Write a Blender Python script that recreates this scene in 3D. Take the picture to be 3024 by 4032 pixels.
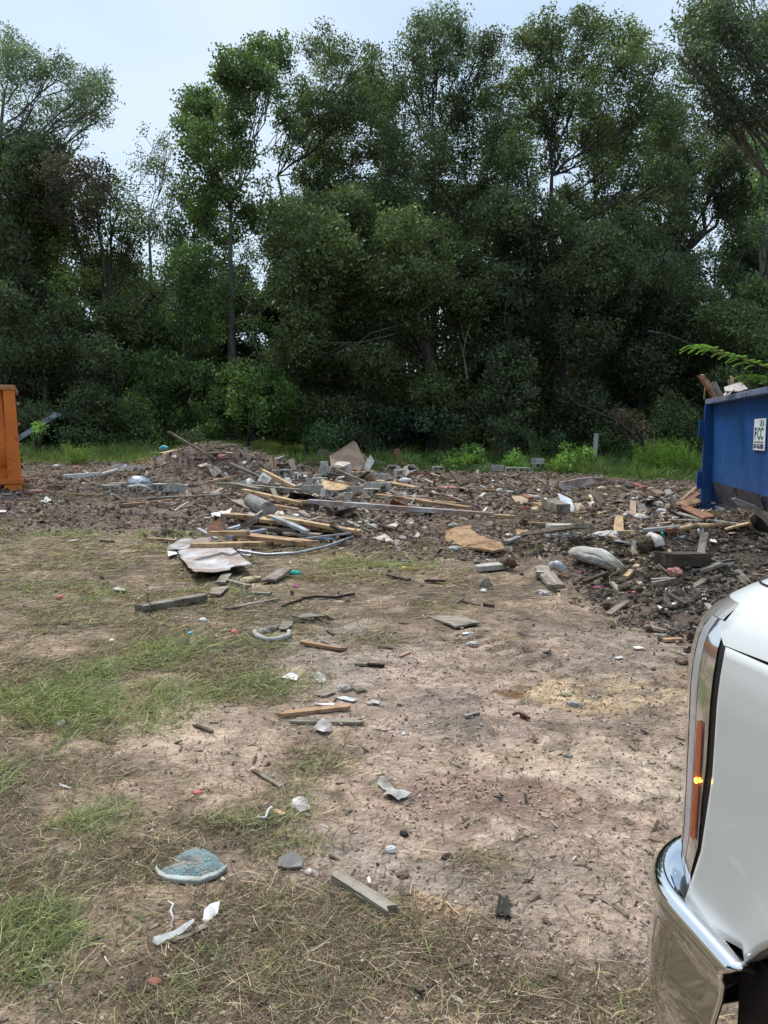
import bpy, bmesh, math, random
import numpy as np
from mathutils import Vector, Matrix, Euler
for o in list(bpy.data.objects): bpy.data.objects.remove(o, do_unlink=True)
scene = bpy.context.scene
col = scene.collection
R = math.radians
# ---------------------------------------------------------------- camera
CAMZ, PITCH, F = 1.6, R(5.86), 3028.0
cam_d = bpy.data.cameras.new('camera'); cam = bpy.data.objects.new('camera', cam_d); col.objects.link(cam)
cam.location = (0, 0, CAMZ); cam.rotation_euler = (R(90) - PITCH, 0, 0)
cam_d.sensor_fit = 'VERTICAL'; cam_d.sensor_height = 24.0; cam_d.lens = 24.0*F/4032.0
cam_d.clip_start = 0.02; cam_d.clip_end = 2000
scene.camera = cam
# ---------------------------------------------------------------- sky + sun (thin overcast)
SUN_EL, SUN_AZ = R(58), R(-30)          # high, behind the trees and a little to the left
world = bpy.data.worlds.new('World'); scene.world = world; world.use_nodes = True
nt = world.node_tree; nt.nodes.clear()
N = nt.nodes.new; L = nt.links.new
out = N('ShaderNodeOutputWorld'); bg = N('ShaderNodeBackground'); bg.inputs[1].default_value = 0.10
sky = N('ShaderNodeTexSky'); sky.sky_type = 'NISHITA'; sky.sun_disc = False
sky.sun_elevation = SUN_EL; sky.sun_rotation = SUN_AZ; sky.air_density = 1.0; sky.dust_density = 2.5; sky.ozone_density = 1.5
tc = N('ShaderNodeTexCoord'); mp = N('ShaderNodeMapping'); mp.inputs['Scale'].default_value = (1.0, 1.0, 2.2)
nz = N('ShaderNodeTexNoise'); nz.inputs['Scale'].default_value = 1.6; nz.inputs['Detail'].default_value = 5; nz.inputs['Roughness'].default_value = 0.5
cr = N('ShaderNodeValToRGB'); cr.color_ramp.elements[0].position = 0.38; cr.color_ramp.elements[0].color = (2.15, 2.95, 3.85, 1)
cr.color_ramp.elements[1].position = 0.62; cr.color_ramp.elements[1].color = (3.15, 3.8, 4.4, 1)
mx = N('ShaderNodeMixRGB'); mx.inputs[0].default_value = 0.82
L(tc.outputs['Generated'], mp.inputs[0]); L(mp.outputs[0], nz.inputs['Vector']); L(nz.outputs[0], cr.inputs[0])
sx = N('ShaderNodeSeparateXYZ'); L(tc.outputs['Generated'], sx.inputs[0])       # overcast: brighter towards the zenith
el = N('ShaderNodeMapRange'); el.inputs['From Min'].default_value = .45; el.inputs['From Max'].default_value = 1.0; el.inputs['To Min'].default_value = 1.0; el.inputs['To Max'].default_value = 1.75; L(sx.outputs[2], el.inputs[0])
sv = N('ShaderNodeVectorMath'); sv.operation = 'SCALE'; L(cr.outputs[0], sv.inputs[0]); L(el.outputs[0], sv.inputs['Scale'])
L(sky.outputs[0], mx.inputs[1]); L(sv.outputs[0], mx.inputs[2]); L(mx.outputs[0], bg.inputs[0]); L(bg.outputs[0], out.inputs[0])
sd = bpy.data.lights.new('sun', 'SUN'); sd.energy = 1.5; sd.angle = R(14); sd.color = (1.0, 0.95, 0.88)
sun = bpy.data.objects.new('sun', sd); col.objects.link(sun)
# Nishita: rotation measured from +Y clockwise seen from above
dsun = Vector((math.sin(SUN_AZ)*math.cos(SUN_EL), math.cos(SUN_AZ)*math.cos(SUN_EL), math.sin(SUN_EL)))
sun.rotation_euler = dsun.to_track_quat('Z', 'Y').to_euler()
scene.view_settings.view_transform = 'Standard'; scene.view_settings.look = 'None'
scene.view_settings.exposure = 1.15; scene.view_settings.gamma = 1.0; scene.view_settings.use_curve_mapping = False
cy = scene.cycles
cy.max_bounces = 6; cy.diffuse_bounces = 3; cy.glossy_bounces = 4; cy.transmission_bounces = 5; cy.transparent_max_bounces = 8
cy.sample_clamp_indirect = 6
# ---------------------------------------------------------------- noise
def _h(ix, iy, iz, seed):
    h = (ix*374761393 + iy*668265263 + iz*1442695041 + seed*974634777) & 0xffffffff
    h = ((h ^ (h >> 13))*1274126177) & 0xffffffff
    h = ((h ^ (h >> 16))*2246822519) & 0xffffffff
    return ((h ^ (h >> 15)) & 0xffff)/65535.0
def vn(x, y, z=None, seed=0):
    x = np.asarray(x, dtype=np.float64); y = np.asarray(y, dtype=np.float64)
    xi = np.floor(x); yi = np.floor(y); fx = x-xi; fy = y-yi
    fx = fx*fx*(3-2*fx); fy = fy*fy*(3-2*fy); xi = xi.astype(np.int64); yi = yi.astype(np.int64)
    def lay(zi):
        a = _h(xi, yi, zi, seed); b = _h(xi+1, yi, zi, seed); c = _h(xi, yi+1, zi, seed); d = _h(xi+1, yi+1, zi, seed)
        return (a*(1-fx)+b*fx)*(1-fy)+(c*(1-fx)+d*fx)*fy
    if z is None: return lay(0)
    z = np.asarray(z, dtype=np.float64); zi = np.floor(z); fz = z-zi; fz = fz*fz*(3-2*fz); zi = zi.astype(np.int64)
    return lay(zi)*(1-fz)+lay(zi+1)*fz
def fbm(x, y, z=None, o=4, seed=0, g=0.5):
    s = 0; a = 1; t = 0
    for i in range(o):
        k = 2.03**i
        s = s + a*vn(x*k, y*k, None if z is None else z*k, seed+i*17); t += a; a *= g
    return s/t
def sst(a, b, x):
    t = np.clip((np.asarray(x, dtype=np.float64)-a)/(b-a), 0, 1); return t*t*(3-2*t)
# ---------------------------------------------------------------- terrain
MOUNDS = [(-5.2, 23.4, 1.05, .9, .80), (-6.2, 23.2, .7, .5, .25), (-3.6, 23.3, 1.2, .9, .45), (-7.0, 23.6, .8, .8, .2), (-1.2, 22.5, 2.2, 1.3, .22), (2.6, 21.8, 1.6, .8, .2),
          (3.6, 9.0, 1.3, .8, .45), (4.6, 9.4, .7, .6, .30), (2.75, 7.7, .45, .35, .16), (2.6, 9.4, .5, .35, .12), (5.2, 10.9, .9, .9, .50), (2.6, 8.6, .8, .45, .16), (2.9, 7.0, .8, .5, .12), (5.2, 16.0, 1.3, 1.0, .26),
          (-1.6, 13.3, 1.3, .8, .10), (-.2, 6.3, .35, .25, .05), (.75, 5.6, .5, .25, .04), (-.55, 2.95, .35, .13, .035), (1.6, 19.5, 1.6, .6, .1)]
TRACKS = [(-5.3, 12.8, -4.6, 16.2, .42), (-4.0, 12.6, -6.4, 15.6, .42), (-2.6, 13.0, -2.0, 16.8, .40), (.45, 6.0, 1.4, 4.9, .30), (1.9, 14.2, 2.6, 18.5, .4)]
def mudm(x, y):
    w = (fbm(x*.7, y*.7, o=5, seed=5)-.5)*3.6
    edge = 11.6 - 2.6*sst(-5, .5, x) - 4.3*sst(1.0, 3.0, x) + w
    back = 26.3 - 3.6*sst(4, 8, x) + w*.5
    return sst(-.3, 1.5, y-edge)*(1-sst(-.5, .6, y-back))
def H(x, y):
    x = np.asarray(x, dtype=np.float64); y = np.asarray(y, dtype=np.float64)
    yy = np.clip(y-15, 0, 45)
    z = .0335*(np.sqrt(yy*yy+4)-2) + .30*sst(-3, -8.5, x)*sst(10, 17, y)
    z = z + (fbm(x*.35, y*.35, o=2, seed=2)-.5)*.10*sst(1, 6, np.abs(y))
    for (mx_, my_, sx, sy, h) in MOUNDS:
        z = z + h*np.exp(-(((x-mx_)/sx)**2+((y-my_)/sy)**2)/1.3)
    m = mudm(x, y)
    far = 1-sst(30, 60, np.hypot(x, y))
    n1 = fbm(x*2.6, y*2.6, o=3, seed=11); n2 = fbm(x*8.5, y*8.5, o=2, seed=21)
    rid = 1-np.abs(fbm(x*3.2, y*3.2, o=3, seed=31)-.5)*2
    z = z + m*far*(.10*(n1-.5) + .055*(rid-.75) + .045*(n2-.5)) + (1-m)*far*(.030*(n1-.5)+.016*(n2-.5))
    z = z + far*.010*(fbm(x*24, y*24, o=2, seed=41)-.5)*(1+1.5*m)
    for (x0, y0, x1, y1, w) in TRACKS:
        dx, dy = x1-x0, y1-y0; ln = math.hypot(dx, dy)
        t = ((x-x0)*dx+(y-y0)*dy)/ln; s = np.abs((x-x0)*dy-(y-y0)*dx)/ln
        k = (1-sst(w*.42, w*.55, s))*sst(0, .3, t)*(1-sst(ln-.3, ln, t))*(.45+.55*sst(.35, .6, fbm(x*1.4, y*1.4, o=2, seed=77)))
        z = z + k*(-.035 + .032*np.sign(np.sin(t*2*math.pi/.17))*(.6+.4*n2))
    return z
CP, SP = math.cos(PITCH), math.sin(PITCH)
def ray(px, py):
    a = (px-1512.0)/F; b = -(py-2016.0)/F
    return np.array([a, CP+b*SP, -SP+b*CP])
def at(px, py):
    """where the ground is seen at that place of the photograph"""
    d = ray(px, py)
    t = np.concatenate([np.linspace(1.2, 14, 700), np.linspace(14.02, 60, 900)])
    g = CAMZ+t*d[2]-H(t*d[0], t*d[1])
    k = np.nonzero(g < 0)[0]
    if len(k) == 0: i = len(t)-1; return Vector((t[i]*d[0], t[i]*d[1], float(H(t[i]*d[0], t[i]*d[1]))))
    i = max(k[0], 1); f = g[i-1]/(g[i-1]-g[i]+1e-9); tt = t[i-1]+(t[i]-t[i-1])*f
    x, y = tt*d[0], tt*d[1]
    return Vector((x, y, float(H(x, y))))
def pt(px, py, Y):
    d = ray(px, py); t = Y/d[1]
    return Vector((t*d[0], Y, CAMZ+t*d[2]))
# ---------------------------------------------------------------- mesh helpers
def tag(o, label=None, cat=None, group=None, kind=None):
    if label: o['label'] = label
    if cat: o['category'] = cat
    if group: o['group'] = group
    if kind: o['kind'] = kind
    return o
def link(name, me, mats=None, parent=None):
    o = bpy.data.objects.new(name, me); col.objects.link(o)
    if mats is not None and me is not None:
        for m in (mats if isinstance(mats, (list, tuple)) else [mats]): me.materials.append(m)
    if parent: o.parent = parent
    return o
def empty(name, loc=(0, 0, 0), rz=0):
    o = bpy.data.objects.new(name, None); col.objects.link(o); o.location = loc; o.rotation_euler = (0, 0, rz); o.empty_display_size = .1
    return o
def npmesh(name, V, loops, sizes, colr=None, smooth=False):
    me = bpy.data.meshes.new(name)
    V = np.ascontiguousarray(V, dtype=np.float32); loops = np.ascontiguousarray(loops, dtype=np.int32).ravel(); sizes = np.asarray(sizes, dtype=np.int32)
    me.vertices.add(len(V)); me.vertices.foreach_set('co', V.ravel())
    me.loops.add(len(loops)); me.loops.foreach_set('vertex_index', loops)
    me.polygons.add(len(sizes)); st = np.zeros(len(sizes), dtype=np.int32); st[1:] = np.cumsum(sizes)[:-1]
    me.polygons.foreach_set('loop_start', st)
    me.polygons.foreach_set('use_smooth', np.full(len(sizes), smooth))
    me.update(calc_edges=True)
    if colr is not None:
        c = np.ones((len(V), 4), dtype=np.float32); c[:, :3] = colr
        a = me.color_attributes.new('col', 'FLOAT_COLOR', 'POINT'); a.data.foreach_set('color', c.ravel())
    return me
def quads(name, V, Q, colr=None, smooth=False):
    Q = np.asarray(Q); return npmesh(name, V, Q, np.full(len(Q), Q.shape[1]), colr, smooth)
class MB:
    def __init__(s): s.v = []; s.f = []; s.m = []
    def add(s, V, Fc, m=0):
        b = len(s.v); s.v += [tuple(map(float, p)) for p in V]; s.f += [tuple(i+b for i in f) for f in Fc]; s.m += [m]*len(Fc)
        return s
    def box(s, x0, y0, z0, x1, y1, z1, m=0, M=None):
        V = [(x0, y0, z0), (x1, y0, z0), (x1, y1, z0), (x0, y1, z0), (x0, y0, z1), (x1, y0, z1), (x1, y1, z1), (x0, y1, z1)]
        if M is not None: V = [M @ Vector(p) for p in V]
        return s.add(V, [(3, 2, 1, 0), (4, 5, 6, 7), (0, 1, 5, 4), (1, 2, 6, 5), (2, 3, 7, 6), (3, 0, 4, 7)], m)
    def prism(s, poly, z0, z1, m=0, M=None):
        n = len(poly); V = [(p[0], p[1], z0) for p in poly]+[(p[0], p[1], z1) for p in poly]
        if M is not None: V = [M @ Vector(p) for p in V]
        return s.add(V, [tuple(range(n-1, -1, -1)), tuple(range(n, 2*n))]+[(i, (i+1) % n, n+(i+1) % n, n+i) for i in range(n)], m)
    def tube(s, pts, rad, n=8, m=0, cap=True):
        pts = [Vector(p) for p in pts]; k = len(pts)
        if not hasattr(rad, '__len__'): rad = [rad]*k
        up = Vector((0, 0, 1)); V = []; pr = None
        for i, p in enumerate(pts):
            t = (pts[min(i+1, k-1)]-pts[max(i-1, 0)]); t = t.normalized() if t.length > 1e-9 else up
            a = pr if pr is not None else (t.cross(up) if abs(t.z) < .95 else t.cross(Vector((1, 0, 0))))
            a = (a-t*a.dot(t)).normalized(); pr = a; b = t.cross(a)
            for j in range(n):
                w = 2*math.pi*j/n; V.append(p+(a*math.cos(w)+b*math.sin(w))*rad[i])
        Fc = [(i*n+j, i*n+(j+1) % n, (i+1)*n+(j+1) % n, (i+1)*n+j) for i in range(k-1) for j in range(n)]
        if cap: Fc += [tuple(range(n-1, -1, -1)), tuple(range((k-1)*n, k*n))]
        return s.add(V, Fc, m)
    def build(s, name, mats, parent=None, smooth=False, bevel=0, loc=None):
        me = bpy.data.meshes.new(name); me.from_pydata(s.v, [], s.f)
        for p, m in zip(me.polygons, s.m): p.material_index = m; p.use_smooth = smooth
        o = link(name, me, mats, parent)
        if loc is not None: o.location = loc
        if bevel:
            b = o.modifiers.new('bevel', 'BEVEL'); b.width = bevel; b.segments = 2; b.limit_method = 'ANGLE'
        return o
# ---------------------------------------------------------------- materials
MAT = {}
def mat(name, c1=(.5, .5, .5), c2=None, scale=8.0, rough=.8, metal=0.0, stretch=(1, 1, 1), dirt=0.0, dirtcol=(.10, .075, .055), dscale=3.0, bump=0.0, bscale=40.0, spec=.3, var=.18, lo=.35, hi=.65, trans=0, attr=None, detail=5):
    m = bpy.data.materials.new(name); m.use_nodes = True; t = m.node_tree; t.nodes.clear()
    n = t.nodes.new; l = t.links.new
    o = n('ShaderNodeOutputMaterial'); b = n('ShaderNodeBsdfPrincipled'); l(b.outputs[0], o.inputs[0])
    b.inputs['Roughness'].default_value = rough; b.inputs['Metallic'].default_value = metal; b.inputs['Specular IOR Level'].default_value = spec
    tc = n('ShaderNodeTexCoord'); oi = n('ShaderNodeObjectInfo')
    ad = n('ShaderNodeVectorMath'); ad.operation = 'ADD'
    sc = n('ShaderNodeVectorMath'); sc.operation = 'SCALE'; sc.inputs['Scale'].default_value = 37.0
    cb = n('ShaderNodeCombineXYZ'); l(oi.outputs['Random'], cb.inputs[0]); l(oi.outputs['Random'], cb.inputs[1]); l(cb.outputs[0], sc.inputs[0])
    mp = n('ShaderNodeMapping'); mp.inputs['Scale'].default_value = stretch
    l(tc.outputs['Object'], mp.inputs[0]); l(mp.outputs[0], ad.inputs[0]); l(sc.outputs[0], ad.inputs[1])
    z = n('ShaderNodeTexNoise'); z.inputs['Scale'].default_value = scale; z.inputs['Detail'].default_value = detail; l(ad.outputs[0], z.inputs['Vector'])
    r = n('ShaderNodeValToRGB'); r.color_ramp.elements[0].position = lo; r.color_ramp.elements[1].position = hi
    c2 = c2 or tuple(x*.7 for x in c1)
    r.color_ramp.elements[0].color = (*c2, 1); r.color_ramp.elements[1].color = (*c1, 1); l(z.outputs[0], r.inputs[0])
    cur = r.outputs[0]
    if attr:
        va = n('ShaderNodeVertexColor'); va.layer_name = attr
        q = n('ShaderNodeMixRGB'); q.blend_type = 'MULTIPLY'; q.inputs[0].default_value = 1; l(cur, q.inputs[1]); l(va.outputs[0], q.inputs[2]); cur = q.outputs[0]
    if dirt > 0:
        z2 = n('ShaderNodeTexNoise'); z2.inputs['Scale'].default_value = dscale; z2.inputs['Detail'].default_value = 6; z2.inputs['Roughness'].default_value = .65
        ad2 = n('ShaderNodeVectorMath'); ad2.operation = 'ADD'; l(tc.outputs['Object'], ad2.inputs[0]); l(sc.outputs[0], ad2.inputs[1]); l(ad2.outputs[0], z2.inputs['Vector'])
        rr = n('ShaderNodeValToRGB'); rr.color_ramp.elements[0].position = max(0, .62-dirt*.35); rr.color_ramp.elements[1].position = min(1, .80-dirt*.30)
        l(z2.outputs[0], rr.inputs[0])
        q = n('ShaderNodeMixRGB'); l(rr.outputs[0], q.inputs[0]); l(cur, q.inputs[1]); q.inputs[2].default_value = (*dirtcol, 1); cur = q.outputs[0]
        if metal > .5:
            iv = n('ShaderNodeMath'); iv.operation = 'MULTIPLY_ADD'; iv.inputs[1].default_value = -metal; iv.inputs[2].default_value = metal; l(rr.outputs[0], iv.inputs[0]); l(iv.outputs[0], b.inputs['Metallic'])
    if var:
        mr = n('ShaderNodeMapRange'); mr.inputs['To Min'].default_value = 1-var; mr.inputs['To Max'].default_value = 1+var; l(oi.outputs['Random'], mr.inputs[0])
        vm = n('ShaderNodeVectorMath'); vm.operation = 'SCALE'; l(cur, vm.inputs[0]); l(mr.outputs[0], vm.inputs['Scale']); cur = vm.outputs[0]
    l(cur, b.inputs['Base Color'])
    if bump:
        bz = n('ShaderNodeTexNoise'); bz.inputs['Scale'].default_value = bscale; bz.inputs['Detail'].default_value = 5; l(ad.outputs[0], bz.inputs['Vector'])
        bp = n('ShaderNodeBump'); bp.inputs['Strength'].default_value = bump; bp.inputs['Distance'].default_value = .02; l(bz.outputs[0], bp.inputs['Height']); l(bp.outputs[0], b.inputs['Normal'])
    MAT[name] = m
    return m
def leafmat(name, tr=.35, rough=.55, spec=.25, tint=(1, 1, 1)):
    m = bpy.data.materials.new(name); m.use_nodes = True; t = m.node_tree; t.nodes.clear(); n = t.nodes.new; l = t.links.new
    o = n('ShaderNodeOutputMaterial'); b = n('ShaderNodeBsdfPrincipled'); tr_ = n('ShaderNodeBsdfTranslucent'); mx = n('ShaderNodeMixShader'); mx.inputs[0].default_value = tr
    va = n('ShaderNodeVertexColor'); va.layer_name = 'col'
    q = n('ShaderNodeMixRGB'); q.blend_type = 'MULTIPLY'; q.inputs[0].default_value = 1; q.inputs[2].default_value = (*tint, 1); l(va.outputs[0], q.inputs[1])
    g = n('ShaderNodeNewGeometry'); mr = n('ShaderNodeMapRange'); mr.inputs['To Min'].default_value = .65; mr.inputs['To Max'].default_value = 1.35; l(g.outputs['Random Per Island'], mr.inputs[0])
    vm = n('ShaderNodeVectorMath'); vm.operation = 'SCALE'; l(q.outputs[0], vm.inputs[0]); l(mr.outputs[0], vm.inputs['Scale'])
    l(vm.outputs[0], b.inputs['Base Color']); b.inputs['Roughness'].default_value = rough; b.inputs['Specular IOR Level'].default_value = spec
    tt = n('ShaderNodeVectorMath'); tt.operation = 'MULTIPLY'; l(vm.outputs[0], tt.inputs[0]); tt.inputs[1].default_value = (1.4, 1.6, .85); l(tt.outputs[0], tr_.inputs[0])
    l(b.outputs[0], mx.inputs[1]); l(tr_.outputs[0], mx.inputs[2]); l(mx.outputs[0], o.inputs[0])
    MAT[name] = m
    return m
# ground sheet material: colour map of the soil plus fine grain and relief
gm = bpy.data.materials.new('soil'); gm.use_nodes = True; t = gm.node_tree; t.nodes.clear(); n = t.nodes.new; l = t.links.new
o_ = n('ShaderNodeOutputMaterial'); b_ = n('ShaderNodeBsdfPrincipled'); l(b_.outputs[0], o_.inputs[0]); b_.inputs['Roughness'].default_value = .95; b_.inputs['Specular IOR Level'].default_value = .12
va = n('ShaderNodeVertexColor'); va.layer_name = 'col'; tc = n('ShaderNodeTexCoord')
z1 = n('ShaderNodeTexNoise'); z1.inputs['Scale'].default_value = 9; z1.inputs['Detail'].default_value = 9; z1.inputs['Roughness'].default_value = .72; l(tc.outputs['Object'], z1.inputs['Vector'])
z2 = n('ShaderNodeTexNoise'); z2.inputs['Scale'].default_value = 85; z2.inputs['Detail'].default_value = 4; z2.inputs['Roughness'].default_value = .7; l(tc.outputs['Object'], z2.inputs['Vector'])
a1 = n('ShaderNodeMapRange'); a1.inputs['From Min'].default_value = .3; a1.inputs['From Max'].default_value = .7; a1.inputs['To Min'].default_value = .55; a1.inputs['To Max'].default_value = 1.35; l(z1.outputs[0], a1.inputs[0])
a2 = n('ShaderNodeMapRange'); a2.inputs['From Min'].default_value = .3; a2.inputs['From Max'].default_value = .7; a2.inputs['To Min'].default_value = .7; a2.inputs['To Max'].default_value = 1.28; l(z2.outputs[0], a2.inputs[0])
mu = n('ShaderNodeMath'); mu.operation = 'MULTIPLY'; l(a1.outputs[0], mu.inputs[0]); l(a2.outputs[0], mu.inputs[1])
vm = n('ShaderNodeVectorMath'); vm.operation = 'SCALE'; l(va.outputs[0], vm.inputs[0]); l(mu.outputs[0], vm.inputs['Scale']); l(vm.outputs[0], b_.inputs['Base Color'])
vo = n('ShaderNodeTexVoronoi'); vo.inputs['Scale'].default_value = 38; l(tc.outputs['Object'], vo.inputs['Vector'])
ah = n('ShaderNodeMath'); ah.operation = 'MULTIPLY_ADD'; ah.inputs[1].default_value = -.5; l(vo.outputs['Distance'], ah.inputs[0]); l(z1.outputs[0], ah.inputs[2])
ah2 = n('ShaderNodeMath'); ah2.operation = 'MULTIPLY_ADD'; ah2.inputs[1].default_value = .35; l(z2.outputs[0], ah2.inputs[0]); l(ah.outputs[0], ah2.inputs[2])
bp = n('ShaderNodeBump'); bp.inputs['Strength'].default_value = .9; bp.inputs['Distance'].default_value = .03; l(ah2.outputs[0], bp.inputs['Height']); l(bp.outputs[0], b_.inputs['Normal'])

# ---------------------------------------------------------------- ground sheet
PATCH = [  # px, py, rx, ry (m), colour, strength
    (2000, 3000, 1.3, 2.2, (.43, .335, .265), .9), (1500, 2700, .9, 1.2, (.38, .30, .245), .8), (2100, 3500, 1.0, .5, (.41, .325, .26), .8),
    (760, 2920, .50, .75, (.42, .335, .26), .9), (640, 2900, .3, .4, (.46, .36, .27), .7), (230, 2560, .30, .22, (.40, .30, .22), .8), (180, 2900, .25, .12, (.30, .22, .16), .7),
    (2330, 2720, .55, .32, (.52, .40, .25), .95), (2500, 3010, .70, .30, (.47, .385, .30), .9), (2200, 2980, .4, .15, (.45, .35, .25), .7), (2000, 2725, .17, .13, (.16, .10, .05), 1.0),
    (1780, 2860, .28, .26, (.19, .165, .14), .7), (1650, 2760, .3, .2, (.22, .19, .17), .6), (1200, 2560, .75, .75, (.29, .255, .215), .7), (1700, 3480, .40, .30, (.31, .27, .235), .7),
    (1000, 2420, .35, .5, (.12, .105, .09), .7), (2500, 2560, 1.0, .8, (.28, .23, .19), .9), (2450, 2850, .6, .15, (.15, .125, .10), .6), (2150, 2450, .8, .5, (.16, .13, .105), .7),
    (1900, 3130, .60, .26, (.29, .205, .16), .9), (900, 3230, .38, .10, (.085, .065, .045), .9), (650, 3600, .35, .25, (.34, .255, .19), .8), (1650, 3590, .16, .09, (.42, .30, .17), .9),
    (200, 2430, .9, .7, (.20, .155, .115), .7), (350, 2300, 1.1, .6, (.16, .115, .085), .8), (700, 2300, .9, .7, (.33, .25, .19), .6), (1850, 2330, 1.2, .6, (.15, .12, .095), .7),
    (2350, 3700, .6, .5, (.34, .275, .22), .8), (1300, 3800, .9, .25, (.15, .11, .075), .8)]
def soil(x, y):
    wx = (fbm(x*3.1, y*3.1, o=6, seed=60, g=.68)-.5)*1.5; wy = (fbm(x*3.1, y*3.1, o=6, seed=61, g=.68)-.5)*1.5
    base = np.array([.285, .220, .160]); c = np.broadcast_to(base, x.shape+(3,)).copy()
    n = fbm(x*.9, y*.9, o=4, seed=62)[..., None]
    c = c*(.60+.8*n)
    n2 = sst(.38, .62, fbm(x*4.2, y*4.2, o=5, seed=66, g=.6))[..., None]; c = c*(.72+.42*n2)
    def over(c, k, colr): return c*(1-k[..., None])+np.array(colr)*k[..., None]
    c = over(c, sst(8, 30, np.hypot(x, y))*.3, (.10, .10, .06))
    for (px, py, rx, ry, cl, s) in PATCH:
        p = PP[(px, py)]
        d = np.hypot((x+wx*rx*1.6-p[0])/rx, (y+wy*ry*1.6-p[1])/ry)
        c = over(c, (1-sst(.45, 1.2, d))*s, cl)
    n3 = fbm(x*6.5, y*6.5, o=5, seed=67, g=.65)[..., None]; c = c*(.82+.36*sst(.35, .65, n3))
    c = c*np.array([1.16, 1.10, 1.08])
    m = mudm(x, y)
    mc = np.array([.225, .165, .135])*(.7+.7*fbm(x*1.1, y*1.1, o=4, seed=63))[..., None]
    dark = np.array([.10, .078, .062])
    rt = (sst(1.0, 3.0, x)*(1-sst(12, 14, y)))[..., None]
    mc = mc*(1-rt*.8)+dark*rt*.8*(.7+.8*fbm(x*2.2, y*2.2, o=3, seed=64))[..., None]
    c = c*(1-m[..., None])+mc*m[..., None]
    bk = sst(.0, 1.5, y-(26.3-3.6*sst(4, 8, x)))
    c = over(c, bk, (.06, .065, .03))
    return c
PP = {}
for p in PATCH: q = at(p[0], p[1]); PP[(p[0], p[1])] = (q.x, q.y)
ys = [-60, -40, -25, -16, -10]
y = -6.0
while y < 300:
    ys.append(y); y += max(.018 if 1.5 < y < 6 else .05, (.0035*max(y, 0)) if y < 30 else .012*y) if y < 45 else .1*y
ys = np.array(ys)
u = np.linspace(-1, 1, 801); ext = np.array([1.08, 1.2, 1.5, 2, 3, 5, 9, 16]); u = np.concatenate([-ext[::-1], u, ext])
W = 2.2+.60*np.clip(ys, 0, 60)
X = u[None, :]*W[:, None]; Yg = np.repeat(ys[:, None], len(u), 1)
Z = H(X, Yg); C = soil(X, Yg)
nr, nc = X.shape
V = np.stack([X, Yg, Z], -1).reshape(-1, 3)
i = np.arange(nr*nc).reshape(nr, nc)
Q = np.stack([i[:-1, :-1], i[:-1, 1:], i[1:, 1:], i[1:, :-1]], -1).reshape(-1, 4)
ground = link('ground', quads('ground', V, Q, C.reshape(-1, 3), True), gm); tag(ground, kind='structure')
print('ground verts', nr*nc)
# ================================================================ vegetation
rng = np.random.default_rng(7)
leafmat('leaf', .34, .5, .35); leafmat('grass_blade', .35, .6)
mat('bark', (.075, .062, .05), (.03, .026, .022), scale=9, stretch=(1, 1, .25), rough=.95, bump=.8, bscale=22)
mat('bark_pale', (.20, .18, .155), (.09, .08, .07), scale=7, stretch=(1, 1, .3), rough=.95, bump=.6, bscale=22)
mat('dead_twig', (.24, .22, .19), (.13, .12, .10), scale=12, rough=.95)
def leaf_quads(P, size, colr, asp=.5, flat=.35, cl=0):
    """P centres (n,3); rhombic leaves of random attitude"""
    n = len(P)
    a = rng.normal(size=(n, 3)); a[:, 2] -= .25; a /= np.linalg.norm(a, axis=1)[:, None]
    b = rng.normal(size=(n, 3)); b[:, 2] *= flat
    if cl: b = b*.55+np.repeat(rng.normal(size=((n+cl-1)//cl, 3))*np.array([1, 1, .6]), cl, axis=0)[:n]
    b = np.cross(a, b); b /= np.linalg.norm(b, axis=1)[:, None]
    s = (size*(.6+.8*rng.random(n)))[:, None]
    V = np.stack([P-a*s*.5, P+b*s*asp*.5, P+a*s*.5, P-b*s*asp*.5], 1).reshape(-1, 3)
    return V, np.repeat(colr, 4, axis=0)
def crown_points(blobs, per, gap=.42, twr=.30, cl=16, shell=.35):
    """blobs (k,6): centre, radii. twigs kept where a noise leaves no gap; cl leaves round each twig"""
    out = []; tw = []
    for bl in blobs:
        c, r = bl[:3], bl[3:6]
        nt_ = int(6.0*per*(r[0]*r[1]*r[2])**(2/3.)*4/cl)
        d = rng.normal(size=(nt_, 3)); d /= np.linalg.norm(d, axis=1)[:, None]
        rad = (shell+(1-shell)*rng.random(nt_))**.6
        rad = rad*(.50+.95*vn(d[:, 0]*1.9+c[0], d[:, 1]*1.9+c[1], d[:, 2]*1.9+c[2], seed=3))
        p = c+d*rad[:, None]*r
        k = fbm(p[:, 0]*.95, p[:, 1]*.95, p[:, 2]*.95, o=3, seed=9) > gap-.03
        p = p[k]; tw.append(p)
        gq = rng.normal(size=(len(p)*cl, 3)); gq = gq/np.linalg.norm(gq, axis=1)[:, None]*(rng.random((len(gq), 1))**.5)*1.75; q = np.repeat(p, cl, axis=0)+gq*twr*np.array([1, 1, .75])
        out.append(q)
    return np.concatenate(out), np.concatenate(tw)
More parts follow.
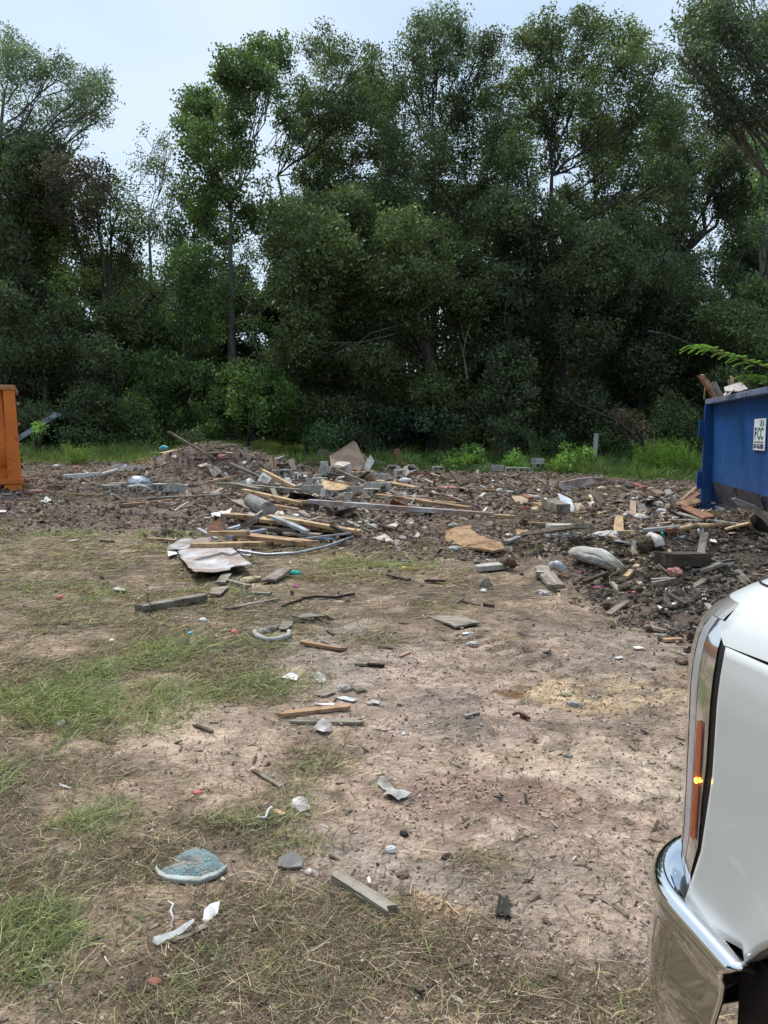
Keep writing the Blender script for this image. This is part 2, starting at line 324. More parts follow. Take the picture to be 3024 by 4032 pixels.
def tubes_np(segs, n=5):
    """segs: list of (pts(k,3), radii(k)) -> V,Q"""
    Vs, Qs, b = [], [], 0
    for P, r in segs:
        P = np.asarray(P, float); r = np.asarray(r, float); k = len(P)
        T = np.gradient(P, axis=0); T /= (np.linalg.norm(T, axis=1)[:, None]+1e-9)
        A = np.cross(T, np.array([.31, .9, .22])); A /= (np.linalg.norm(A, axis=1)[:, None]+1e-9); B = np.cross(T, A)
        w = np.arange(n)*2*math.pi/n
        V = P[:, None]+(A[:, None]*np.cos(w)[None, :, None]+B[:, None]*np.sin(w)[None, :, None])*r[:, None, None]
        i = np.arange(k*n).reshape(k, n)+b; j = np.roll(i, -1, axis=1)
        Vs.append(V.reshape(-1, 3)); Qs.append(np.stack([i[:-1], j[:-1], j[1:], i[1:]], -1).reshape(-1, 4)); b += k*n
    return np.concatenate(Vs), np.concatenate(Qs)
def bez(a, b, k=7, sag=.15, wob=.12):
    a = np.asarray(a, float); b = np.asarray(b, float); t = np.linspace(0, 1, k)[:, None]; d = np.linalg.norm(b-a)
    m = a*.5+b*.5+rng.normal(size=3)*d*wob*.6; m[2] -= d*sag*.4; m[:2] = m[:2]*.5+(a[:2]*.35+b[:2]*.65)*.5
    p = (1-t)**2*a+2*t*(1-t)*m+t*t*b
    p[1:-1] += rng.normal(size=(k-2, 3))*d*.02
    return p
def pal(base, n, j=.22, warm=.10):
    c = np.array(base)[None]*(1+rng.normal(size=(n, 1))*j); c[:, 0] *= 1+rng.normal(size=n)*warm; c[:, 2] *= 1+rng.normal(size=n)*warm
    return np.clip(c, .004, 1)
D = 3024/1659.
def tree(name, label, Y, base, path, blobs, colr, per=95, leaf=.15, gap=.42, r0=.22, bark='bark', cat='tree', group=None, asp=.5, dead=None, twigs=5, cl=16, twr=.24, depth=1.0, lit=None, mainfrac=.85):
    """all picture coordinates in the 1659x2212 view of the photograph; blobs (x,y,r[,ry[,colour]]) become clumps at the tree's own distance"""
    Bs, cols = [], []
    for bl in blobs:
        x, y, r = bl[:3]; ry = bl[3] if len(bl) > 3 and not isinstance(bl[3], tuple) else r*.9
        cc = bl[-1] if isinstance(bl[-1], tuple) else colr
        dy = (rng.random()-.5)*2*depth*2.4; x += rng.normal()*r*.16; y += rng.normal()*r*.14; r *= rng.uniform(.82, 1.15)
        p = pt(x*D, y*D, Y+dy); s = D/F*(Y+dy)
        r = r*1.13; ry = ry*1.1
        Bs.append([p.x, p.y, p.z, r*s, max(.5, (r+ry)*.5*s*depth), ry*s]); cols.append(cc)
    Bs = np.array(Bs)
    b0 = pt(base*D, 940*D, Y); x0, y0 = b0.x, Y; z0 = float(H(x0, y0))-.15
    root = empty(name, (x0, y0, z0+.15)); org = np.array([x0, y0, z0+.15])
    tag(root, label, cat, group)
    # leaves
    Vs, Cs, TW = [], [], []
    for bl, cc in zip(Bs, cols):
        P, tw = crown_points(bl[None], per, gap, twr, cl); TW.append(tw)
        if len(P) == 0: continue
        cn = (fbm(P[:, 0]*.5, P[:, 1]*.5, P[:, 2]*.5, o=2, seed=15)*1.0+.5)[:, None]
        tc_ = np.repeat(1+rng.normal(size=((len(P)+cl-1)//cl, 1))*.28, cl, axis=0)[:len(P)]
        V, c = leaf_quads(P, leaf, np.clip(pal(cc, len(P), .15)*cn*np.clip(tc_, .4, 2)*2.1, .005, 1), asp, .35, cl); Vs.append(V); Cs.append(c)
    V = np.concatenate(Vs)-org; c = np.concatenate(Cs)
    link('crown', quads('crown', V, np.arange(len(V)).reshape(-1, 4), c), MAT['leaf'], root)
    # wood
    trunk = [np.array([x0, y0, z0])]
    for (x, y) in path:
        p = pt(x*D, y*D, Y+(rng.random()-.5)*.3); trunk.append(np.array(p))
    trunk = np.array(trunk)
    if len(trunk) > 2:
        tt = np.linspace(0, len(trunk)-1, 14); trunk = np.stack([np.interp(tt, np.arange(len(trunk)), trunk[:, i]) for i in range(3)], 1)
    segs = [(trunk, r0*np.linspace(1, 1-mainfrac+.12, len(trunk))*np.where(np.arange(len(trunk)) == 0, 1.35, 1))]
    zt0, zt1 = trunk[0, 2], trunk[-1, 2]
    limbs = []
    order = np.argsort(Bs[:, 2])
    for i in order:
        c = Bs[i, :3]
        # leave the trunk well below the clump
        want = min(c[2]-.45*np.linalg.norm(c[:2]-trunk[-1, :2])-.8, zt1)
        k = int(np.argmin(np.abs(trunk[:, 2]-max(want, zt0+(zt1-zt0)*.35)))); s = trunk[k]; rs = segs[0][1][k]
        if limbs and rng.random() < .55:  # or leave a limb already drawn
            cand = min(limbs, key=lambda q: np.linalg.norm(q[0][len(q[0])//2]-c)+abs(q[0][len(q[0])//2][2]-c[2]+1)*.5)
            m = len(cand[0])//2
            if cand[0][m][2] < c[2]-.3: s = cand[0][m]; rs = cand[1][m]
        p = bez(s, c, 8); ln = np.linalg.norm(c-s); ra = min(rs*.6, .03+ln*.013)
        limbs.append((p, np.linspace(ra, max(.018, ra*.3), 8)))
    segs += limbs
    for i, (bl, tw) in enumerate(zip(Bs, TW)):
        if len(tw) < 3: continue
        src = limbs[int(np.nonzero(order == i)[0][0])]
        for q in tw[rng.choice(len(tw), min(len(tw), int(twigs+bl[3]*twigs*.8)), replace=False)]:
            m = rng.integers(3, 8); s = src[0][m]
            p = bez(s, q, 5, .05); segs.append((p, np.linspace(min(.03, src[1][m]*.8), .010, 5)))
    V, Qd = tubes_np(segs, 6)
    link('trunk', quads('trunk', V-org, Qd, None, True), MAT[bark], root)
    if dead:
        for pts in dead:
            ds = []
            pp = [np.array(pt(x*D, y*D, Y-1.2*depth-rng.random()*.5)) for (x, y) in pts]
            p = np.array(pp); ln = np.linalg.norm(p[-1]-p[0]); tt = np.linspace(0, len(p)-1, 7); p = np.stack([np.interp(tt, np.arange(len(p)), p[:, j]) for j in range(3)], 1)
            ds.append((p, np.linspace(.035, .010, 7)))
            for k in range(5):
                s = p[rng.integers(2, 7)]; e = s+(p[-1]-p[0])*rng.uniform(.15, .4)+rng.normal(size=3)*ln*.16; ds.append((bez(s, e, 4, .2), np.linspace(.015, .006, 4)))
            V, Qd = tubes_np(ds, 4)
            link('dead_branch', quads('dead_branch', V-org, Qd, None, True), MAT['dead_twig'], root)
    return root
G1 = (.056, .071, .029); G2 = (.055, .085, .030); G3 = (.056, .080, .028); GB = (.050, .063, .032); GY = (.085, .105, .030); BR = (.055, .042, .032); GP = (.075, .095, .06)
tree('oak_tree', 'tall grey-green tree with sparse drooping crown at the far left', 37, -30, [(-20, 700), (0, 420), (0, 290), (10, 200)],
     [(20, 110, 45), (60, 140, 48), (10, 170, 50), (100, 185, 42), (150, 200, 48), (130, 155, 34), (190, 200, 38), (215, 185, 22), (230, 215, 22), (215, 245, 24), (170, 245, 34), (120, 240, 35), (60, 230, 36), (185, 290, 22), (165, 270, 24), (95, 280, 26), (50, 300, 30)],
     GP, per=78, gap=.46, bark='bark_pale', r0=.2, leaf=.13, asp=.4)
tree('oak_tree', 'broad dark oak at the left edge filling the space above the orange container', 36, 20, [(25, 700), (40, 500)],
     [(20, 330, 60), (70, 350, 50), (100, 320, 36), (10, 420, 70), (80, 430, 60), (0, 520, 70), (60, 540, 60), (40, 640, 70), (110, 500, 40)], GB, per=130, gap=.36, r0=.24)
tree('oak_tree', 'spreading oak with thick forked dark trunk and rusty brown patches in its crown', 35, 234, [(236, 860), (238, 740), (232, 640)],
     [(150, 380, 42, 36, BR), (195, 390, 42, 36, BR), (120, 390, 38, 34, BR), (240, 420, 36), (90, 470, 38, 34, GY), (150, 470, 45, 40, BR), (200, 450, 38), (120, 560, 45, 40, GY), (60, 500, 36), (200, 530, 50), (270, 500, 40), (170, 610, 48, 40, GY), (250, 580, 44),
      (80, 620, 44), (300, 560, 36), (300, 640, 40), (130, 680, 50), (340, 620, 34), (230, 690, 44), (310, 700, 46)], G1, per=95, gap=.46, r0=.30,
     dead=[[(250, 840), (240, 780), (255, 720)], [(240, 790), (200, 700), (195, 640)], [(250, 800), (290, 740), (310, 720)], [(270, 850), (300, 830), (285, 870)]], mainfrac=.4)
tree('oak_tree', 'slender thin-crowned tree showing bare pale branches beside the gap of sky on the left', 39, 330, [(330, 700), (325, 560), (320, 480)],
     [(330, 310, 34), (360, 325, 24), (305, 345, 22), (340, 370, 30), (290, 385, 34), (265, 400, 28), (300, 430, 40), (350, 430, 28), (280, 460, 34), (330, 480, 30), (370, 400, 22)], G1, per=62, gap=.50, bark='bark_pale', r0=.15, leaf=.12)
tree('sweetgum_tree', 'tall bright green broadleaf tree standing against the sky left of centre', 36, 500, [(500, 800), (500, 640), (497, 540), (500, 420)],
     [(585, 100, 30), (560, 115, 32), (610, 130, 28), (510, 140, 40), (480, 160, 28), (600, 180, 38), (540, 180, 42), (500, 210, 42), (440, 215, 38), (410, 245, 28), (465, 265, 42), (520, 260, 44), (400, 275, 22), (440, 300, 40), (415, 325, 32), (480, 330, 38),
      (440, 360, 44), (490, 390, 42), (430, 400, 30), (540, 330, 26), (460, 440, 44), (520, 440, 42), (570, 400, 30), (550, 470, 38), (470, 500, 40), (620, 260, 24), (600, 470, 34), (430, 470, 30)],
     G3, per=100, gap=.44, bark='bark_pale', r0=.24, leaf=.125, asp=.75, cl=22)
tree('oak_tree', 'tall tree with long bare limbs beside the bright green crown', 39, 650, [(650, 800), (640, 560), (600, 380)],
     [(690, 85, 26), (660, 110, 26), (700, 120, 36), (745, 125, 32), (790, 115, 28), (815, 140, 24), (660, 170, 40), (720, 180, 48), (780, 180, 44), (825, 190, 30), (690, 240, 44), (760, 250, 50), (815, 250, 40), (650, 280, 30), (700, 320, 44), (770, 330, 48), (730, 380, 48),
      (820, 330, 34), (660, 380, 40), (610, 330, 22), (640, 440, 44), (700, 450, 46), (600, 530, 40)],
     G1, per=88, gap=.455, r0=.22, leaf=.13)
tree('oak_tree', 'tallest dark oak with a rounded top in the middle of the wood', 37, 938, [(935, 800), (938, 600), (935, 480), (940, 330)],
     [(950, 45, 34), (915, 60, 30), (985, 60, 32), (880, 100, 34), (930, 100, 42), (1000, 95, 32), (1040, 100, 28), (1070, 90, 24), (900, 150, 44), (960, 160, 46), (1020, 150, 42), (1080, 140, 34), (860, 180, 30), (890, 220, 44), (950, 240, 50), (1010, 230, 46), (1070, 210, 42),
      (880, 290, 44), (940, 320, 46), (1010, 310, 50), (1080, 290, 46), (860, 350, 36), (900, 380, 44), (970, 400, 48), (1050, 380, 46), (850, 420, 40), (1020, 470, 50), (960, 470, 46)],
     GB, per=100, gap=.43, r0=.24, leaf=.13)
tree('oak_tree', 'wide tall oak right of centre with many dark upright limbs and small holes of sky', 36, 1190, [(1188, 820), (1195, 640), (1188, 480), (1192, 380)],
     [(1200, 60, 40), (1165, 65, 32), (1250, 35, 26), (1270, 60, 34), (1310, 70, 36), (1350, 80, 30), (1390, 95, 34), (1130, 90, 26), (1430, 130, 28), (1160, 120, 42), (1220, 120, 46), (1290, 130, 46), (1360, 140, 44), (1410, 170, 34), (1130, 170, 36), (1190, 190, 46), (1250, 200, 50),
      (1320, 210, 50), (1390, 220, 44), (1440, 230, 34), (1150, 260, 44), (1220, 280, 46), (1290, 290, 48), (1360, 290, 46), (1420, 300, 44), (1120, 320, 42), (1180, 350, 40), (1330, 360, 40), (1390, 370, 44), (1120, 400, 40), (1230, 420, 28), (1440, 380, 36)],
     G1, per=98, gap=.43, r0=.27, leaf=.13, twigs=7)
tree('oak_tree', 'dark oak with a heavy forked trunk left of the big gap-filled branch at the right', 38, 1480, [(1478, 800), (1482, 640), (1480, 540)],
     [(1470, 280, 40), (1500, 330, 46), (1450, 340, 40), (1550, 360, 46), (1600, 340, 44), (1640, 320, 36), (1460, 400, 44), (1510, 410, 50), (1570, 430, 50), (1630, 420, 48), (1440, 460, 40), (1490, 470, 40), (1390, 440, 40), (1340, 450, 36), (1600, 270, 40), (1640, 260, 36)],
     GB, per=105, gap=.41, r0=.33, leaf=.13, mainfrac=.4)
tree('oak_tree', 'nearer glossy-leaved tree reaching in over the top right corner', 21, 1760, [(1780, 700), (1790, 400), (1760, 250)],
     [(1530, 15, 30), (1560, 30, 40), (1600, 10, 34), (1500, 45, 30), (1480, 90, 26), (1520, 95, 36), (1560, 90, 44), (1600, 60, 30), (1500, 130, 30), (1540, 150, 38), (1580, 140, 30), (1490, 175, 22), (1530, 205, 34), (1570, 210, 26), (1650, 50, 24), (1640, 130, 26), (1650, 190, 22), (1590, 240, 22), (1560, 260, 24), (1660, 240, 24), (1720, 60, 60), (1730, 180, 60)],
     (.046, .060, .034), per=230, gap=.44, leaf=.11, asp=.42, r0=.16, bark='bark_pale', twigs=9, cl=14, twr=.24, depth=1.3)
# the middle storey
tree('live_oak', 'big dense round-topped oak bulging forward in the middle with pale bare branches inside it', 33, 930, [(932, 860), (925, 760), (880, 700)],
     [(760, 450, 60), (700, 480, 60), (830, 460, 56), (640, 530, 60), (720, 540, 66), (800, 530, 66), (880, 500, 60), (940, 520, 50), (620, 610, 60), (690, 620, 64), (770, 610, 66), (850, 600, 66), (930, 600, 60), (990, 570, 50), (640, 700, 56), (710, 700, 60), (790, 690, 62), (870, 680, 50),
      (950, 690, 60), (1010, 650, 60), (650, 780, 50), (720, 780, 56), (800, 770, 50), (960, 770, 50), (890, 800, 44), (1020, 740, 56), (780, 850, 44), (850, 870, 50), (930, 860, 50), (730, 860, 44)],
     G1, per=125, gap=.37, r0=.34, dead=[[(880, 660), (820, 600), (780, 530)], [(870, 700), (800, 720), (740, 770)], [(900, 680), (950, 640), (980, 600)], [(880, 670), (840, 620), (850, 560)], [(860, 720), (780, 740), (690, 740)], [(1010, 820), (1000, 760), (1015, 700)]], mainfrac=.3)
tree('live_oak', 'dense dark oak standing directly right of the big round-topped oak', 34, 1210, [(1212, 860), (1215, 700), (1205, 640)],
     [(1080, 480, 56), (1150, 470, 50), (1100, 550, 60), (1180, 540, 60), (1260, 520, 50), (1300, 560, 56), (1080, 630, 60), (1160, 620, 64), (1240, 620, 60), (1320, 640, 60), (1100, 710, 60), (1180, 720, 50), (1260, 710, 60), (1340, 720, 56), (1090, 790, 56), (1160, 800, 46), (1290, 790, 60), (1110, 860, 50), (1250, 860, 46), (1200, 880, 40)],
     GB, per=125, gap=.38, r0=.27, dead=[[(1190, 640), (1180, 600), (1165, 560)], [(1120, 820), (1110, 760), (1090, 700)]])
tree('live_oak', 'dark bushy oak behind the leaning dead branch with foliage down to the shade', 34, 1385, [(1385, 800), (1390, 700)],
     [(1360, 500, 44), (1410, 540, 50), (1350, 600, 50), (1420, 610, 56), (1480, 590, 44), (1390, 690, 60), (1450, 690, 60), (1510, 660, 50), (1400, 770, 56), (1460, 770, 60), (1520, 740, 50), (1370, 850, 56), (1440, 850, 56), (1500, 830, 50), (1540, 870, 44)],
     GB, per=125, gap=.39, r0=.2, dead=[[(1400, 715), (1440, 722), (1500, 745), (1540, 760)]])
tree('young_oak', 'slim dark-stemmed tree with thin foliage in front of bright sky right of the forked trunk', 37, 1545, [(1545, 720), (1543, 640), (1545, 560)],
     [(1545, 520, 30), (1580, 500, 30), (1520, 560, 28), (1600, 560, 30), (1560, 600, 30), (1630, 520, 28), (1590, 640, 34), (1530, 640, 30), (1620, 620, 30)], G1, per=52, gap=.52, r0=.12, leaf=.12)
tree('pine_tree', 'straight pale trunk rising at the right picture edge above the blue container', 34, 1650, [(1648, 600), (1645, 460), (1650, 330)],
     [(1650, 330, 34), (1660, 420, 34), (1640, 480, 24), (1670, 520, 30), (1700, 400, 60), (1655, 560, 26)], G2, per=70, gap=.46, r0=.17, bark='bark_pale')
tree('oak_tree', 'lower rounded dark tree just above the mimosa branch and blue container', 33, 1640, [(1640, 800), (1640, 740)],
     [(1560, 700, 40), (1600, 690, 46), (1650, 650, 44), (1640, 720, 56), (1580, 760, 50), (1650, 790, 56), (1600, 830, 50), (1560, 830, 40), (1670, 860, 50)], G1, per=125, gap=.38, r0=.15)
tree('live_oak', 'low dense dark tree at the left above the tilted shed roof', 33, 100, [(100, 840), (95, 780)],
     [(20, 720, 60), (90, 740, 56), (160, 730, 50), (30, 800, 60), (110, 810, 60), (180, 800, 50), (50, 870, 50), (130, 870, 46), (190, 870, 46), (220, 760, 40), (230, 840, 40), (10, 650, 50), (210, 900, 34)], GB, per=130, gap=.36, r0=.2)
tree('small_tree', 'mid green light-crowned tree between the forked oak and the bright green shrub', 34, 400, [(400, 800), (395, 700)],
     [(380, 560, 44), (430, 570, 44), (340, 700, 40), (400, 650, 48), (450, 640, 40), (380, 740, 48), (440, 720, 40), (330, 790, 44), (390, 820, 50), (300, 800, 40), (350, 870, 40), (440, 800, 34), (290, 870, 38), (410, 890, 36)], G2, per=90, gap=.43, r0=.14)
tree('old_pine', 'gnarled pale trunk standing in the bright gap left of the dense middle oak', 38, 500, [(502, 760), (500, 700), (497, 640), (500, 600)],
     [(540, 580, 26), (560, 640, 24), (470, 600, 24), (545, 700, 26), (560, 760, 26), (455, 680, 24), (530, 540, 26)], G2, per=60, gap=.5, r0=.26, bark='bark_pale', leaf=.12,
     dead=[[(505, 700), (540, 690), (560, 680)], [(505, 780), (540, 770), (560, 760)]])
tree('shrub_tree', 'bright green broad shrub with crooked stem in front of the wood', 31.5, 535, [(538, 900), (532, 880)],
     [(500, 830, 34, GY), (540, 810, 36), (580, 830, 36), (480, 870, 34), (530, 870, 40), (590, 880, 40), (620, 850, 30), (490, 920, 34), (560, 920, 40), (610, 920, 34), (520, 800, 24, G3), (450, 920, 28)], (.058, .092, .026), per=120, gap=.42, r0=.08, cat='shrub', leaf=.12, asp=.7)
tree('slender_tree', 'thin dark leaning stem with little foliage between the bright shrub and the middle oak', 32, 668, [(650, 880), (640, 800), (632, 760)],
     [(620, 740, 34), (650, 760, 30), (600, 770, 30)], G1, per=80, gap=.45, r0=.11)
tree('understory_tree', 'dark low tree with twin stems under the left side of the middle oak', 34, 700, [(700, 880), (695, 820)],
     [(690, 830, 34), (740, 820, 34), (700, 900, 34), (660, 880, 30), (760, 880, 34), (640, 920, 30)], GB, per=110, gap=.42, r0=.10)
tree('understory_tree', 'low leafy tree in the shade straight behind the upright brown board', 33, 850, [(850, 900)],
     [(810, 900, 36), (860, 910, 38), (900, 890, 34), (840, 940, 32), (780, 930, 30), (900, 930, 30), (940, 910, 34), (960, 950, 28)], (.038, .058, .034), per=115, gap=.41, r0=.07)
tree('understory_tree', 'low dark leafy tree behind the green bushes at the right of the clearing', 33, 1140, [(1140, 900)],
     [(1030, 900, 36), (1080, 920, 34), (1120, 920, 36), (1170, 920, 36), (1230, 920, 36), (1290, 910, 38), (1340, 920, 36), (1190, 950, 28)], GB, per=115, gap=.41, r0=.07)
tree('understory_tree', 'green thicket tree left of the bright shrub, just behind the left grass', 32.5, 350, [(350, 900)],
     [(280, 920, 32), (320, 930, 30), (370, 930, 32), (420, 935, 28), (250, 940, 26), (300, 890, 32), (390, 910, 30)], G2, per=100, gap=.42, r0=.06, leaf=.12)
THK = [(255, 925, 30, 'under the forked oak'), (60, 905, 34, 'right beside the shed'), (160, 925, 26, 'right of the shed'), (690, 935, 26, 'left of the dark panel'), (770, 950, 24, 'behind the plywood sheet'), (1010, 945, 26, 'behind the leafy bushes'), (1200, 950, 26, 'left of the leaning dead branch'),
       (1420, 930, 34, 'behind the feathery bush'), (1480, 900, 36, 'left of the blue container'), (1560, 920, 34, 'behind the blue container corner'), (430, 945, 22, 'behind the leaning pole'), (1310, 955, 24, 'behind the grey post'), (1100, 955, 22, 'behind the row of blocks')]
for (bx, by, r, lb) in THK:
    tree('understory_bush', 'dark green bush at the foot of the wood '+lb, 31.5+rng.random()*1.5, bx, [(bx, by+10)], [(bx+rng.normal()*r*.7, by+rng.normal()*r*.3, r*(.7+.4*rng.random())) for _ in range(5)]+[(bx+rng.normal()*r, by+r*.8, r*.7) for _ in range(2)], [GB, G1, (.045, .072, .032)][int(rng.integers(3))], per=110, leaf=.11, gap=.40, r0=.04, cat='bush', group='bushes at the foot of the wood')
# trees farther back, seen through the gaps
for i, (bx, top, w, lb) in enumerate([(60, 560, 90, 'behind the left oak'), (300, 600, 80, 'behind the rusty oak'), (470, 640, 70, 'seen low behind the pale trunk'), (640, 560, 80, 'behind the tree with bare limbs'), (800, 430, 80, 'behind the left top of the middle oak'),
                                    (1000, 420, 90, 'behind the tallest oak'), (1230, 560, 80, 'behind the wide tall oak'), (1380, 540, 80, 'behind the dark bushy oak'), (1560, 640, 80, 'behind the slim dark-stemmed tree'), (1680, 600, 80, 'at the right edge of the wood')]):
    bl = []
    for k in range(17):
        yy = top+(930-top)*(k+.5)/17; bl.append((bx+rng.normal()*w*.55, yy+rng.normal()*15, 50+rng.random()*14))
    tree('forest_tree', 'dim dark green tree of the deeper wood '+lb, 46+rng.random()*4, bx, [(bx, 700), (bx, top+60)], bl, (.036, .052, .026), per=75, leaf=.2, gap=.42, r0=.2, group='trees deeper in the wood')
for i, (bx, top, w, lb) in enumerate([(700, 200, 60, 'showing behind the bare limbs'), (870, 190, 45, 'filling the gap left of the tallest oak'), (1090, 180, 45, 'filling the gap right of the tallest oak'), (1440, 210, 60, 'between the wide tall oak and the top right corner'), (1290, 250, 60, 'behind the wide tall oak'), (1600, 300, 60, 'at the right behind the forked oak'), (420, 420, 40, 'behind the bright green crown'), (60, 330, 50, 'behind the far left crown')]):
    bl = []
    for k in range(15):
        yy = top+(760-top)*(k+.6)/15; bl.append((bx+rng.normal()*w*.6, yy+rng.normal()*12, 40+rng.random()*12))
    tree('forest_tree', 'second-rank tall tree '+lb, 42+rng.random()*2.5, bx, [(bx, 700), (bx+rng.normal()*10, top+60)], bl, (.040, .058, .030), per=60, leaf=.16, gap=.45, r0=.18, group='trees of the second rank')
# far wood closing the view at the bottom, and the wood behind the photographer (mirrored in the chrome)
P = []
for k in range(34):
    c = np.array([-42+k*2.6, 56+rng.random()*5, 2.4+rng.random()*1.8]); P.append([*c, 2.3, 2, 3.2+rng.random()*1.5])
q, _ = crown_points(np.array(P), 70, .34, .4, 14)
V, c = leaf_quads(q, .30, pal((.035, .05, .025), len(q)), .6)
tag(link('far_wood', quads('far_wood', V, np.arange(len(V)).reshape(-1, 4), c), MAT['leaf']), 'dark undergrowth closing the wood far behind the first trees', 'undergrowth', kind='stuff')
P = []
for k in range(26):
    a = R(-20+k*8.5); r = 24+rng.random()*6; P.append([-r*math.cos(a)*1.0, -r*math.sin(a), 3+rng.random()*5, 3.4, 3.4, 5])
q, _ = crown_points(np.array(P), 22, .3, .6, 10)
V, c = leaf_quads(q, .6, pal((.035, .05, .028), len(q)), .6)
tag(link('rear_wood', quads('rear_wood', V, np.arange(len(V)).reshape(-1, 4), c), MAT['leaf']), 'dark wood around the clearing mirrored in the chrome bumper', 'wood', kind='stuff')
print('veg done', sum(len(m.polygons) for m in bpy.data.meshes))
# ================================================================ ground cover nobody could count
rg = np.random.default_rng(21)
def blades(name, x, y, L_, w, lift, droop, colr, K=4, label='', cat='grass'):
    n = len(x); a = rg.random(n)*2*math.pi; d = np.stack([np.cos(a), np.sin(a)], 1)
    s = np.linspace(0, 1, K)[None, :]
    z0 = H(x, y)
    cur = (rg.random(n)-.5)[:, None]*1.2*s*s
    px = x[:, None]+L_[:, None]*s*np.cos(a[:, None]+cur)*np.sqrt(np.clip(1-lift[:, None]**2, .02, 1)); py = y[:, None]+L_[:, None]*s*np.sin(a[:, None]+cur)*np.sqrt(np.clip(1-lift[:, None]**2, .02, 1))
    pz = z0[:, None]+.004+L_[:, None]*(lift[:, None]*s-droop[:, None]*s*s)
    pz = np.maximum(pz, z0[:, None]+.004*rg.random((n, 1))+.003)
    sd = np.stack([-d[:, 1], d[:, 0]], 1); ww = (w[:, None]*(1-.85*s**2))*.5
    A = np.stack([px-sd[:, :1]*ww, py-sd[:, 1:]*ww, pz], -1); B = np.stack([px+sd[:, :1]*ww, py+sd[:, 1:]*ww, pz+w[:, None]*.3], -1)
    V = np.stack([A, B], 2).reshape(-1, 3)
    b = (np.arange(n)*2*K)[:, None]; k = np.arange(K-1)[None, :]*2
    Q = np.stack([b+k, b+k+1, b+k+3, b+k+2], -1).reshape(-1, 4)
    c = np.repeat(colr, 2*K, axis=0)
    o = link(name, quads(name, V, Q, c), MAT['grass_blade']); tag(o, label, cat, kind='stuff'); return o
def wedge(n, y0, y1, k=.53, pad=.6, p=1.0):
    y = y0*(y1/y0)**(rg.random(n)**p); x = (rg.random(n)*2-1)*(k*y+pad); return x, y
def pd(x, y, px, py, rx, ry):
    q = at(px, py); return np.hypot((x-q.x)/rx, (y-q.y)/ry)
def gmix(n, cs, ps, j=.25):
    i = rg.choice(len(cs), n, p=np.array(ps)/sum(ps)); return np.clip(np.array(cs)[i]*(1+rg.normal(size=(n, 1))*j), .01, 1)
def turf(x, y):
    nz_ = fbm(x*1.3, y*1.3, o=4, seed=81)
    left = sst(-.15-.25*(1-sst(2.2, 3.6, y)), -1.15, x+(nz_-.5)*1.5)*(1-sst(10.5, 13, y))
    mid = sst(6.6, 7.6, y+(nz_-.5)*2)*(1-sst(10, 11.5, y+(nz_-.5)*2))*(1-sst(.2, 1.6, x))
    bot = (1-sst(2.3, 2.75, y+(nz_-.5)*.9))*sst(-1.6, -.6, x)*(1-sst(.05, .5, x+(nz_-.5)*.4))
    sand = sst(.55, 1.2, pd(x, y, 760, 2920, .52, .72))*sst(.5, 1.1, pd(x, y, 230, 2560, .32, .22))*sst(.6, 1.1, pd(x, y, 200, 2920, .3, .15))
    d = np.maximum(np.maximum(left, mid*.75), bot*.9)*sand
    bare = (1-sst(.3, .75, fbm(x*1.9, y*1.9, o=4, seed=83)))*0; clump = np.maximum(0, 1-pd(x, y, 900, 3220, .42, .16))+np.maximum(0, 1-pd(x, y, 1250, 2990, .25, .35))*.8+np.maximum(0, 1-pd(x, y, 1880, 3390, .16, .07))
    clump = clump+.9*np.maximum(0, 1-pd(x, y, 1480, 2520, .35, .35))+.6*np.maximum(0, 1-pd(x, y, 2200, 3950, .5, .2))
    d = np.maximum(d*(.07+.9*sst(.44, .62, fbm(x*2.2, y*2.2, o=4, seed=84))), clump)
    return np.clip(d+.03, 0, 1)
def green(x, y):
    g = np.maximum(0, 1.25-pd(x, y, 330, 2740, .75, .85)) + np.maximum(0, 1-pd(x, y, 120, 3600, .5, .5))*.8+np.maximum(0, 1-pd(x, y, 60, 3050, .4, .45))*.6
    for (px, py, rx, ry, k) in [(800, 2560, .7, .5, .8), (900, 2330, .6, .35, .6), (150, 2330, .8, .5, .5), (450, 2360, .6, .35, .5), (1000, 2700, .5, .35, .6), (1900, 2180, .9, .5, .25), (1470, 2230, 1.0, .7, .55), (600, 2110, 1.2, .5, .7), (100, 2100, 1.2, .7, .5), (280, 3250, .3, .3, .8),
                            (1280, 3080, .25, .35, .7), (1900, 3395, .15, .07, .9), (1000, 3230, .3, .08, .5), (350, 3960, .3, .2, .4), (2060, 2045, .9, .35, .8), (1130, 3330, .2, .1, .5)]:
        g = g+k*np.maximum(0, 1.1-pd(x, y, px, py, rx, ry))
    return np.clip(g, 0, 1)
# lying straw
x, y = wedge(430000, 1.75, 13, pad=1.9); d = turf(x, y); k = rg.random(len(x)) < d; x, y = x[k], y[k]; n = len(x)
far = np.clip(y/4, .8, 3)
blades('dry_straw', x, y, (.05+.13*rg.random(n)**1.5)*far**.5, (.0018+.0022*rg.random(n))*far, .02+.22*rg.random(n)**2, .1*rg.random(n),
       gmix(n, [(.46, .36, .25), (.29, .21, .145), (.15, .11, .08), (.60, .50, .36)], [2.0, 3, 5, .8]), label='dry trampled straw and dead grass lying on the soil')
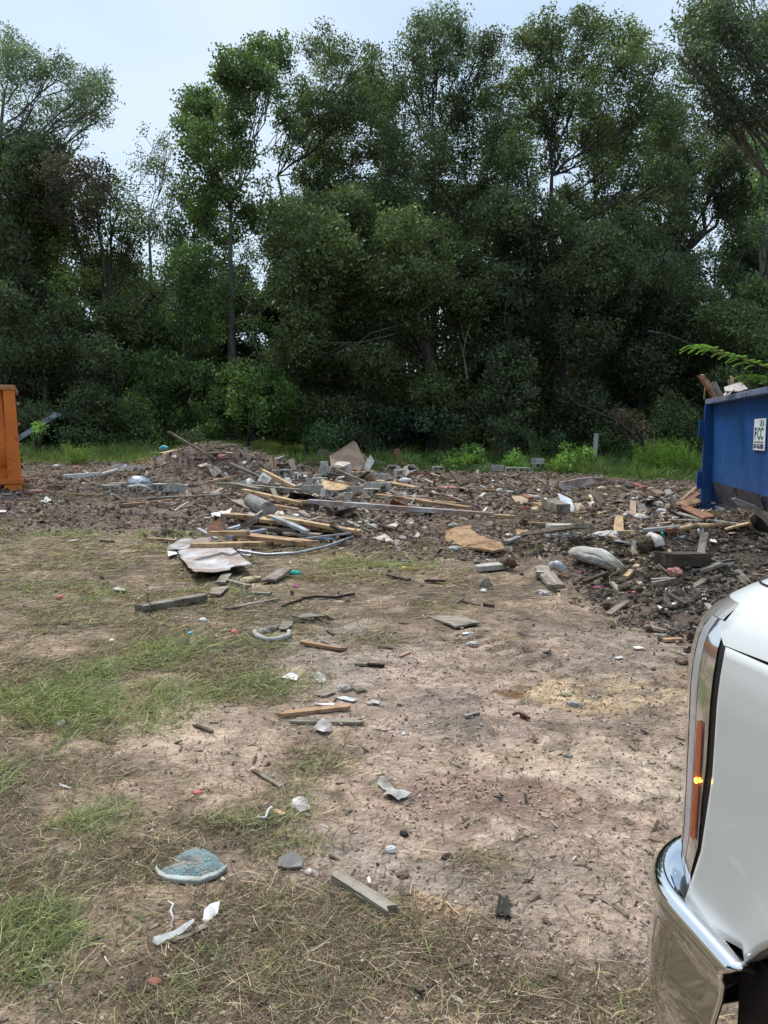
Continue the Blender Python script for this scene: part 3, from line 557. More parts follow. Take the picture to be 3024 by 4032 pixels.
# green and half-dry upright grass
x, y = wedge(720000, 1.75, 13, pad=1.9); g = green(x, y); tf = turf(x, y); k = rg.random(len(x)) < np.clip(g*.85*(.04+.96*sst(.46, .62, fbm(x*2.6, y*2.6, o=4, seed=5)))+tf*.06, 0, 1); x, y, g = x[k], y[k], g[k]; n = len(x); far = np.clip(y/4, .8, 3)
blades('green_grass', x, y, (.05+.13*rg.random(n)**1.6)*(.7+.5*g)*far**.35, (.0022+.0028*rg.random(n))*far, .25+.5*rg.random(n), .15+.4*rg.random(n),
       gmix(n, [(.19, .24, .085), (.28, .31, .13), (.40, .37, .20), (.13, .17, .06)], [3, 3, 4.5, 2.5]), label='green grass tufts growing between the straw on the left')
# sparse bits on the bare track
x, y = wedge(25000, 1.8, 12, pad=1.9); n = len(x); far = np.clip(y/4, .8, 3)
blades('straw_litter', x, y, (.03+.07*rg.random(n))*far**.5, (.002+.003*rg.random(n))*far, .02+.1*rg.random(n), .05*rg.random(n), gmix(n, [(.44, .36, .25), (.14, .105, .08), (.22, .17, .125)], [3, 2, 4]), K=3, label='stray straw and dark twigs over the bare track', cat='litter')
# dark root fibres in the churned soil
x, y = wedge(80000, 6, 26, pad=1.0, p=.8); k = (mudm(x, y) > .5) & (rg.random(len(x)) < sst(.45, .62, fbm(x*1.2, y*1.2, o=3, seed=91))+.9*np.exp(-((x+5)/2.2)**2-((y-22.8)/1.6)**2)+.12); x, y = x[k], y[k]; n = len(x); far = np.clip(y/5, 1, 4.2)
blades('root_fibres', x, y, (.10+.16*rg.random(n))*far**.6, (.003+.003*rg.random(n))*far, .05+.5*rg.random(n)**2, .15+.4*rg.random(n), gmix(n, [(.15, .11, .085), (.095, .07, .055), (.30, .23, .16), (.16, .14, .08)], [3, 3, 2, .6]), label='tangled roots and dead grass in the churned soil', cat='roots')
# tall grass at the back of the clearing
x, y = wedge(330000, 21, 40, k=.56, pad=1.5, p=.8); e = 26.2-3.6*sst(4, 8, x)-.8*sst(-4, -8, x)+(fbm(x*.5, y*.5, o=3, seed=5)-.5)*2
k = (y > e) & (rg.random(len(x)) < .5+.9*(fbm(x*.8, y*.8, o=3, seed=95)-.3)); x, y = x[k], y[k]; n = len(x)
tl = .55+.9*sst(.35, .7, fbm(x*.6, y*.6, o=3, seed=96)); tl = tl*(.35+.65*sst(0, 1.6, y-e[k]))
hue = sst(-2, 6, x)[:, None]
cg = gmix(n, [(.14, .20, .055), (.23, .28, .09), (.10, .15, .04), (.32, .31, .16)], [4, 3, 3, 1.3])*(1-.35*hue*np.array([1, .8, 1]))
blades('tall_grass', x, y, (.25+.4*rg.random(n))*tl, .012+.014*rg.random(n), .65+.33*rg.random(n), .15+.45*rg.random(n)**1.5, cg, label='tall green meadow grass between the rubble and the wood')
# pebbles, clods, chips
ICO = np.array([(0, 0, 1)]+[(.894*math.cos(a), .894*math.sin(a), .447) for a in np.arange(5)*2*math.pi/5]+[(.894*math.cos(a), .894*math.sin(a), -.447) for a in (np.arange(5)+.5)*2*math.pi/5]+[(0, 0, -1)])
IF = [(0, 1+i, 1+(i+1) % 5) for i in range(5)]+[(1+i, 6+i, 1+(i+1) % 5) for i in range(5)]+[(1+(i+1) % 5, 6+i, 6+(i+1) % 5) for i in range(5)]+[(11, 6+(i+1) % 5, 6+i) for i in range(5)]
IF = np.array(IF)
CUBE = np.array([(-1, -1, -1), (1, -1, -1), (1, 1, -1), (-1, 1, -1), (-1, -1, 1), (1, -1, 1), (1, 1, 1), (-1, 1, 1)], float)
CF = np.array([(3, 2, 1, 0), (4, 5, 6, 7), (0, 1, 5, 4), (1, 2, 6, 5), (2, 3, 7, 6), (3, 0, 4, 7)])
def lumps(name, x, y, sx, sy, sz, colr, T, TF, rough, label, cat, m, smooth=False, sink=.25, tilt=.4):
    n = len(x); k = len(T); P = T[None]*(1+rg.normal(size=(n, k, 1))*rough)
    P = P*np.stack([sx, sy, sz], -1)[:, None]
    a = rg.random(n)*6.283; ta = rg.normal(size=n)*tilt; ca, sa, ct, st = np.cos(a), np.sin(a), np.cos(ta), np.sin(ta)
    X0, Y0, Z0 = P[..., 0], P[..., 1], P[..., 2]
    X1 = X0*ct[:, None]-Z0*st[:, None]; Z1 = X0*st[:, None]+Z0*ct[:, None]
    V = np.stack([X1*ca[:, None]-Y0*sa[:, None]+x[:, None], X1*sa[:, None]+Y0*ca[:, None]+y[:, None], Z1+(H(x, y)+sz*(1-2*sink)+np.abs(np.sin(ta))*sx*.5)[:, None]], -1).reshape(-1, 3)
    Q = (TF[None]+(np.arange(n)*k)[:, None, None]).reshape(-1, TF.shape[1])
    o = link(name, quads(name, V, Q, np.repeat(colr, k, axis=0), smooth), m); tag(o, label, cat, kind='stuff'); return o
def vcmat(name, rough=.9, spec=.2, lo=.7, hi=1.3):
    m = bpy.data.materials.new(name); m.use_nodes = True; t = m.node_tree; b = t.nodes['Principled BSDF']; n = t.nodes.new; l = t.links.new
    b.inputs['Roughness'].default_value = rough; b.inputs['Specular IOR Level'].default_value = spec
    va = n('ShaderNodeVertexColor'); va.layer_name = 'col'; z = n('ShaderNodeTexNoise'); z.inputs['Scale'].default_value = 60; z.inputs['Detail'].default_value = 4
    tc = n('ShaderNodeTexCoord'); l(tc.outputs['Object'], z.inputs['Vector']); mr = n('ShaderNodeMapRange'); mr.inputs['From Min'].default_value = .3; mr.inputs['From Max'].default_value = .7; mr.inputs['To Min'].default_value = lo; mr.inputs['To Max'].default_value = hi; l(z.outputs[0], mr.inputs[0])
    v = n('ShaderNodeVectorMath'); v.operation = 'SCALE'; l(va.outputs[0], v.inputs[0]); l(mr.outputs[0], v.inputs['Scale']); l(v.outputs[0], b.inputs['Base Color']); MAT[name] = m; return m
vcmat('stone_grain'); vcmat('clod_grain', .95, .1); vcmat('chip_grain', .85, .2)
x, y = wedge(60000, 1.75, 7.5, k=.52, pad=.3)
dens = .03+.95*np.clip(1.1-pd(x, y, 1950, 3150, .75, .30), 0, 1)+.55*np.clip(1.1-pd(x, y, 2250, 3850, .8, .55), 0, 1)+.35*np.clip(1.1-pd(x, y, 1900, 3500, .5, .3), 0, 1)+.12*sst(-.4, .2, x)*(1-sst(5, 6.5, y))+.45*np.clip(1-pd(x, y, 850, 3650, .2, .12), 0, 1)
dens = dens*(.3+1.1*sst(.4, .6, fbm(x*3, y*3, o=3, seed=33)))
k = rg.random(len(x)) < dens; x, y = x[k], y[k]; n = len(x); s = (.0022+.0062*rg.random(n)**2.2)*np.clip(y/3, .9, 1.6)
lumps('gravel', x, y, s, s*(.6+.3*rg.random(n)), s*.6, gmix(n, [(.34, .24, .19), (.42, .33, .27), (.50, .44, .38), (.26, .19, .155), (.62, .57, .52)], [4, 4, 2, 3, .6], .2), ICO, IF, .12, 'small reddish and grey pebbles pressed into the track', 'gravel', MAT['stone_grain'], True)
x, y = wedge(60000, 4.8, 27, pad=1.0, p=.75); m_ = mudm(x, y); k = (rg.random(len(x)) < m_*(.25+.9*sst(.42, .6, fbm(x*1.5, y*1.5, o=3, seed=34)))+.003); x, y = x[k], y[k]; n = len(x); s = (.008+.024*rg.random(n)**3)*np.clip(y/9, .8, 2.0)
rtm = (sst(1.0, 3.0, x)*(1-sst(12, 14, y)))[:, None]
lumps('soil_clods', x, y, s*1.2, s, s*.8, gmix(n, [(.22, .16, .13), (.17, .125, .10), (.29, .22, .18)], [4, 3, 2], .2)*(1-.35*rtm), ICO, IF, .22, 'broken clods of dark brown soil over the cleared plot', 'soil', MAT['clod_grain'], False, tilt=.8)
x, y = wedge(30000, 5.2, 13, pad=.5); dk = mudm(x, y)*sst(1.0, 2.4, x+(fbm(x*1.4, y*1.4, o=3, seed=35)-.5)*1.6)*(1-sst(11.5, 13, y)); k = rg.random(len(x)) < dk*(.2+.9*sst(.4, .58, fbm(x*2.2, y*2.2, o=3, seed=36))); x, y = x[k], y[k]; n = len(x); s = .008+.030*rg.random(n)**3
lumps('churned_soil', x, y, s*1.3, s, s*.85, gmix(n, [(.125, .097, .078), (.095, .075, .061), (.18, .145, .115)], [4, 3, 2], .2), ICO, IF, .26, 'dark churned soil lumps on the bank before the blue container', 'soil', MAT['clod_grain'], False, tilt=.8)
x, y = wedge(5000, 1.8, 6.5, k=.52, pad=.3); n = len(x); s = (.002+.007*rg.random(n)**3)
lumps('soil_crumbs', x, y, s*1.2, s, s*.6, gmix(n, [(.34, .27, .21), (.42, .34, .27), (.25, .195, .15)], [4, 3, 2], .2), ICO, IF, .22, 'crumbs of soil lying over the near track', 'soil', MAT['clod_grain'], False, tilt=.8)
x, y = wedge(30000, 4.6, 27, pad=1.0, p=.8); m_ = mudm(x, y)
hot = np.exp(-((x+.3)/3.5)**2-((y-20)/4)**2)+np.exp(-((x-5.2)/1.8)**2-((y-15.5)/2.5)**2)+.7*np.exp(-((x-3)/1.6)**2-((y-8.5)/2.0)**2)+.5*np.exp(-((x+1.5)/2)**2-((y-13)/2)**2)
k = rg.random(len(x)) < np.clip(m_*(.05+.85*hot), 0, 1)+.004; x, y = x[k], y[k]; n = len(x); s = (.012+.055*rg.random(n)**2.5)*np.clip(y/12, .6, 1.5)
lumps('rubble_chips', x, y, s*(1+1.6*rg.random(n)**2), s*.6, s*.10+.002, gmix(n, [(.36, .27, .19), (.20, .155, .12), (.66, .64, .60), (.45, .30, .24), (.30, .28, .25), (.11, .08, .065), (.55, .42, .27)], [3, 4.5, 1.5, 1.6, 2, 4, 1.2], .2), CUBE, CF, .16, 'splinters, chips and crumbs of broken house over the plot', 'rubble', MAT['chip_grain'], tilt=.35)
x, y = wedge(9000, 7, 26, pad=1.0, p=.7); hot2 = np.exp(-((x+.6)/3.0)**2-((y-19.5)/3.4)**2)+np.exp(-((x-5.4)/1.5)**2-((y-15.3)/2.0)**2)+.6*np.exp(-((x+1.2)/1.6)**2-((y-13.2)/1.2)**2)+.45*np.exp(-((x-3)/1.5)**2-((y-9)/1.5)**2)+.5*np.exp(-((x+4.8)/1.3)**2-((y-23)/1.2)**2)
k = rg.random(len(x)) < np.clip(hot2*.75, 0, 1); x, y = x[k], y[k]; n = len(x); s = (.03+.10*rg.random(n)**2.2)*np.clip(y/14, .6, 1.3)
lumps('broken_rubble', x, y, s*(1+1.8*rg.random(n)**2), s*.55, s*.08+.006, gmix(n, [(.40, .30, .21), (.25, .20, .155), (.60, .57, .53), (.44, .33, .28), (.33, .31, .28), (.13, .10, .08), (.58, .45, .30)], [3, 4, 1.3, 1.5, 2.2, 3, 1.6], .2), CUBE, CF, .18, 'tangled splintered boards and broken scraps of the demolished house', 'rubble', MAT['chip_grain'], tilt=.28, sink=.35)
x, y = wedge(900, 1.8, 6.5, k=.52, pad=.3); n = len(x); s = .004+.012*rg.random(n)**2.5
lumps('bark_bits', x, y, s*(1+2*rg.random(n)), s*.5, s*.15+.001, gmix(n, [(.10, .08, .06), (.18, .14, .10), (.4, .34, .27), (.55, .52, .47)], [5, 3, 1, .12], .2), CUBE, CF, .2, 'bits of bark and wood crumbs on the near ground', 'litter', MAT['chip_grain'], tilt=.25)
print('cover done', sum(len(m.polygons) for m in bpy.data.meshes))
# ================================================================ things
_LONG = (.12, 2.2, 2.2)
mat('wood_new', (.58, .41, .24), (.44, .28, .14), 10, .75, stretch=_LONG, dirt=.35, dscale=5, bump=.3, bscale=50)
mat('wood_orange', (.50, .32, .19), (.33, .19, .10), 10, .75, stretch=_LONG, dirt=.4, dscale=5, bump=.3, bscale=50)
mat('wood_grey', (.36, .31, .255), (.22, .185, .145), 11, .85, stretch=_LONG, dirt=.45, dscale=5, bump=.5, bscale=50)
mat('wood_dark', (.125, .092, .07), (.06, .045, .035), 11, .9, stretch=_LONG, dirt=.3, dscale=5, bump=.5, bscale=50)
mat('wood_red', (.34, .16, .10), (.22, .10, .06), 11, .85, stretch=_LONG, dirt=.4, dscale=5, bump=.3)
mat('post_wood', (.46, .43, .38), (.33, .30, .26), 11, .85, stretch=(2, 2, .2), bump=.4)
mat('plywood', (.42, .30, .21), (.30, .20, .13), 5, .8, stretch=(.5, 1.5, 1), dirt=.45, dirtcol=(.20, .15, .11), dscale=2.2, bump=.2)
mat('chipboard', (.56, .37, .21), (.36, .22, .12), 28, .9, dirt=.5, dirtcol=(.24, .13, .07), dscale=4, bump=1, bscale=60)
mat('siding', (.58, .50, .45), (.50, .43, .38), 4, .55, dirt=.4, dirtcol=(.30, .23, .18), dscale=3)
mat('concrete', (.50, .475, .43), (.37, .35, .315), 9, .95, dirt=.3, dirtcol=(.20, .165, .135), dscale=5, bump=.5, bscale=70)
mat('white_sheet', (.62, .66, .68), (.50, .54, .56), 3, .45, dirt=.85, dirtcol=(.30, .22, .175), dscale=2.3, bump=.1)
mat('galvanised', (.50, .52, .55), (.36, .38, .41), 6, .4, metal=.3, dirt=.3, dirtcol=(.18, .14, .11), dscale=4)
mat('foil', (.74, .76, .79), (.54, .56, .59), 8, .3, metal=.3, dirt=.25, dscale=5, bump=.5, bscale=14)
mat('bright_sheet', (.74, .78, .82), (.62, .66, .70), 5, .35, dirt=.2, dscale=6)
mat('plastic_white', (.78, .78, .76), (.66, .66, .64), 6, .5, dirt=.3, dirtcol=(.35, .29, .23), dscale=9)
mat('paper', (.74, .73, .70), (.60, .58, .55), 10, .9, dirt=.3, dirtcol=(.36, .30, .25), dscale=9)
mat('grey_scrap', (.33, .31, .29), (.22, .20, .18), 9, .9, dirt=.35, dscale=7)
mat('pink_wool', (.60, .32, .27), (.44, .20, .17), 14, 1, dirt=.35, dscale=6, bump=1, bscale=40)
mat('foam', (.66, .58, .36), (.5, .42, .26), 14, 1, dirt=.35, dscale=6, bump=1)
mat('brick', (.36, .15, .10), (.25, .10, .07), 12, .95, dirt=.3, bump=.4)
mat('black_plastic', (.025, .025, .028), (.015, .015, .016), 6, .45, dirt=.35, dirtcol=(.12, .09, .07))
mat('rusty', (.16, .07, .035), (.08, .04, .025), 14, .95, dirt=.3)
mat('rag_white', (.62, .60, .56), (.42, .39, .35), 9, .95, dirt=.45, dirtcol=(.20, .15, .12), dscale=6)
mat('sacking', (.60, .57, .51), (.42, .39, .34), 5, .9, dirt=.45, dirtcol=(.15, .115, .085), dscale=3, bump=.3, bscale=120)
mat('red_scrap', (.55, .15, .13), (.38, .10, .09), 9, .6); mat('teal', (.02, .45, .36), (.02, .35, .3), 9, .6); mat('blue_scrap', (.05, .20, .42), (.03, .12, .3), 9, .5)
mat('cyan', (.12, .48, .55), (.1, .4, .5), 9, .4); mat('yellow', (.62, .42, .08), (.5, .34, .08), 9, .7); mat('magenta', (.50, .06, .22), (.4, .05, .2), 9, .5)
mat('bark_brown', (.20, .14, .095), (.10, .07, .05), 12, .95, dirt=.4, bump=.8)
mat('charcoal', (.05, .045, .04), (.025, .022, .02), 16, .95, bump=.8)
ZC = {0: (0, 0, 1), 1: (0, 1650, .6076), 2: (900, 1650, .4822), 3: (1600, 1650, .4822), 4: (2200, 1650, .4967), 5: (2400, 2200, .8287), 6: (0, 2200, .7233), 7: (1100, 2200, .7233), 8: (400, 3100, .8439)}
def src(z, x, y): o = ZC[z]; return o[0]+x*o[2], o[1]+y*o[2]
def ath(px, py, h=0.0):
    d = ray(px, py); t = np.concatenate([np.linspace(1.2, 14, 500), np.linspace(14.02, 60, 700)])
    g = CAMZ+t*d[2]-H(t*d[0], t*d[1])-h; k = np.nonzero(g < 0)[0]; i = max(k[0], 1) if len(k) else len(t)-1
    f = g[i-1]/(g[i-1]-g[i]+1e-9); tt = t[i-1]+(t[i]-t[i-1])*f
    return Vector((tt*d[0], tt*d[1], CAMZ+tt*d[2]))
def Hf(x, y): return float(H(x, y))
rd = random.Random(5)
def frame(x, up=Vector((0, 0, 1))):
    x = x.normalized(); y = up.cross(x); y = y.normalized() if y.length > 1e-4 else Vector((0, 1, 0)); z = x.cross(y)
    return Matrix((x, y, z)).transposed()
def plank_mesh(L_, w, t, ragged=.5, bow=0.0, seg=7, seed=0):
    r = random.Random(seed); V, Fc = [], []; k = 4
    for i in range(seg+1):
        s = i/seg; x = (s-.5)*L_
        for j in range(k):
            yy = (j/(k-1)-.5)*w*(1+(r.random()-.5)*.03); e = 0
            if i in (0, seg): e = (r.random()-.3)*ragged*min(w, .25)*(1 if i else -1)
            zz = math.sin(s*math.pi)*bow+(r.random()-.5)*t*.04
            V.append((x+e, yy, zz+t/2)); V.append((x+e*(.7+.5*r.random()), yy, zz-t/2))
    def id_(i, j, b): return (i*k+j)*2+b
    for i in range(seg):
        for j in range(k-1):
            Fc.append((id_(i, j, 0), id_(i+1, j, 0), id_(i+1, j+1, 0), id_(i, j+1, 0))); Fc.append((id_(i, j, 1), id_(i, j+1, 1), id_(i+1, j+1, 1), id_(i+1, j, 1)))
        Fc.append((id_(i, 0, 0), id_(i, 0, 1), id_(i+1, 0, 1), id_(i+1, 0, 0))); Fc.append((id_(i, k-1, 0), id_(i+1, k-1, 0), id_(i+1, k-1, 1), id_(i, k-1, 1)))
    for j in range(k-1):
        Fc.append((id_(0, j, 0), id_(0, j+1, 0), id_(0, j+1, 1), id_(0, j, 1))); Fc.append((id_(seg, j, 0), id_(seg, j, 1), id_(seg, j+1, 1), id_(seg, j+1, 0)))
    me = bpy.data.meshes.new('plank'); me.from_pydata(V, [], Fc); return me
CNT = [0]
def B(z, x0, y0, x1, y1, w, t, m, label, h0=0, h1=0, roll=0, name='board', cat='board', ragged=.4, bow=0, group=None, lift=True):
    if z == 4 and t < .1 and w > .05: w *= .8; t *= .7; h0 -= .015; h1 -= .015
    if z in (1, 2, 3) and w > .05: w *= 1.25; t *= 1.15
    a = ath(*src(z, x0, y0), h0+t*.5); b = ath(*src(z, x1, y1), h1+t*.5)
    if lift:
        s = np.linspace(0, 1, 12); g = H(a.x+(b.x-a.x)*s, a.y+(b.y-a.y)*s)-(a.z+(b.z-a.z)*s)+t*.35; k = max(0.0, float(np.sort(g)[-3])); k = min(k, .12); a.z += k; b.z += k
    L_ = (b-a).length; CNT[0] += 1
    o = link(name, plank_mesh(L_, w, t, ragged, bow, seed=CNT[0]), MAT[m]); o.location = (a+b)/2
    o.rotation_euler = (frame(b-a) @ Matrix.Rotation(R(roll), 3, 'X')).to_euler()
    return tag(o, label, cat, group)
def poly_obj(name, P, t, m, crumple=0.0, cut=2, drape=False, wave=2.5, seed=0, smooth=False):
    """a sheet spanning the corner points P, thickness t, crumpled"""
    c = sum(P, Vector())/len(P); bm = bmesh.new(); vs = [bm.verts.new(p-c) for p in P]; f = bm.faces.new(vs); f.normal_update(); nrm = f.normal.copy()
    bmesh.ops.triangulate(bm, faces=bm.faces[:])
    for _ in range(cut): bmesh.ops.subdivide_edges(bm, edges=bm.edges[:], cuts=1, use_grid_fill=True); bmesh.ops.triangulate(bm, faces=[f for f in bm.faces if len(f.verts) > 3])
    jag = (.10 if m == 'chipboard' else .022)*min(.6, max((p-c).length for p in P)); q_ = np.array([v.co for v in bm.verts]); fq = 5 if m == 'chipboard' else 9
    for v, j1, j2, j3 in zip(bm.verts, fbm(q_[:, 0]*fq, q_[:, 1]*fq, q_[:, 2]*fq, o=4, seed=seed+1)-.5, fbm(q_[:, 0]*fq, q_[:, 1]*fq, q_[:, 2]*fq, o=4, seed=seed+2)-.5, fbm(q_[:, 0]*fq, q_[:, 1]*fq, q_[:, 2]*fq, o=4, seed=seed+3)-.5):
        dv = Vector((j1, j2, j3))*2*jag; v.co += dv-nrm*dv.dot(nrm)
    co = np.array([v.co for v in bm.verts]); n = (fbm(co[:, 0]*wave+seed, co[:, 1]*wave, co[:, 2]*wave, o=3, seed=seed)-.5)*2*crumple
    for v, k in zip(bm.verts, n):
        v.co += nrm*float(k)
    if drape:
        co = np.array([v.co for v in bm.verts]); g = H(co[:, 0]+c.x, co[:, 1]+c.y)-c.z+.004+t
        for v, k in zip(bm.verts, g): v.co.z = max(v.co.z, float(k))
    bmesh.ops.recalc_face_normals(bm, faces=bm.faces[:]); bmesh.ops.solidify(bm, geom=bm.faces[:], thickness=t)
    me = bpy.data.meshes.new(name); bm.to_mesh(me); bm.free()
    for p in me.polygons: p.use_smooth = smooth
    o = link(name, me, MAT[m]); o.location = c; return o
def S(z, pts, m, label, h=0.01, t=.004, cr=.02, cut=3, drape=True, name='scrap', cat='scrap', group=None, wave=2.5, smooth=False):
    CNT[0] += 1; hs = h if isinstance(h, (list, tuple)) else [h]*len(pts)
    P = [ath(*src(z, *p), k) for p, k in zip(pts, hs)]
    return tag(poly_obj(name, P, t, m, cr, cut, drape, wave, CNT[0], smooth), label, cat, group)
def U(z, pts, base, m, label, t=.02, dy=None, cr=0.0, name='panel', cat='panel', cut=2):
    """standing sheet: its corners at the depth of the ground point under it, leaning by dy"""
    CNT[0] += 1; Y = ath(*src(z, *base)).y; dy = dy or [0]*len(pts)
    P = [pt(*src(z, *p), Y+k) for p, k in zip(pts, dy)]
    return tag(poly_obj(name, P, t, m, cr, cut, False, 2, CNT[0]), label, cat)
def W_(z, x, y, rx, ry, rz, m, label, rough=.35, name='scrap', cat='scrap', h=0, rot=None, fr=2.2, smooth=True):
    ks = {1: .62, 2: .62, 3: .62, 4: .58, 6: .75, 7: .75}.get(z, 1); rx *= ks; ry *= ks; rz *= ks
    CNT[0] += 1; p = ath(*src(z, x, y), h); bm = bmesh.new(); bmesh.ops.create_icosphere(bm, subdivisions=4, radius=1)
    co = np.array([v.co for v in bm.verts]); s = CNT[0]*3.1
    n = 1+(1-np.abs(fbm(co[:, 0]*fr+s, co[:, 1]*fr, co[:, 2]*fr, o=4, seed=CNT[0])-.5)*4)*rough
    for v, k in zip(bm.verts, n): v.co = Vector((v.co.x*rx*k, v.co.y*ry*k, v.co.z*rz*k))
    me = bpy.data.meshes.new(name); bm.to_mesh(me); bm.free()
    for q in me.polygons: q.use_smooth = smooth
    o = link(name, me, MAT[m]); o.location = p+Vector((0, 0, rz*.6)); o.rotation_euler = (0, 0, rd.random()*6 if rot is None else R(rot)); return tag(o, label, cat)
def T(z, pts, r, m, label, h=0, name='pipe', cat='pipe', n=10, ridged=0):
    r0_ = r if hasattr(r, "real") else r[0]; P = [ath(*src(z, *p), k+r0_) for p, k in zip(pts, h if isinstance(h, (list, tuple)) else [h]*len(pts))]
    tt = np.linspace(0, len(P)-1, 60 if ridged else max(12, 5*len(P))); A = np.array(P); A = np.stack([np.interp(tt, np.arange(len(P)), A[:, i]) for i in range(3)], 1); c = A.mean(0)
    rr = [r*(1+(ridged if i % 2 else 0)) for i in range(len(A))] if hasattr(r, 'real') else np.interp(tt, np.arange(len(P)), r)
    o = MB().tube([Vector(a-c) for a in A], rr, n).build(name, MAT[m], smooth=not ridged); o.location = Vector(c); return tag(o, label, cat)
# ---- concrete blocks: one mesh with two open cores, copied
def block_mesh(Lx=.39, Ly=.19, Lz=.19, cores=2):
    xs = [0, .032]; k = (Lx-.032*(cores+1))/cores
    for i in range(cores): xs += [xs[-1]+k, xs[-1]+k+.032]
    ys_ = [0, .032, Ly-.032, Ly]; xs = [a-Lx/2 for a in xs]; ys_ = [a-Ly/2 for a in ys_]
    nx, ny = len(xs)-1, 3; sol = lambda i, j: 0 <= i < nx and 0 <= j < ny and not (j == 1 and i % 2 == 1)
    bm = bmesh.new()
    def q(a, b, c, d): bm.faces.new([bm.verts.new(v) for v in (a, b, c, d)])
    for i in range(nx):
        for j in range(ny):
            if not sol(i, j): continue
            x0, x1, y0, y1, h = xs[i], xs[i+1], ys_[j], ys_[j+1], Lz/2
            q((x0, y0, h), (x1, y0, h), (x1, y1, h), (x0, y1, h)); q((x0, y1, -h), (x1, y1, -h), (x1, y0, -h), (x0, y0, -h))
            if not sol(i-1, j): q((x0, y1, -h), (x0, y0, -h), (x0, y0, h), (x0, y1, h))
            if not sol(i+1, j): q((x1, y0, -h), (x1, y1, -h), (x1, y1, h), (x1, y0, h))
            if not sol(i, j-1): q((x0, y0, -h), (x1, y0, -h), (x1, y0, h), (x0, y0, h))
            if not sol(i, j+1): q((x1, y1, -h), (x0, y1, -h), (x0, y1, h), (x1, y1, h))
    bmesh.ops.remove_doubles(bm, verts=bm.verts[:], dist=1e-4)
    for v in bm.verts: v.co += Vector([(rd.random()-.5)*.005 for _ in range(3)])
    me = bpy.data.meshes.new('concrete_block'); bm.to_mesh(me); bm.free(); return me
BM2 = block_mesh(); BM1 = block_mesh(.19, .19, .19, 1)
def K(z, x, y, label, rz=0, pose='up', tilt=0, h=0, half=False, sc=1.0, group='concrete blocks in the rubble'):
    """x, y: the middle of the block's foot in the picture"""
    p = ath(*src(z, x, y), h); o = link('concrete_block', BM1 if half else BM2); 
    if not o.data.materials: o.data.materials.append(MAT['concrete'])
    e = {'up': (0, 0, 0), 'side': (R(90), 0, 0), 'end': (0, R(90), 0)}[pose]; hz = {'up': .095, 'side': .095, 'end': .195 if not half else .095}[pose]
    M = Matrix.Rotation(R(rz), 3, 'Z') @ Matrix.Rotation(R(tilt), 3, 'Y') @ Euler(e).to_matrix(); o.rotation_euler = M.to_euler(); o.scale = (sc,)*3
    o.location = p+Vector((0, .08, hz*sc+.035+abs(math.sin(R(tilt)))*.1)); return tag(o, label, 'concrete block', group)

# ---------------------------------------------------------------- blue container
def container(name, label, origin, rz, parts): ...
P0 = ath(2756, 2003); t = empty('roll_off_container', P0, -math.atan(.21)); tag(t, 'scratched blue steel rubbish container heaped with rubble at the right edge', 'container'); BS = .905; t.scale = (BS,)*3
mat('blue_paint', (.010, .082, .27), (.008, .056, .19), 1.3, .42, stretch=(1, 1, .35), spec=.45, var=0, bump=.05)
# worn streaks in the paint
m = MAT['blue_paint']; nt_ = m.node_tree; b = nt_.nodes['Principled BSDF']; n = nt_.nodes.new; l = nt_.links.new
lk = b.inputs['Base Color'].links[0].from_socket
tc = n('ShaderNodeTexCoord'); mp = n('ShaderNodeMapping'); mp.inputs['Scale'].default_value = (3, 7.5, .9); z = n('ShaderNodeTexNoise'); z.inputs['Scale'].default_value = 2.6; z.inputs['Detail'].default_value = 8; z.inputs['Roughness'].default_value = .7
r = n('ShaderNodeValToRGB'); r.color_ramp.elements[0].position = .55; r.color_ramp.elements[1].position = .86; r.color_ramp.elements[1].color = (.75, .75, .75, 1); l(tc.outputs['Object'], mp.inputs[0]); l(mp.outputs[0], z.inputs['Vector']); l(z.outputs[0], r.inputs[0])
q = n('ShaderNodeMixRGB'); l(r.outputs[0], q.inputs[0]); l(lk, q.inputs[1]); q.inputs[2].default_value = (.26, .30, .36, 1); l(q.outputs[0], b.inputs['Base Color'])
mat('worn_rail', (.12, .16, .24), (.04, .08, .18), 5, .7, stretch=(1, .4, 1), dirt=.4, dirtcol=(.30, .26, .22), dscale=6, var=0)
mat('black_steel', (.03, .03, .035), (.02, .02, .022), 6, .6, dirt=.2); mat('scuffed_steel', (.10, .11, .13), (.035, .04, .06), 4, .5, stretch=(1, .5, 1.5), dirt=.35, dirtcol=(.15, .12, .10), dscale=3, var=0)
LN = 6.7
g = MB()
sec = [(.35, .16), (.19, .62), (.165, 2.26)]   # outer side section, x and z
for (xa, za), (xb, zb) in zip(sec[1:-1], sec[2:]): g.add([(xa, -LN, za), (xa, -.1, za), (xb, -.1, zb), (xb, -LN, zb)], [(0, 1, 2, 3)])
g.add([(.21, -LN, .62), (.21, -.1, .62), (.205, -.1, 2.24), (.205, -LN, 2.24)], [(3, 2, 1, 0)])
for x in (2.4-.165,): g.box(x-.03, -LN, .3, x, -.1, 2.26)
g.box(.21, -.1, .16, 2.2, -.04, 2.26); g.box(.21, -LN, .16, 2.2, -LN+.06, 2.26)
g.build('body', MAT['blue_paint'], t)
g = MB(); g.add([(.35, -LN, .16), (.35, -.12, .16), (.19, -.12, .618), (.19, -LN, .618)], [(0, 1, 2, 3)]); g.add([(.38, -LN, .16), (.38, -.12, .16), (.215, -.12, .618), (.215, -LN, .618)], [(3, 2, 1, 0)]); g.build('lower_side', MAT['scuffed_steel'], t)
g = MB(); g.box(.30, -LN, .10, 2.1, -.1, .158); g.build('floor', MAT['black_steel'], t)
MB().box(0.02, -LN, 2.262, .20, .03, 2.37).build('top_rail', MAT['worn_rail'], t, bevel=.012)
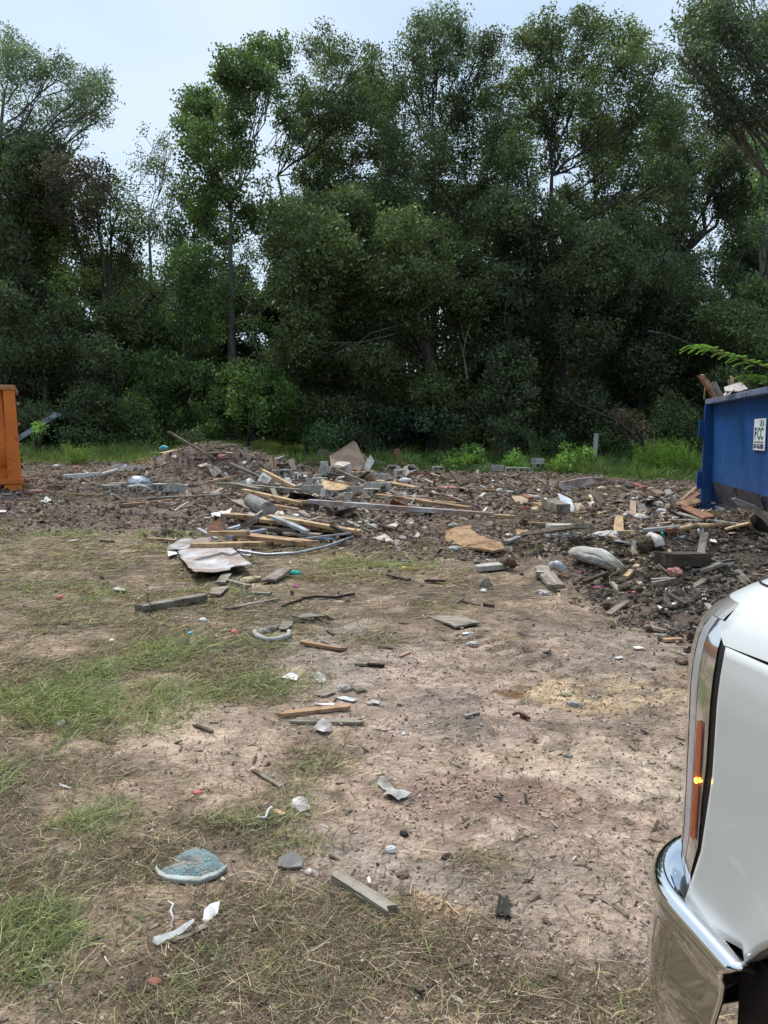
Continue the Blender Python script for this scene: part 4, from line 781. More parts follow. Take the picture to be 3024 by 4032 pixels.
MB().box(2.2, -LN, 2.262, 2.38, .03, 2.37).build('top_rail', MAT['worn_rail'], t, bevel=.012)
MB().box(0.201, -.15, 2.265, 2.199, .02, 2.365).build('top_rail', MAT['worn_rail'], t, bevel=.012)
g = MB(); g.box(.0, -.10, .0, .20, 0, 2.258); g.build('corner_post', MAT['blue_paint'], t, bevel=.008)
g = MB(); g.box(-.02, -.13, .0, .42, .012, .12); g.build('foot', MAT['blue_paint'], t, bevel=.006)
g = MB(); g.box(2.2, -.10, .0, 2.4, 0, 2.258); g.build('corner_post', MAT['blue_paint'], t, bevel=.008)
for z0, z1 in ((1.55, 1.93), (.45, .83)):
    h_ = MB().box(-.085, -.07, z0, -.003, .05, z1); h_.box(-.095, -.09, z0+.06, -.085, .03, z1-.06); hg = h_.build('hinge', MAT['blue_paint'], t, bevel=.006)
    MB().tube([(-.045, .062, z0-.03), (-.045, .062, z1+.03)], .02, 8).build('hinge_pin', MAT['black_steel'], hg)
g = MB().box(.24, -LN, .04, .36, -.25, .098); g.build('bottom_rail', MAT['worn_rail'], t)
g = MB(); g.add([(.10, -.14, .70), (.20, -.14, .70), (.20, -.14, .16), (.36, -.14, .16), (.10, -.14, .16)], [(0, 4, 3, 2, 1)]); g.build('end_plate', MAT['blue_paint'], t)
# dent wrinkle lines in the low side
for (ya, yb) in ((-2.2, -2.35), (-4.1, -4.0)): MB().tube([(.175, ya, .60), (.26, (ya+yb)/2, .40), (.335, yb, .18)], .012, 6).build('weld_seam', MAT['scuffed_steel'], t)
MB().tube([(.02, -.9, .0), (.02, -.9, 0.0001)], .001, 4) if False else None
# sticker
mat('sticker', (.82, .83, .84), (.76, .77, .78), 4, .4, var=0, dirt=.1, dscale=8); mat('navy_ink', (.015, .03, .12), None, 4, .5, var=0); mat('green_ink', (.02, .26, .13), None, 4, .5, var=0); mat('grey_ink', (.20, .24, .24), None, 4, .5, var=0)
BM_ = Matrix.Translation(P0) @ Matrix.Rotation(-math.atan(.21), 4, 'Z') @ Matrix.Scale(BS, 4)
def solve(px, py):
    dr = Vector(ray(px, py)); n_ = (BM_.to_3x3() @ Vector((1, 0, 0))).normalized(); p_ = BM_ @ Vector((.155, 0, 0)); k = (p_-Vector((0, 0, CAMZ))).dot(n_)/dr.dot(n_); return BM_.inverted() @ (Vector((0, 0, CAMZ))+dr*k)
s0 = solve(2972, 1650); s1 = solve(3018, 1640); s2 = solve(2972, 1772)
st = MB(); sy0, sy1, sz0, sz1 = s0.y, s1.y, s2.z, s0.z; SW = sy0-sy1; SH = sz1-sz0; st.box(.150, sy1, sz0, .1605, sy0, sz1)
sticker = st.build('sticker', MAT['sticker'], t, bevel=.002); tag(sticker, 'white company sticker with green and navy lettering')
def text(s, size, y, z, m, parent, name, sx=1.0, bold=0.0):
    c = bpy.data.curves.new('t', 'FONT'); c.body = s; c.size = size; c.extrude = .001; c.offset = bold; o = bpy.data.objects.new('t', c); col.objects.link(o)
    dg = bpy.context.evaluated_depsgraph_get(); me = bpy.data.meshes.new_from_object(o.evaluated_get(dg)); bpy.data.objects.remove(o)
    r = link(name, me, MAT[m], parent); r.matrix_local = Matrix(((0, 0, -1, .1475), (-1, 0, 0, y), (0, 1, 0, z), (0, 0, 0, 1))) @ Matrix.Diagonal((sx, 1, 1, 1)); return r
k_ = SW/.82; zk = lambda f: sz0+SH*f
text('F', .31*k_, sy0-.07*k_, zk(.36), 'navy_ink', sticker, 'lettering', 1.0, .008); text('CC', .31*k_, sy0-.26*k_, zk(.36), 'green_ink', sticker, 'lettering', 1.0, .008)
text('environmental services', .064*k_, sy0-.05*k_, zk(.235), 'grey_ink', sticker, 'lettering', 1.12); text('877-642-3702', .118*k_, sy0-.045*k_, zk(.06), 'navy_ink', sticker, 'lettering', 1.03, .003)
for k, mm in ((0, 'navy_ink'), (1, 'green_ink')):
    y = sy0-(.44+k*.15)*k_; z0_ = zk(.76); a = MB(); pts = [(p*k_, q_*k_*1.15) for p, q_ in [(0, 0), (.075, 0), (.13, .05), (.075, .10), (0, .10), (.055, .05)]]
    a.add([(.1475, y-p, z0_+q_) for p, q_ in pts]+[(.1495, y-p, z0_+q_) for p, q_ in pts], [(5, 4, 3, 2, 1, 0), (6, 7, 8, 9, 10, 11)]+[(i, (i+1) % 6, 6+(i+1) % 6, 6+i) for i in range(6)]); a.build('chevron', MAT[mm], sticker)
# the heap inside
mb = BM_
gx, gy = np.meshgrid(np.linspace(.22, 2.18, 30), np.linspace(-LN+.1, -.12, 90)); gz = 2.12+.16*np.sin((gx-.2)*1.5)+(fbm(gx*3, gy*3, o=4, seed=8)-.5)*.35
i = np.arange(gx.size).reshape(gx.shape); hm = quads('heap', np.stack([gx, gy, gz], -1).reshape(-1, 3), np.stack([i[:-1, :-1], i[:-1, 1:], i[1:, 1:], i[1:, :-1]], -1).reshape(-1, 4), None, False)
mat('rubble_mix', (.30, .22, .16), (.12, .09, .07), 9, .95, dirt=.3, bump=.8); h_ = link('rubble_load', hm, MAT['rubble_mix']); h_.matrix_world = mb; tag(h_, 'heaped broken rubble filling the blue container to its rim', 'rubble', kind='stuff')
def INB(pts_px, depths, w, tt, m_, label, name='board', cat='board'):
    a, b = [pt(*p, Y) for p, Y in zip(pts_px, depths)]; CNT[0] += 1; o = link(name, plank_mesh((b-a).length, w, tt, .9, 0, seed=CNT[0]), MAT[m_]); o.location = (a+b)/2; o.rotation_euler = frame(b-a, Vector((.3, -1, .1))).to_euler(); return tag(o, label, cat)
def q2(x, y): return (2680+x*.2079, 1300+y*.2079)
INB([q2(375, 850), q2(690, 1300)], (15.4, 15.6), .09, .09, 'wood_orange', 'broken orange-brown timber jutting from the far end of the blue container')
INB([q2(500, 950), q2(620, 1260)], (15.8, 15.7), .10, .03, 'wood_red', 'reddish splintered board just behind the orange-brown timber in the container')
INB([q2(470, 1020), q2(445, 1300)], (15.6, 15.6), .02, .015, 'wood_orange', 'thin hanging splinter at the far end of the blue container', 'splinter', 'splinter')
INB([q2(620, 980), q2(760, 1260)], (15.3, 15.3), .12, .02, 'wood_grey', 'pale grey plank sticking out of the blue container', )
INB([q2(970, 900), q2(985, 1080)], (15.0, 15.0), .07, .02, 'wood_new', 'pointed pale splinter standing behind the pink-white siding in the container', 'splinter', 'splinter')
INB([q2(915, 970), q2(960, 1100)], (14.9, 14.9), .07, .02, 'wood_grey', 'small grey-brown stake beside the pointed pale splinter in the container', 'stake', 'stake')
INB([q2(1275, 950), q2(1340, 1120)], (13.9, 13.9), .05, .03, 'wood_grey', 'frayed grey stick at the near end of the container load', 'stick', 'stick')
INB([q2(1350, 985), q2(1360, 1110)], (13.8, 13.8), .03, .03, 'wood_dark', 'dark frayed stub beside the frayed grey stick in the container', 'stick', 'stick')
def PS(pts_px, depths, tt, m_, label, name='siding_piece', cat='siding', cr=.02):
    CNT[0] += 1; return tag(poly_obj(name, [pt(*p, Y) for p, Y in zip(pts_px, depths)], tt, m_, cr, 2, False, 3, CNT[0]), label, cat)
PS([q2(828, 1080), q2(1140, 990), q2(1280, 1110), q2(1100, 1170), q2(830, 1170)], (14.6, 14.9, 14.6, 14.2, 14.2), .01, 'siding', 'pinkish white folded siding lying on top of the blue container')
PS([q2(790, 1220), q2(900, 1120), q2(1020, 1080), q2(930, 1190), q2(880, 1250)], (14.35, 14.4, 14.3, 14.1, 14.1), .01, 'siding', 'curled grey-pink siding strip hanging over the container rim')
# ---------------------------------------------------------------- orange container
P1 = ath(84, 1938); t = empty('roll_off_container', P1, R(24)); tag(t, 'orange steel rubbish container cut by the left picture edge', 'container'); t.scale = (1, 1, .965)
mat('orange_paint', (.76, .22, .038), (.66, .175, .03), 2.5, .6, spec=.35, var=0, dirt=.12, dirtcol=(.22, .08, .03), dscale=7, bump=.05); mat('orange_edge', (.50, .22, .10), (.42, .16, .06), 6, .7, var=0, dirt=.35, dirtcol=(.45, .38, .33), dscale=10)
LN = 6.2; s_ = -1
g = MB(); g.add([(-LN, .02, .98), (-.24, .02, .98), (-.30, .10, 2.27), (-LN, .10, 2.27)], [(0, 1, 2, 3)])
g.box(-LN, .14, .3, -.2, .17, 2.25); g.box(-LN, 2.3, .3, -.1, 2.35, 2.27); g.box(-.14, .15, .3, -.10, 2.3, 2.27)
g.build('body', MAT['orange_paint'], t)
g = MB(); arc = [(.02, .979), (.05, .80), (.10, .62), (.18, .46), (.30, .34)]
for (ya, za), (yb, zb) in zip(arc, arc[1:]): g.add([(-LN, yb, zb), (-.24, yb, zb), (-.24, ya, za), (-LN, ya, za)], [(0, 1, 2, 3)])
ls = g.build('lower_side', MAT['orange_paint'], t); tag(ls, 'darker curved lower side')
g = MB(); g.add([(-.25, -.02, .30), (.02, -.02, .30), (-.04, -.02, 2.27), (-.26, -.02, 2.27), (-.25, .20, .30), (.02, .20, .30), (-.04, .20, 2.27), (-.26, .20, 2.27)], [(0, 1, 2, 3), (7, 6, 5, 4), (1, 5, 6, 2), (0, 3, 7, 4)]); g.build('corner_post', MAT['orange_paint'], t, bevel=.006)
MB().box(-LN, -.04, 2.275, -.02, .20, 2.38).build('top_rail', MAT['orange_edge'], t, bevel=.01)
MB().box(-.19, .202, 2.275, -.02, 2.36, 2.38).build('top_rail', MAT['orange_edge'], t, bevel=.01)
MB().box(-.55, -.05, .19, .06, .24, .297).build('bottom_rail', MAT['orange_paint'], t, bevel=.006)
MB().box(-.32, -.03, -.06, .02, .22, .188).build('foot', MAT['orange_paint'], t, bevel=.006)
MB().box(-LN, -.05, .12, -.56, .2, .25).build('roller_rail', MAT['orange_edge'], t, bevel=.006)
MB().box(-LN, .10, .26, -.57, 2.3, .32).build('floor', MAT['black_steel'], t)
for zz in (1.95, 1.50, 1.05): W = MB().box(-.01, .0, zz, .045, .10, zz+.05); W.build('latch_tab', MAT['orange_edge'], t, bevel=.008)
for zz in (.80, .66, .52): MB().box(.022, .02, zz, .06, .14, zz+.09).build('rusty_bracket', MAT['rusty'], t, bevel=.006)
# ---------------------------------------------------------------- shed, post, branch
Y = 30.5; a = pt(66, 1735, Y); b = pt(214, 1640, Y); t = empty('collapsed_shed', Vector(((a.x+b.x)/2, Y, Hf((a.x+b.x)/2, Y)))); tag(t, 'low collapsed lean-to shed with tilted grey metal roof in shade at the left', 'shed'); o0 = t.location.copy()
d = (b-a).normalized(); nn = Vector((-d.z, 0, d.x))
mat('grey_roof', (.36, .41, .47), (.22, .24, .27), 3, .5, metal=.3, dirt=.3, dscale=2); mat('shed_wood', (.05, .04, .032), (.025, .02, .016), 8, .95, stretch=(4, 4, .5))
V = [];
for y_ in (0, 3.2):
    for p in (a-d*1.5, b+d*.1): V += [p+nn*.13+Vector((0, y_, 0))-o0, p-nn*.06+Vector((0, y_, 0))-o0]
g = MB().add(V, [(0, 1, 3, 2), (4, 6, 7, 5), (0, 2, 6, 4), (1, 5, 7, 3), (2, 3, 7, 6), (0, 4, 5, 1)]); g.build('roof', MAT['grey_roof'], t)
bx = b.x-o0.x; bz = b.z-o0.z
for (x0_, x1_, y0_, y1_) in ((bx-1.6, bx+1.25, 2.9, 2.96), (bx+1.25, bx+1.31, .3, 2.96), (bx-1.6, bx-1.54, .3, 2.96)): MB().box(x0_, y0_, -.2, x1_, y1_, bz-.12 if x0_ > bx-1 or True else 1).build('wall', MAT['shed_wood'], t)  # enclosing walls added, coloured near black for the shade inside the shed
MB().box(bx-.1, .25, bz-.10, bx+1.4, 3.0, bz-.02).build('roof_deck', MAT['shed_wood'], t)
for xx in (bx+.45, bx+.85): MB().box(xx, .3, -.2, xx+.10, .38, bz-.105).build('post', MAT['shed_wood'], t)
q = ath(2338, 1838); t = MB().box(-.062, -.05, -.1, .062, .05, 1.2).build('fence_post', MAT['post_wood'], loc=q, bevel=.008); t.rotation_euler = (0, R(3.5), R(20)); tag(t, 'weathered grey wooden post leaning at the edge of the wood', 'post')
# leaning dead limb with brown leaves
tree('dead_tree', 'fallen dead limb with withered brown leaves leaning out of the dark wood', 28.6, 1412, [(1392, 965), (1335, 910), (1245, 872)], [(1355, 905, 14, 12), (1380, 922, 18, 18), (1395, 950, 14, 18), (1335, 893, 11, 8), (1402, 972, 12, 14)], (.09, .058, .042), per=100, leaf=.10, gap=.44, r0=.10, asp=.35, cat='dead tree', depth=.5)
# mimosa branch over the blue container
tm = empty('mimosa_tree', (10.6, 14.3, Hf(10.6, 14.3))); tag(tm, 'light green fern-leaved branch reaching in over the blue container', 'tree'); om = np.array(tm.location)
brs = [[(3300, 1560), (3024, 1452), (2900, 1405), (2800, 1372), (2745, 1362)], [(3300, 1560), (3060, 1500), (2960, 1485)]]
segs = [(np.array([om+np.array([0, 0, -.1]), om+np.array([-.1, 0, 1.6]), np.array(pt(3300, 1560, 14.0)), np.array(pt(3200, 1300, 14.0)), np.array(pt(3300, 1000, 14.5))]), np.array([.09, .08, .06, .045, .03]))]
Vl = []; cl_ = []
for br in brs:
    P = np.array([pt(*p, 14.0-.12*k) for k, p in enumerate(br)]); tt = np.linspace(0, len(P)-1, 14); P = np.stack([np.interp(tt, np.arange(len(P)), P[:, j]) for j in range(3)], 1)
    segs.append((P, np.linspace(.035, .008, 14)))
    for k in range(26):
        s = 3.5+9.5*k/26; p = np.array([np.interp(s, np.arange(14), P[:, j]) for j in range(3)]); dr = P[min(13, int(s)+1)]-P[int(s)]; dr /= np.linalg.norm(dr)
        sd = np.cross(dr, [0, 0, 1]); sg = 1 if k % 2 else -1; fd = dr*.55+sd*sg*.5+np.array([0, 0, .10+.25*rng.random()]); fd = fd/np.linalg.norm(fd)
        ln = .24+.14*rng.random(); rr = np.array([p+fd*ln*q_+np.array([0, 0, -.16*q_*q_]) for q_ in np.linspace(0, 1, 9)]); segs.append((rr, np.linspace(.004, .002, 9)))
        for q_ in range(1, 9):
            for sg2 in (-1, 1):
                pdv = np.cross(fd, [0, 0, 1])*sg2*.85+fd*.5; pdv /= np.linalg.norm(pdv); pl = .13*(1-.45*abs(q_-4)/5); c0 = rr[q_]; c1 = c0+pdv*pl+np.array([0, 0, -.035]); w_ = np.cross(pdv, [0, 0, 1])*.021; mdp = (c0+c1)/2+np.array([0, 0, .006])
                Vl += [c0, mdp+w_, c1, mdp-w_]; yel = rng.random() < .06; cl_ += [(.30, .28, .04) if yel else (.20*(.8+.4*rng.random()), .33, .075)]*4
Vt, Qt = tubes_np(segs, 6); link('trunk', quads('trunk', Vt-om, Qt, None, True), MAT['bark'], tm)
link('foliage', quads('foliage', np.array(Vl)-om, np.arange(len(Vl)).reshape(-1, 4), np.array(cl_)), MAT['leaf'], tm)
# bushes and weeds at the edge of the clearing
LG = (.075, .125, .028)
tree('leafy_bush', 'rounded bright green bush behind the row of blocks, largest of the leafy bushes', 27.4, 1000, [(1000, 1000)], [(985, 990, 24), (1010, 980, 26), (1030, 995, 22), (965, 1002, 16), (1000, 1008, 24), (1045, 1008, 16), (1020, 970, 14)], LG, per=150, leaf=.085, gap=.33, r0=.03, cat='bush', asp=.75, twr=.12)
tree('leafy_bush', 'sprawling light green weed bush around the dark stacked blocks', 27.2, 1110, [(1110, 1000)], [(1095, 1000, 16), (1120, 992, 18), (1145, 1000, 16), (1165, 1008, 15), (1080, 1010, 14), (1130, 1014, 16), (1105, 985, 10)], (.095, .15, .035), per=140, leaf=.085, gap=.38, r0=.025, cat='bush', asp=.8, twr=.12)
tree('leafy_bush', 'upright bright green bush in front of the grey wooden post', 26.9, 1245, [(1245, 1000)], [(1225, 985, 15), (1240, 975, 13), (1255, 990, 18), (1275, 998, 16), (1215, 1003, 16), (1245, 1008, 20), (1290, 1008, 14), (1225, 965, 8), (1270, 975, 8)], (.095, .15, .032), per=150, leaf=.085, gap=.36, r0=.025, cat='bush', asp=.8, twr=.12)
tree('leafy_bush', 'low green herbs left of the largest leafy bush, under the upright board', 27.6, 925, [(925, 1000)], [(880, 992, 16), (905, 1000, 18), (935, 995, 18), (955, 985, 13), (860, 1000, 14)], (.06, .10, .028), per=120, leaf=.07, gap=.42, r0=.02, cat='bush', asp=.6, twr=.12)
tree('young_pine', 'small bright feathery sapling in front of the shed beside the orange container', 29, 78, [(80, 900)], [(75, 930, 14), (88, 922, 10), (70, 950, 14), (84, 942, 12), (66, 968, 12), (78, 915, 7)], (.11, .17, .045), per=120, leaf=.10, gap=.44, r0=.02, cat='sapling', asp=.3, twr=.10)
def feather(name, label, px, py, h, n_, spread, c_, cat='weed', lw=.012, ht=.9):
    p = ath(px, py); x = p.x+rg.normal(size=n_)*spread*.25; y = p.y+rg.normal(size=n_)*spread*.2; o = blades(name, x, y, h*(.5+.6*rg.random(n_)), np.full(n_, lw), ht+(.99-ht)*rg.random(n_), .05+.15*rg.random(n_), gmix(n_, [c_, tuple(k*.7 for k in c_)], [2, 1], .2), K=6)
    me = o.data; # feathery side leaflets
    m = 26*n_; k = rg.integers(0, n_, m); co = np.empty(len(me.vertices)*3, np.float32); me.vertices.foreach_get('co', co); co = co.reshape(n_, 12, 3); j = rg.integers(2, 11, m); q_ = co[k, j]+rg.normal(size=(m, 3))*.03
    V, c = leaf_quads(q_, .10, gmix(m, [c_, tuple(k*.75 for k in c_)], [1, 1], .2), .14)
    V = np.concatenate([co.reshape(-1, 3), V]); nb = n_*12; Q = np.concatenate([np.array([list(pl.vertices) for pl in me.polygons]), nb+np.arange(m*4).reshape(-1, 4)])
    ca = np.concatenate([np.repeat(gmix(n_, [c_], [1], .15), 12, axis=0), c]); V = V-np.array(p)
    o.data = quads(name, V, Q, ca); o.data.materials.append(MAT['grass_blade']); o.location = p
    for kk in ('kind',): 
        if kk in o: del o[kk]
    o['label'] = label; o['category'] = cat; return o
feather('feathery_bush', 'tall feathery light green bush just left of the blue container', 2625, 1870, 1.35, 330, 1.6, (.15, .25, .05))
feather('feathery_bush', 'shorter feathery bush left of and joined to the tall feathery one', 2570, 1868, 1.1, 120, .9, (.13, .22, .05))
feather('feathery_weed', 'soft tall green weed at the wood edge behind the upright brown board', 1700, 1800, 1.3, 140, 1.5, (.09, .15, .035))
feather('feathery_weed', 'tall single weed standing left of the dark tilted panel', 1222, 1830, 1.15, 14, .3, (.13, .2, .05))
feather('feathery_weed', 'green plume of grass sticking out of the meadow left of the leaning pole', 300, 1835, .9, 60, .6, (.20, .28, .07), ht=.8)
feather('feathery_weed', 'tall weed with pale seed heads behind the sprawling weed bush', 2110, 1830, 1.5, 14, .5, (.15, .18, .08))
feather('feathery_weed', 'pale seeding weeds above the largest leafy bush', 1990, 1800, 1.0, 46, 1.4, (.22, .22, .14))
feather('feathery_weed', 'seeding weeds between the upright board and the largest leafy bush', 1760, 1815, 1.1, 40, 1.0, (.18, .20, .11))
# black twiggy sapling in the near grass
p = ath(612, 2452); sg_ = []; top = pt(575, 2300, p.y+.02); bs = np.array(p); sg_.append((bez(bs-np.array([0, 0, .02]), np.array(top), 8, 0, .02), np.linspace(.004, .0016, 8)))
for (u_, ax, az) in [(.25, -.09, .06), (.4, .03, .03), (.5, -.11, .09), (.55, .05, .05), (.7, -.03, .06), (.75, .04, .05), (.85, -.025, .05), (.35, -.05, .01), (.9, .02, .04)]:
    s = bs+(np.array(top)-bs)*u_; sg_.append((bez(s, s+np.array([ax, rng.normal()*.03, az]), 5, .1, .1), np.linspace(.0022, .001, 5)))
Vt, Qt = tubes_np(sg_, 5); tag(link('bare_sapling', quads('bare_sapling', Vt-bs, Qt, None, True), MAT['charcoal']), 'thin leafless black sapling standing in the near straw', 'sapling'); bpy.data.objects['bare_sapling'].location = p
# ================================================================ white pickup truck
def pmat(name, c, rough=.3, metal=0, coat=0, spec=.5, emit=None, alpha=None, bump=0):
    m = bpy.data.materials.new(name); m.use_nodes = True; t = m.node_tree; b = t.nodes['Principled BSDF']; b.inputs['Base Color'].default_value = (*c, 1); b.inputs['Roughness'].default_value = rough; b.inputs['Metallic'].default_value = metal
    b.inputs['Coat Weight'].default_value = coat; b.inputs['Coat Roughness'].default_value = .03; b.inputs['Specular IOR Level'].default_value = spec
    if emit: b.inputs['Emission Color'].default_value = (*emit[:3], 1); b.inputs['Emission Strength'].default_value = emit[3]
    n = t.nodes.new; l = t.links.new; z = n('ShaderNodeTexNoise'); z.inputs['Scale'].default_value = 7; z.inputs['Detail'].default_value = 8; tc = n('ShaderNodeTexCoord'); l(tc.outputs['Object'], z.inputs['Vector'])
    mr = n('ShaderNodeMapRange'); mr.inputs['To Min'].default_value = max(0, rough-.04); mr.inputs['To Max'].default_value = rough+.06; l(z.outputs[0], mr.inputs[0]); l(mr.outputs[0], b.inputs['Roughness'])
    if bump:
        z3 = n('ShaderNodeTexNoise'); z3.inputs['Scale'].default_value = bump; l(tc.outputs['Object'], z3.inputs['Vector']); bp = n('ShaderNodeBump'); bp.inputs['Strength'].default_value = .5; bp.inputs['Distance'].default_value = .01; l(z3.outputs[0], bp.inputs['Height']); l(bp.outputs[0], b.inputs['Normal'])
    MAT[name] = m; return m
pmat('car_white', (.66, .68, .67), .30, 0, .6); pmat('chrome', (.80, .81, .82), .05, 1); pmat('dark_trim', (.012, .012, .013), .45); pmat('lens_smoke', (.10, .10, .11), .06, .35, 1, .8); pmat('lens_mirror', (.80, .80, .78), .09, .9, 1)
pmat('lamp_band', (.50, .50, .54), .25, .2, 1); pmat('lens_edge', (.40, .38, .36), .10, .2, 1); pmat('amber', (.48, .075, .004), .18, 0, 1, .6, bump=300); pmat('amber_lit', (1, .5, .05), .3, emit=(1, .42, .03, 5)); pmat('rubber', (.018, .018, .018), .85); pmat('glass_dark', (.02, .025, .03), .03, 0, 1, .8); pmat('alloy', (.5, .5, .52), .25, .9)
hd = math.atan2(.985, -.17); OR = Vector((.546, 1.545, 0)); truck = empty('pickup_truck', (OR.x, OR.y, Hf(.8, 1.2)-.02), hd); tag(truck, 'white pickup truck with chrome bumper and lit amber side marker beside the camera', 'pickup truck')
RC = .20; LEN = 5.7
def PP_(w, d=0.0):
    """point on the body's plan outline, d metres outside (negative: inside)"""
    i = -d; k = min(i, RC-.02); e = max(0.0, i-(RC-.02)); cx = -RC-e; cyy = -RC-e; r = RC-k
    if w < 0: return (cx+r-.05*(w/.8)**2*0-.04*min(1, (-w/.8))**2*0+.035*min(1.0, -w/.8), cyy+w*(1-RC-e)/(1-RC))
    if w <= 1: b = w*math.pi/2; return (cx+r*math.cos(b), cyy+r*math.sin(b))
    return (cx-(w-1)*(1 if True else 1), cyy+r)
def w_of_t(t): return math.acos(max(-1, 1-t/RC))/(math.pi/2) if t < RC else 1+(t-RC)
def loft(name, rows, m, parent, mirror=False, flip=False, smooth=True, thick=0):
    nr_, nc_ = len(rows), len(rows[0]); V = [p for r_ in rows for p in r_]; Fc = [(i*nc_+j, i*nc_+j+1, (i+1)*nc_+j+1, (i+1)*nc_+j) for i in range(nr_-1) for j in range(nc_-1)]
    if mirror: V = [(x, -2-y, z) for x, y, z in V]
    if flip != mirror: Fc = [tuple(reversed(f)) for f in Fc]
    o = MB().add(V, Fc).build(name, MAT[m], parent, smooth=smooth)
    if thick: s_ = o.modifiers.new('thick', 'SOLIDIFY'); s_.thickness = thick; s_.offset = -1
    return o
DZ = lambda z: float(np.interp(z, [1.15, 1.20, 1.25, 1.275, 1.295, 1.315, 1.335], [0, .003, .012, .024, .042, .068, .10]))
BT = lambda z: float(np.interp(z, [.72, .74, .80, .865, 1.02, 1.205, 1.255, 1.285], [.15, .16, .185, .208, .232, .238, .235, .232]))   # rear edge of the lamp on the side
AC, AR = (-.83, .40), .59
def arch_t(z): return .36 if z < .757 else -AC[0]-math.sqrt(max(0, AR**2-(z-AC[1])**2))
def zlow(t):
    if t <= .345: return float(np.interp(t, [.15, .25, .345], [.742, .728, .762]))
    x = -t-AC[0]; return AC[1]+math.sqrt(max(0, AR**2-x*x)) if abs(x) < AR else .45
HT = 1.25
for mir in (False, True):
    # fender side from the lamp to the door, with the wheel arch cut
    rows = []; ts = sorted(set([round(x, 4) for x in np.linspace(.15, .36, 22)]+[round(x, 4) for x in np.linspace(.36, 1.42, 44)])); fr = np.linspace(0, 1, 30)
    for f in fr:
        r_ = []
        for t in ts:
            z0 = zlow(t); z = z0+(HT-z0)*f; tt = t if t > .25 else max(t, BT(z)+(t-.15)*.2) if t < .2 else t
            tb = BT(z); u_ = (t-.15)/(.36-.15) if t < .36 else None; tt = tb+(.36-tb)*u_ if u_ is not None else t
            z0 = zlow(tt); z = z0+(HT-z0)*f
            bulge = .003*math.exp(-((z-.80)/.10)**2)*float(sst(.22, .40, tt))+.005*math.exp(-(((math.hypot(-tt-AC[0], z-AC[1])-AR)/.05)**2))*float(sst(.3, .4, tt)); x, y = PP_(w_of_t(tt), bulge-DZ(z)); r_.append((x, y, z))
        rows.append(r_)
    loft('fender', rows, 'car_white', truck, mir, thick=.012)
    # lip under the fender and round the arch
    lip = [(PP_(w_of_t(t), -.004)[0], PP_(w_of_t(t), -.004)[1], zlow(t)) for t in np.linspace(.158, 1.40, 60)]; lip2 = [(x, y-.05, z+.004) for x, y, z in lip]
    loft('fender_lip', [lip, lip2], 'car_white', truck, mir, flip=True)
    li = [[(x, y-.03, z-.002) for x, y, z in lip[10:]], [(x, y-.42, z+.01) for x, y, z in lip[10:]]]; loft('wheel_liner', li, 'dark_trim', truck, mir, flip=True)
    # headlamp
    zs = np.linspace(.745, 1.262, 26)
    def strip(name, a0, a1, m, zz0, zz1, parent, d=0.0, n=6, top=None):
        rows = []
        for z in np.linspace(zz0, zz1, 24):
            wb = w_of_t(BT(z)-.006); r_ = []
            for k in range(n+1):
                a = a0+(a1-a0)*k/n; w = wb*a if a >= 0 else a
                x, y = PP_(w, d-DZ(z)); r_.append((x-.02*float(sst(.80, .74, z)), y, z))
            rows.append(r_)
        return loft(name, rows, m, parent, mir)
    hl = strip('headlight', -.58, .765, 'lens_edge', .745, 1.318, truck, 0, 16)
    strip('reflector_band', .766, .872, 'lamp_band', .765, 1.285, hl, -.001, 8)
    strip('lens_top', .766, .94, 'lens_edge', 1.286, 1.318, hl, -.001, 8)
    strip('mirror', .873, .984, 'lens_mirror', .745, 1.285, hl, -.0015, 8)
    strip('gasket', .985, 1.0, 'dark_trim', .742, 1.288, hl, -.004, 2)
    mk = strip('side_marker', .903, .962, 'amber', .868, 1.098, hl, .0016, 4)
    x, y = PP_(w_of_t(BT(.99))*.935, .003); 
    g = MB(); bm = bmesh.new(); bmesh.ops.create_icosphere(bm, subdivisions=2, radius=1); vv = [v.co.copy() for v in bm.verts]; ff = [[v.index for v in f.verts] for f in bm.faces]; bm.free()
    yy = y if not mir else -2-y; g.add([(x+v.x*.0045, yy+v.y*.003, .985+v.z*.0055) for v in vv], ff); g.build('bulb', MAT['amber_lit'], mk, smooth=True)
    # bumper: profile swept round the corner
    prof = [(o-.010, z) for o, z in [(-.04, .700), (-.020, .712), (-.006, .722), (.006, .740), (.022, .750), (.036, .749), (.046, .738), (.050, .722), (.047, .705), (.040, .692), (.040, .66), (.046, .61), (.048, .55), (.042, .48), (.028, .43), (.0, .40), (-.05, .39)]]
    rows = []; ws = list(np.linspace(-.8, -.02, 14))+list(np.linspace(0, 1, 16))+list(np.linspace(1.012, 1.165, 12))
    for o_, z in prof:
        r_ = []; tend = float(np.interp(z, [.40, .50, .61, .72, .755], [.25, .285, .32, .34, .375])); wend = 1+tend-RC
        for w in ws:
            w2 = 1+(w-1)*(wend-1)/.165 if w > 1 else w; x, y = PP_(w2, o_); r_.append((x+.03*(1 if w < 1 else max(0, 1-(w2-1)/.1)), y, z))
        rows.append(r_)
    bmp = loft('bumper', rows, 'chrome', truck, mir, flip=True, thick=.006)
    def pad(w0, w1, z0, z1, d): 
        rows = []
        for i, z in enumerate(np.linspace(z0, z1, 9)):
            e = math.sin(math.pi*i/8)**.5 if i not in (0, 8) else 0; rows.append([(PP_(w, .035+d*min(1, e*1.0)*math.sin(math.pi*(k+.0)/8)**.5)[0]+.03, PP_(w, .035+d*e*math.sin(math.pi*k/8)**.5)[1], z) for k, w in enumerate(np.linspace(w0, w1, 9))])
        return loft('fog_lamp_bezel', rows, 'dark_trim', bmp, mir, flip=True)
    pad(-.14, .20, .475, .645, .026)
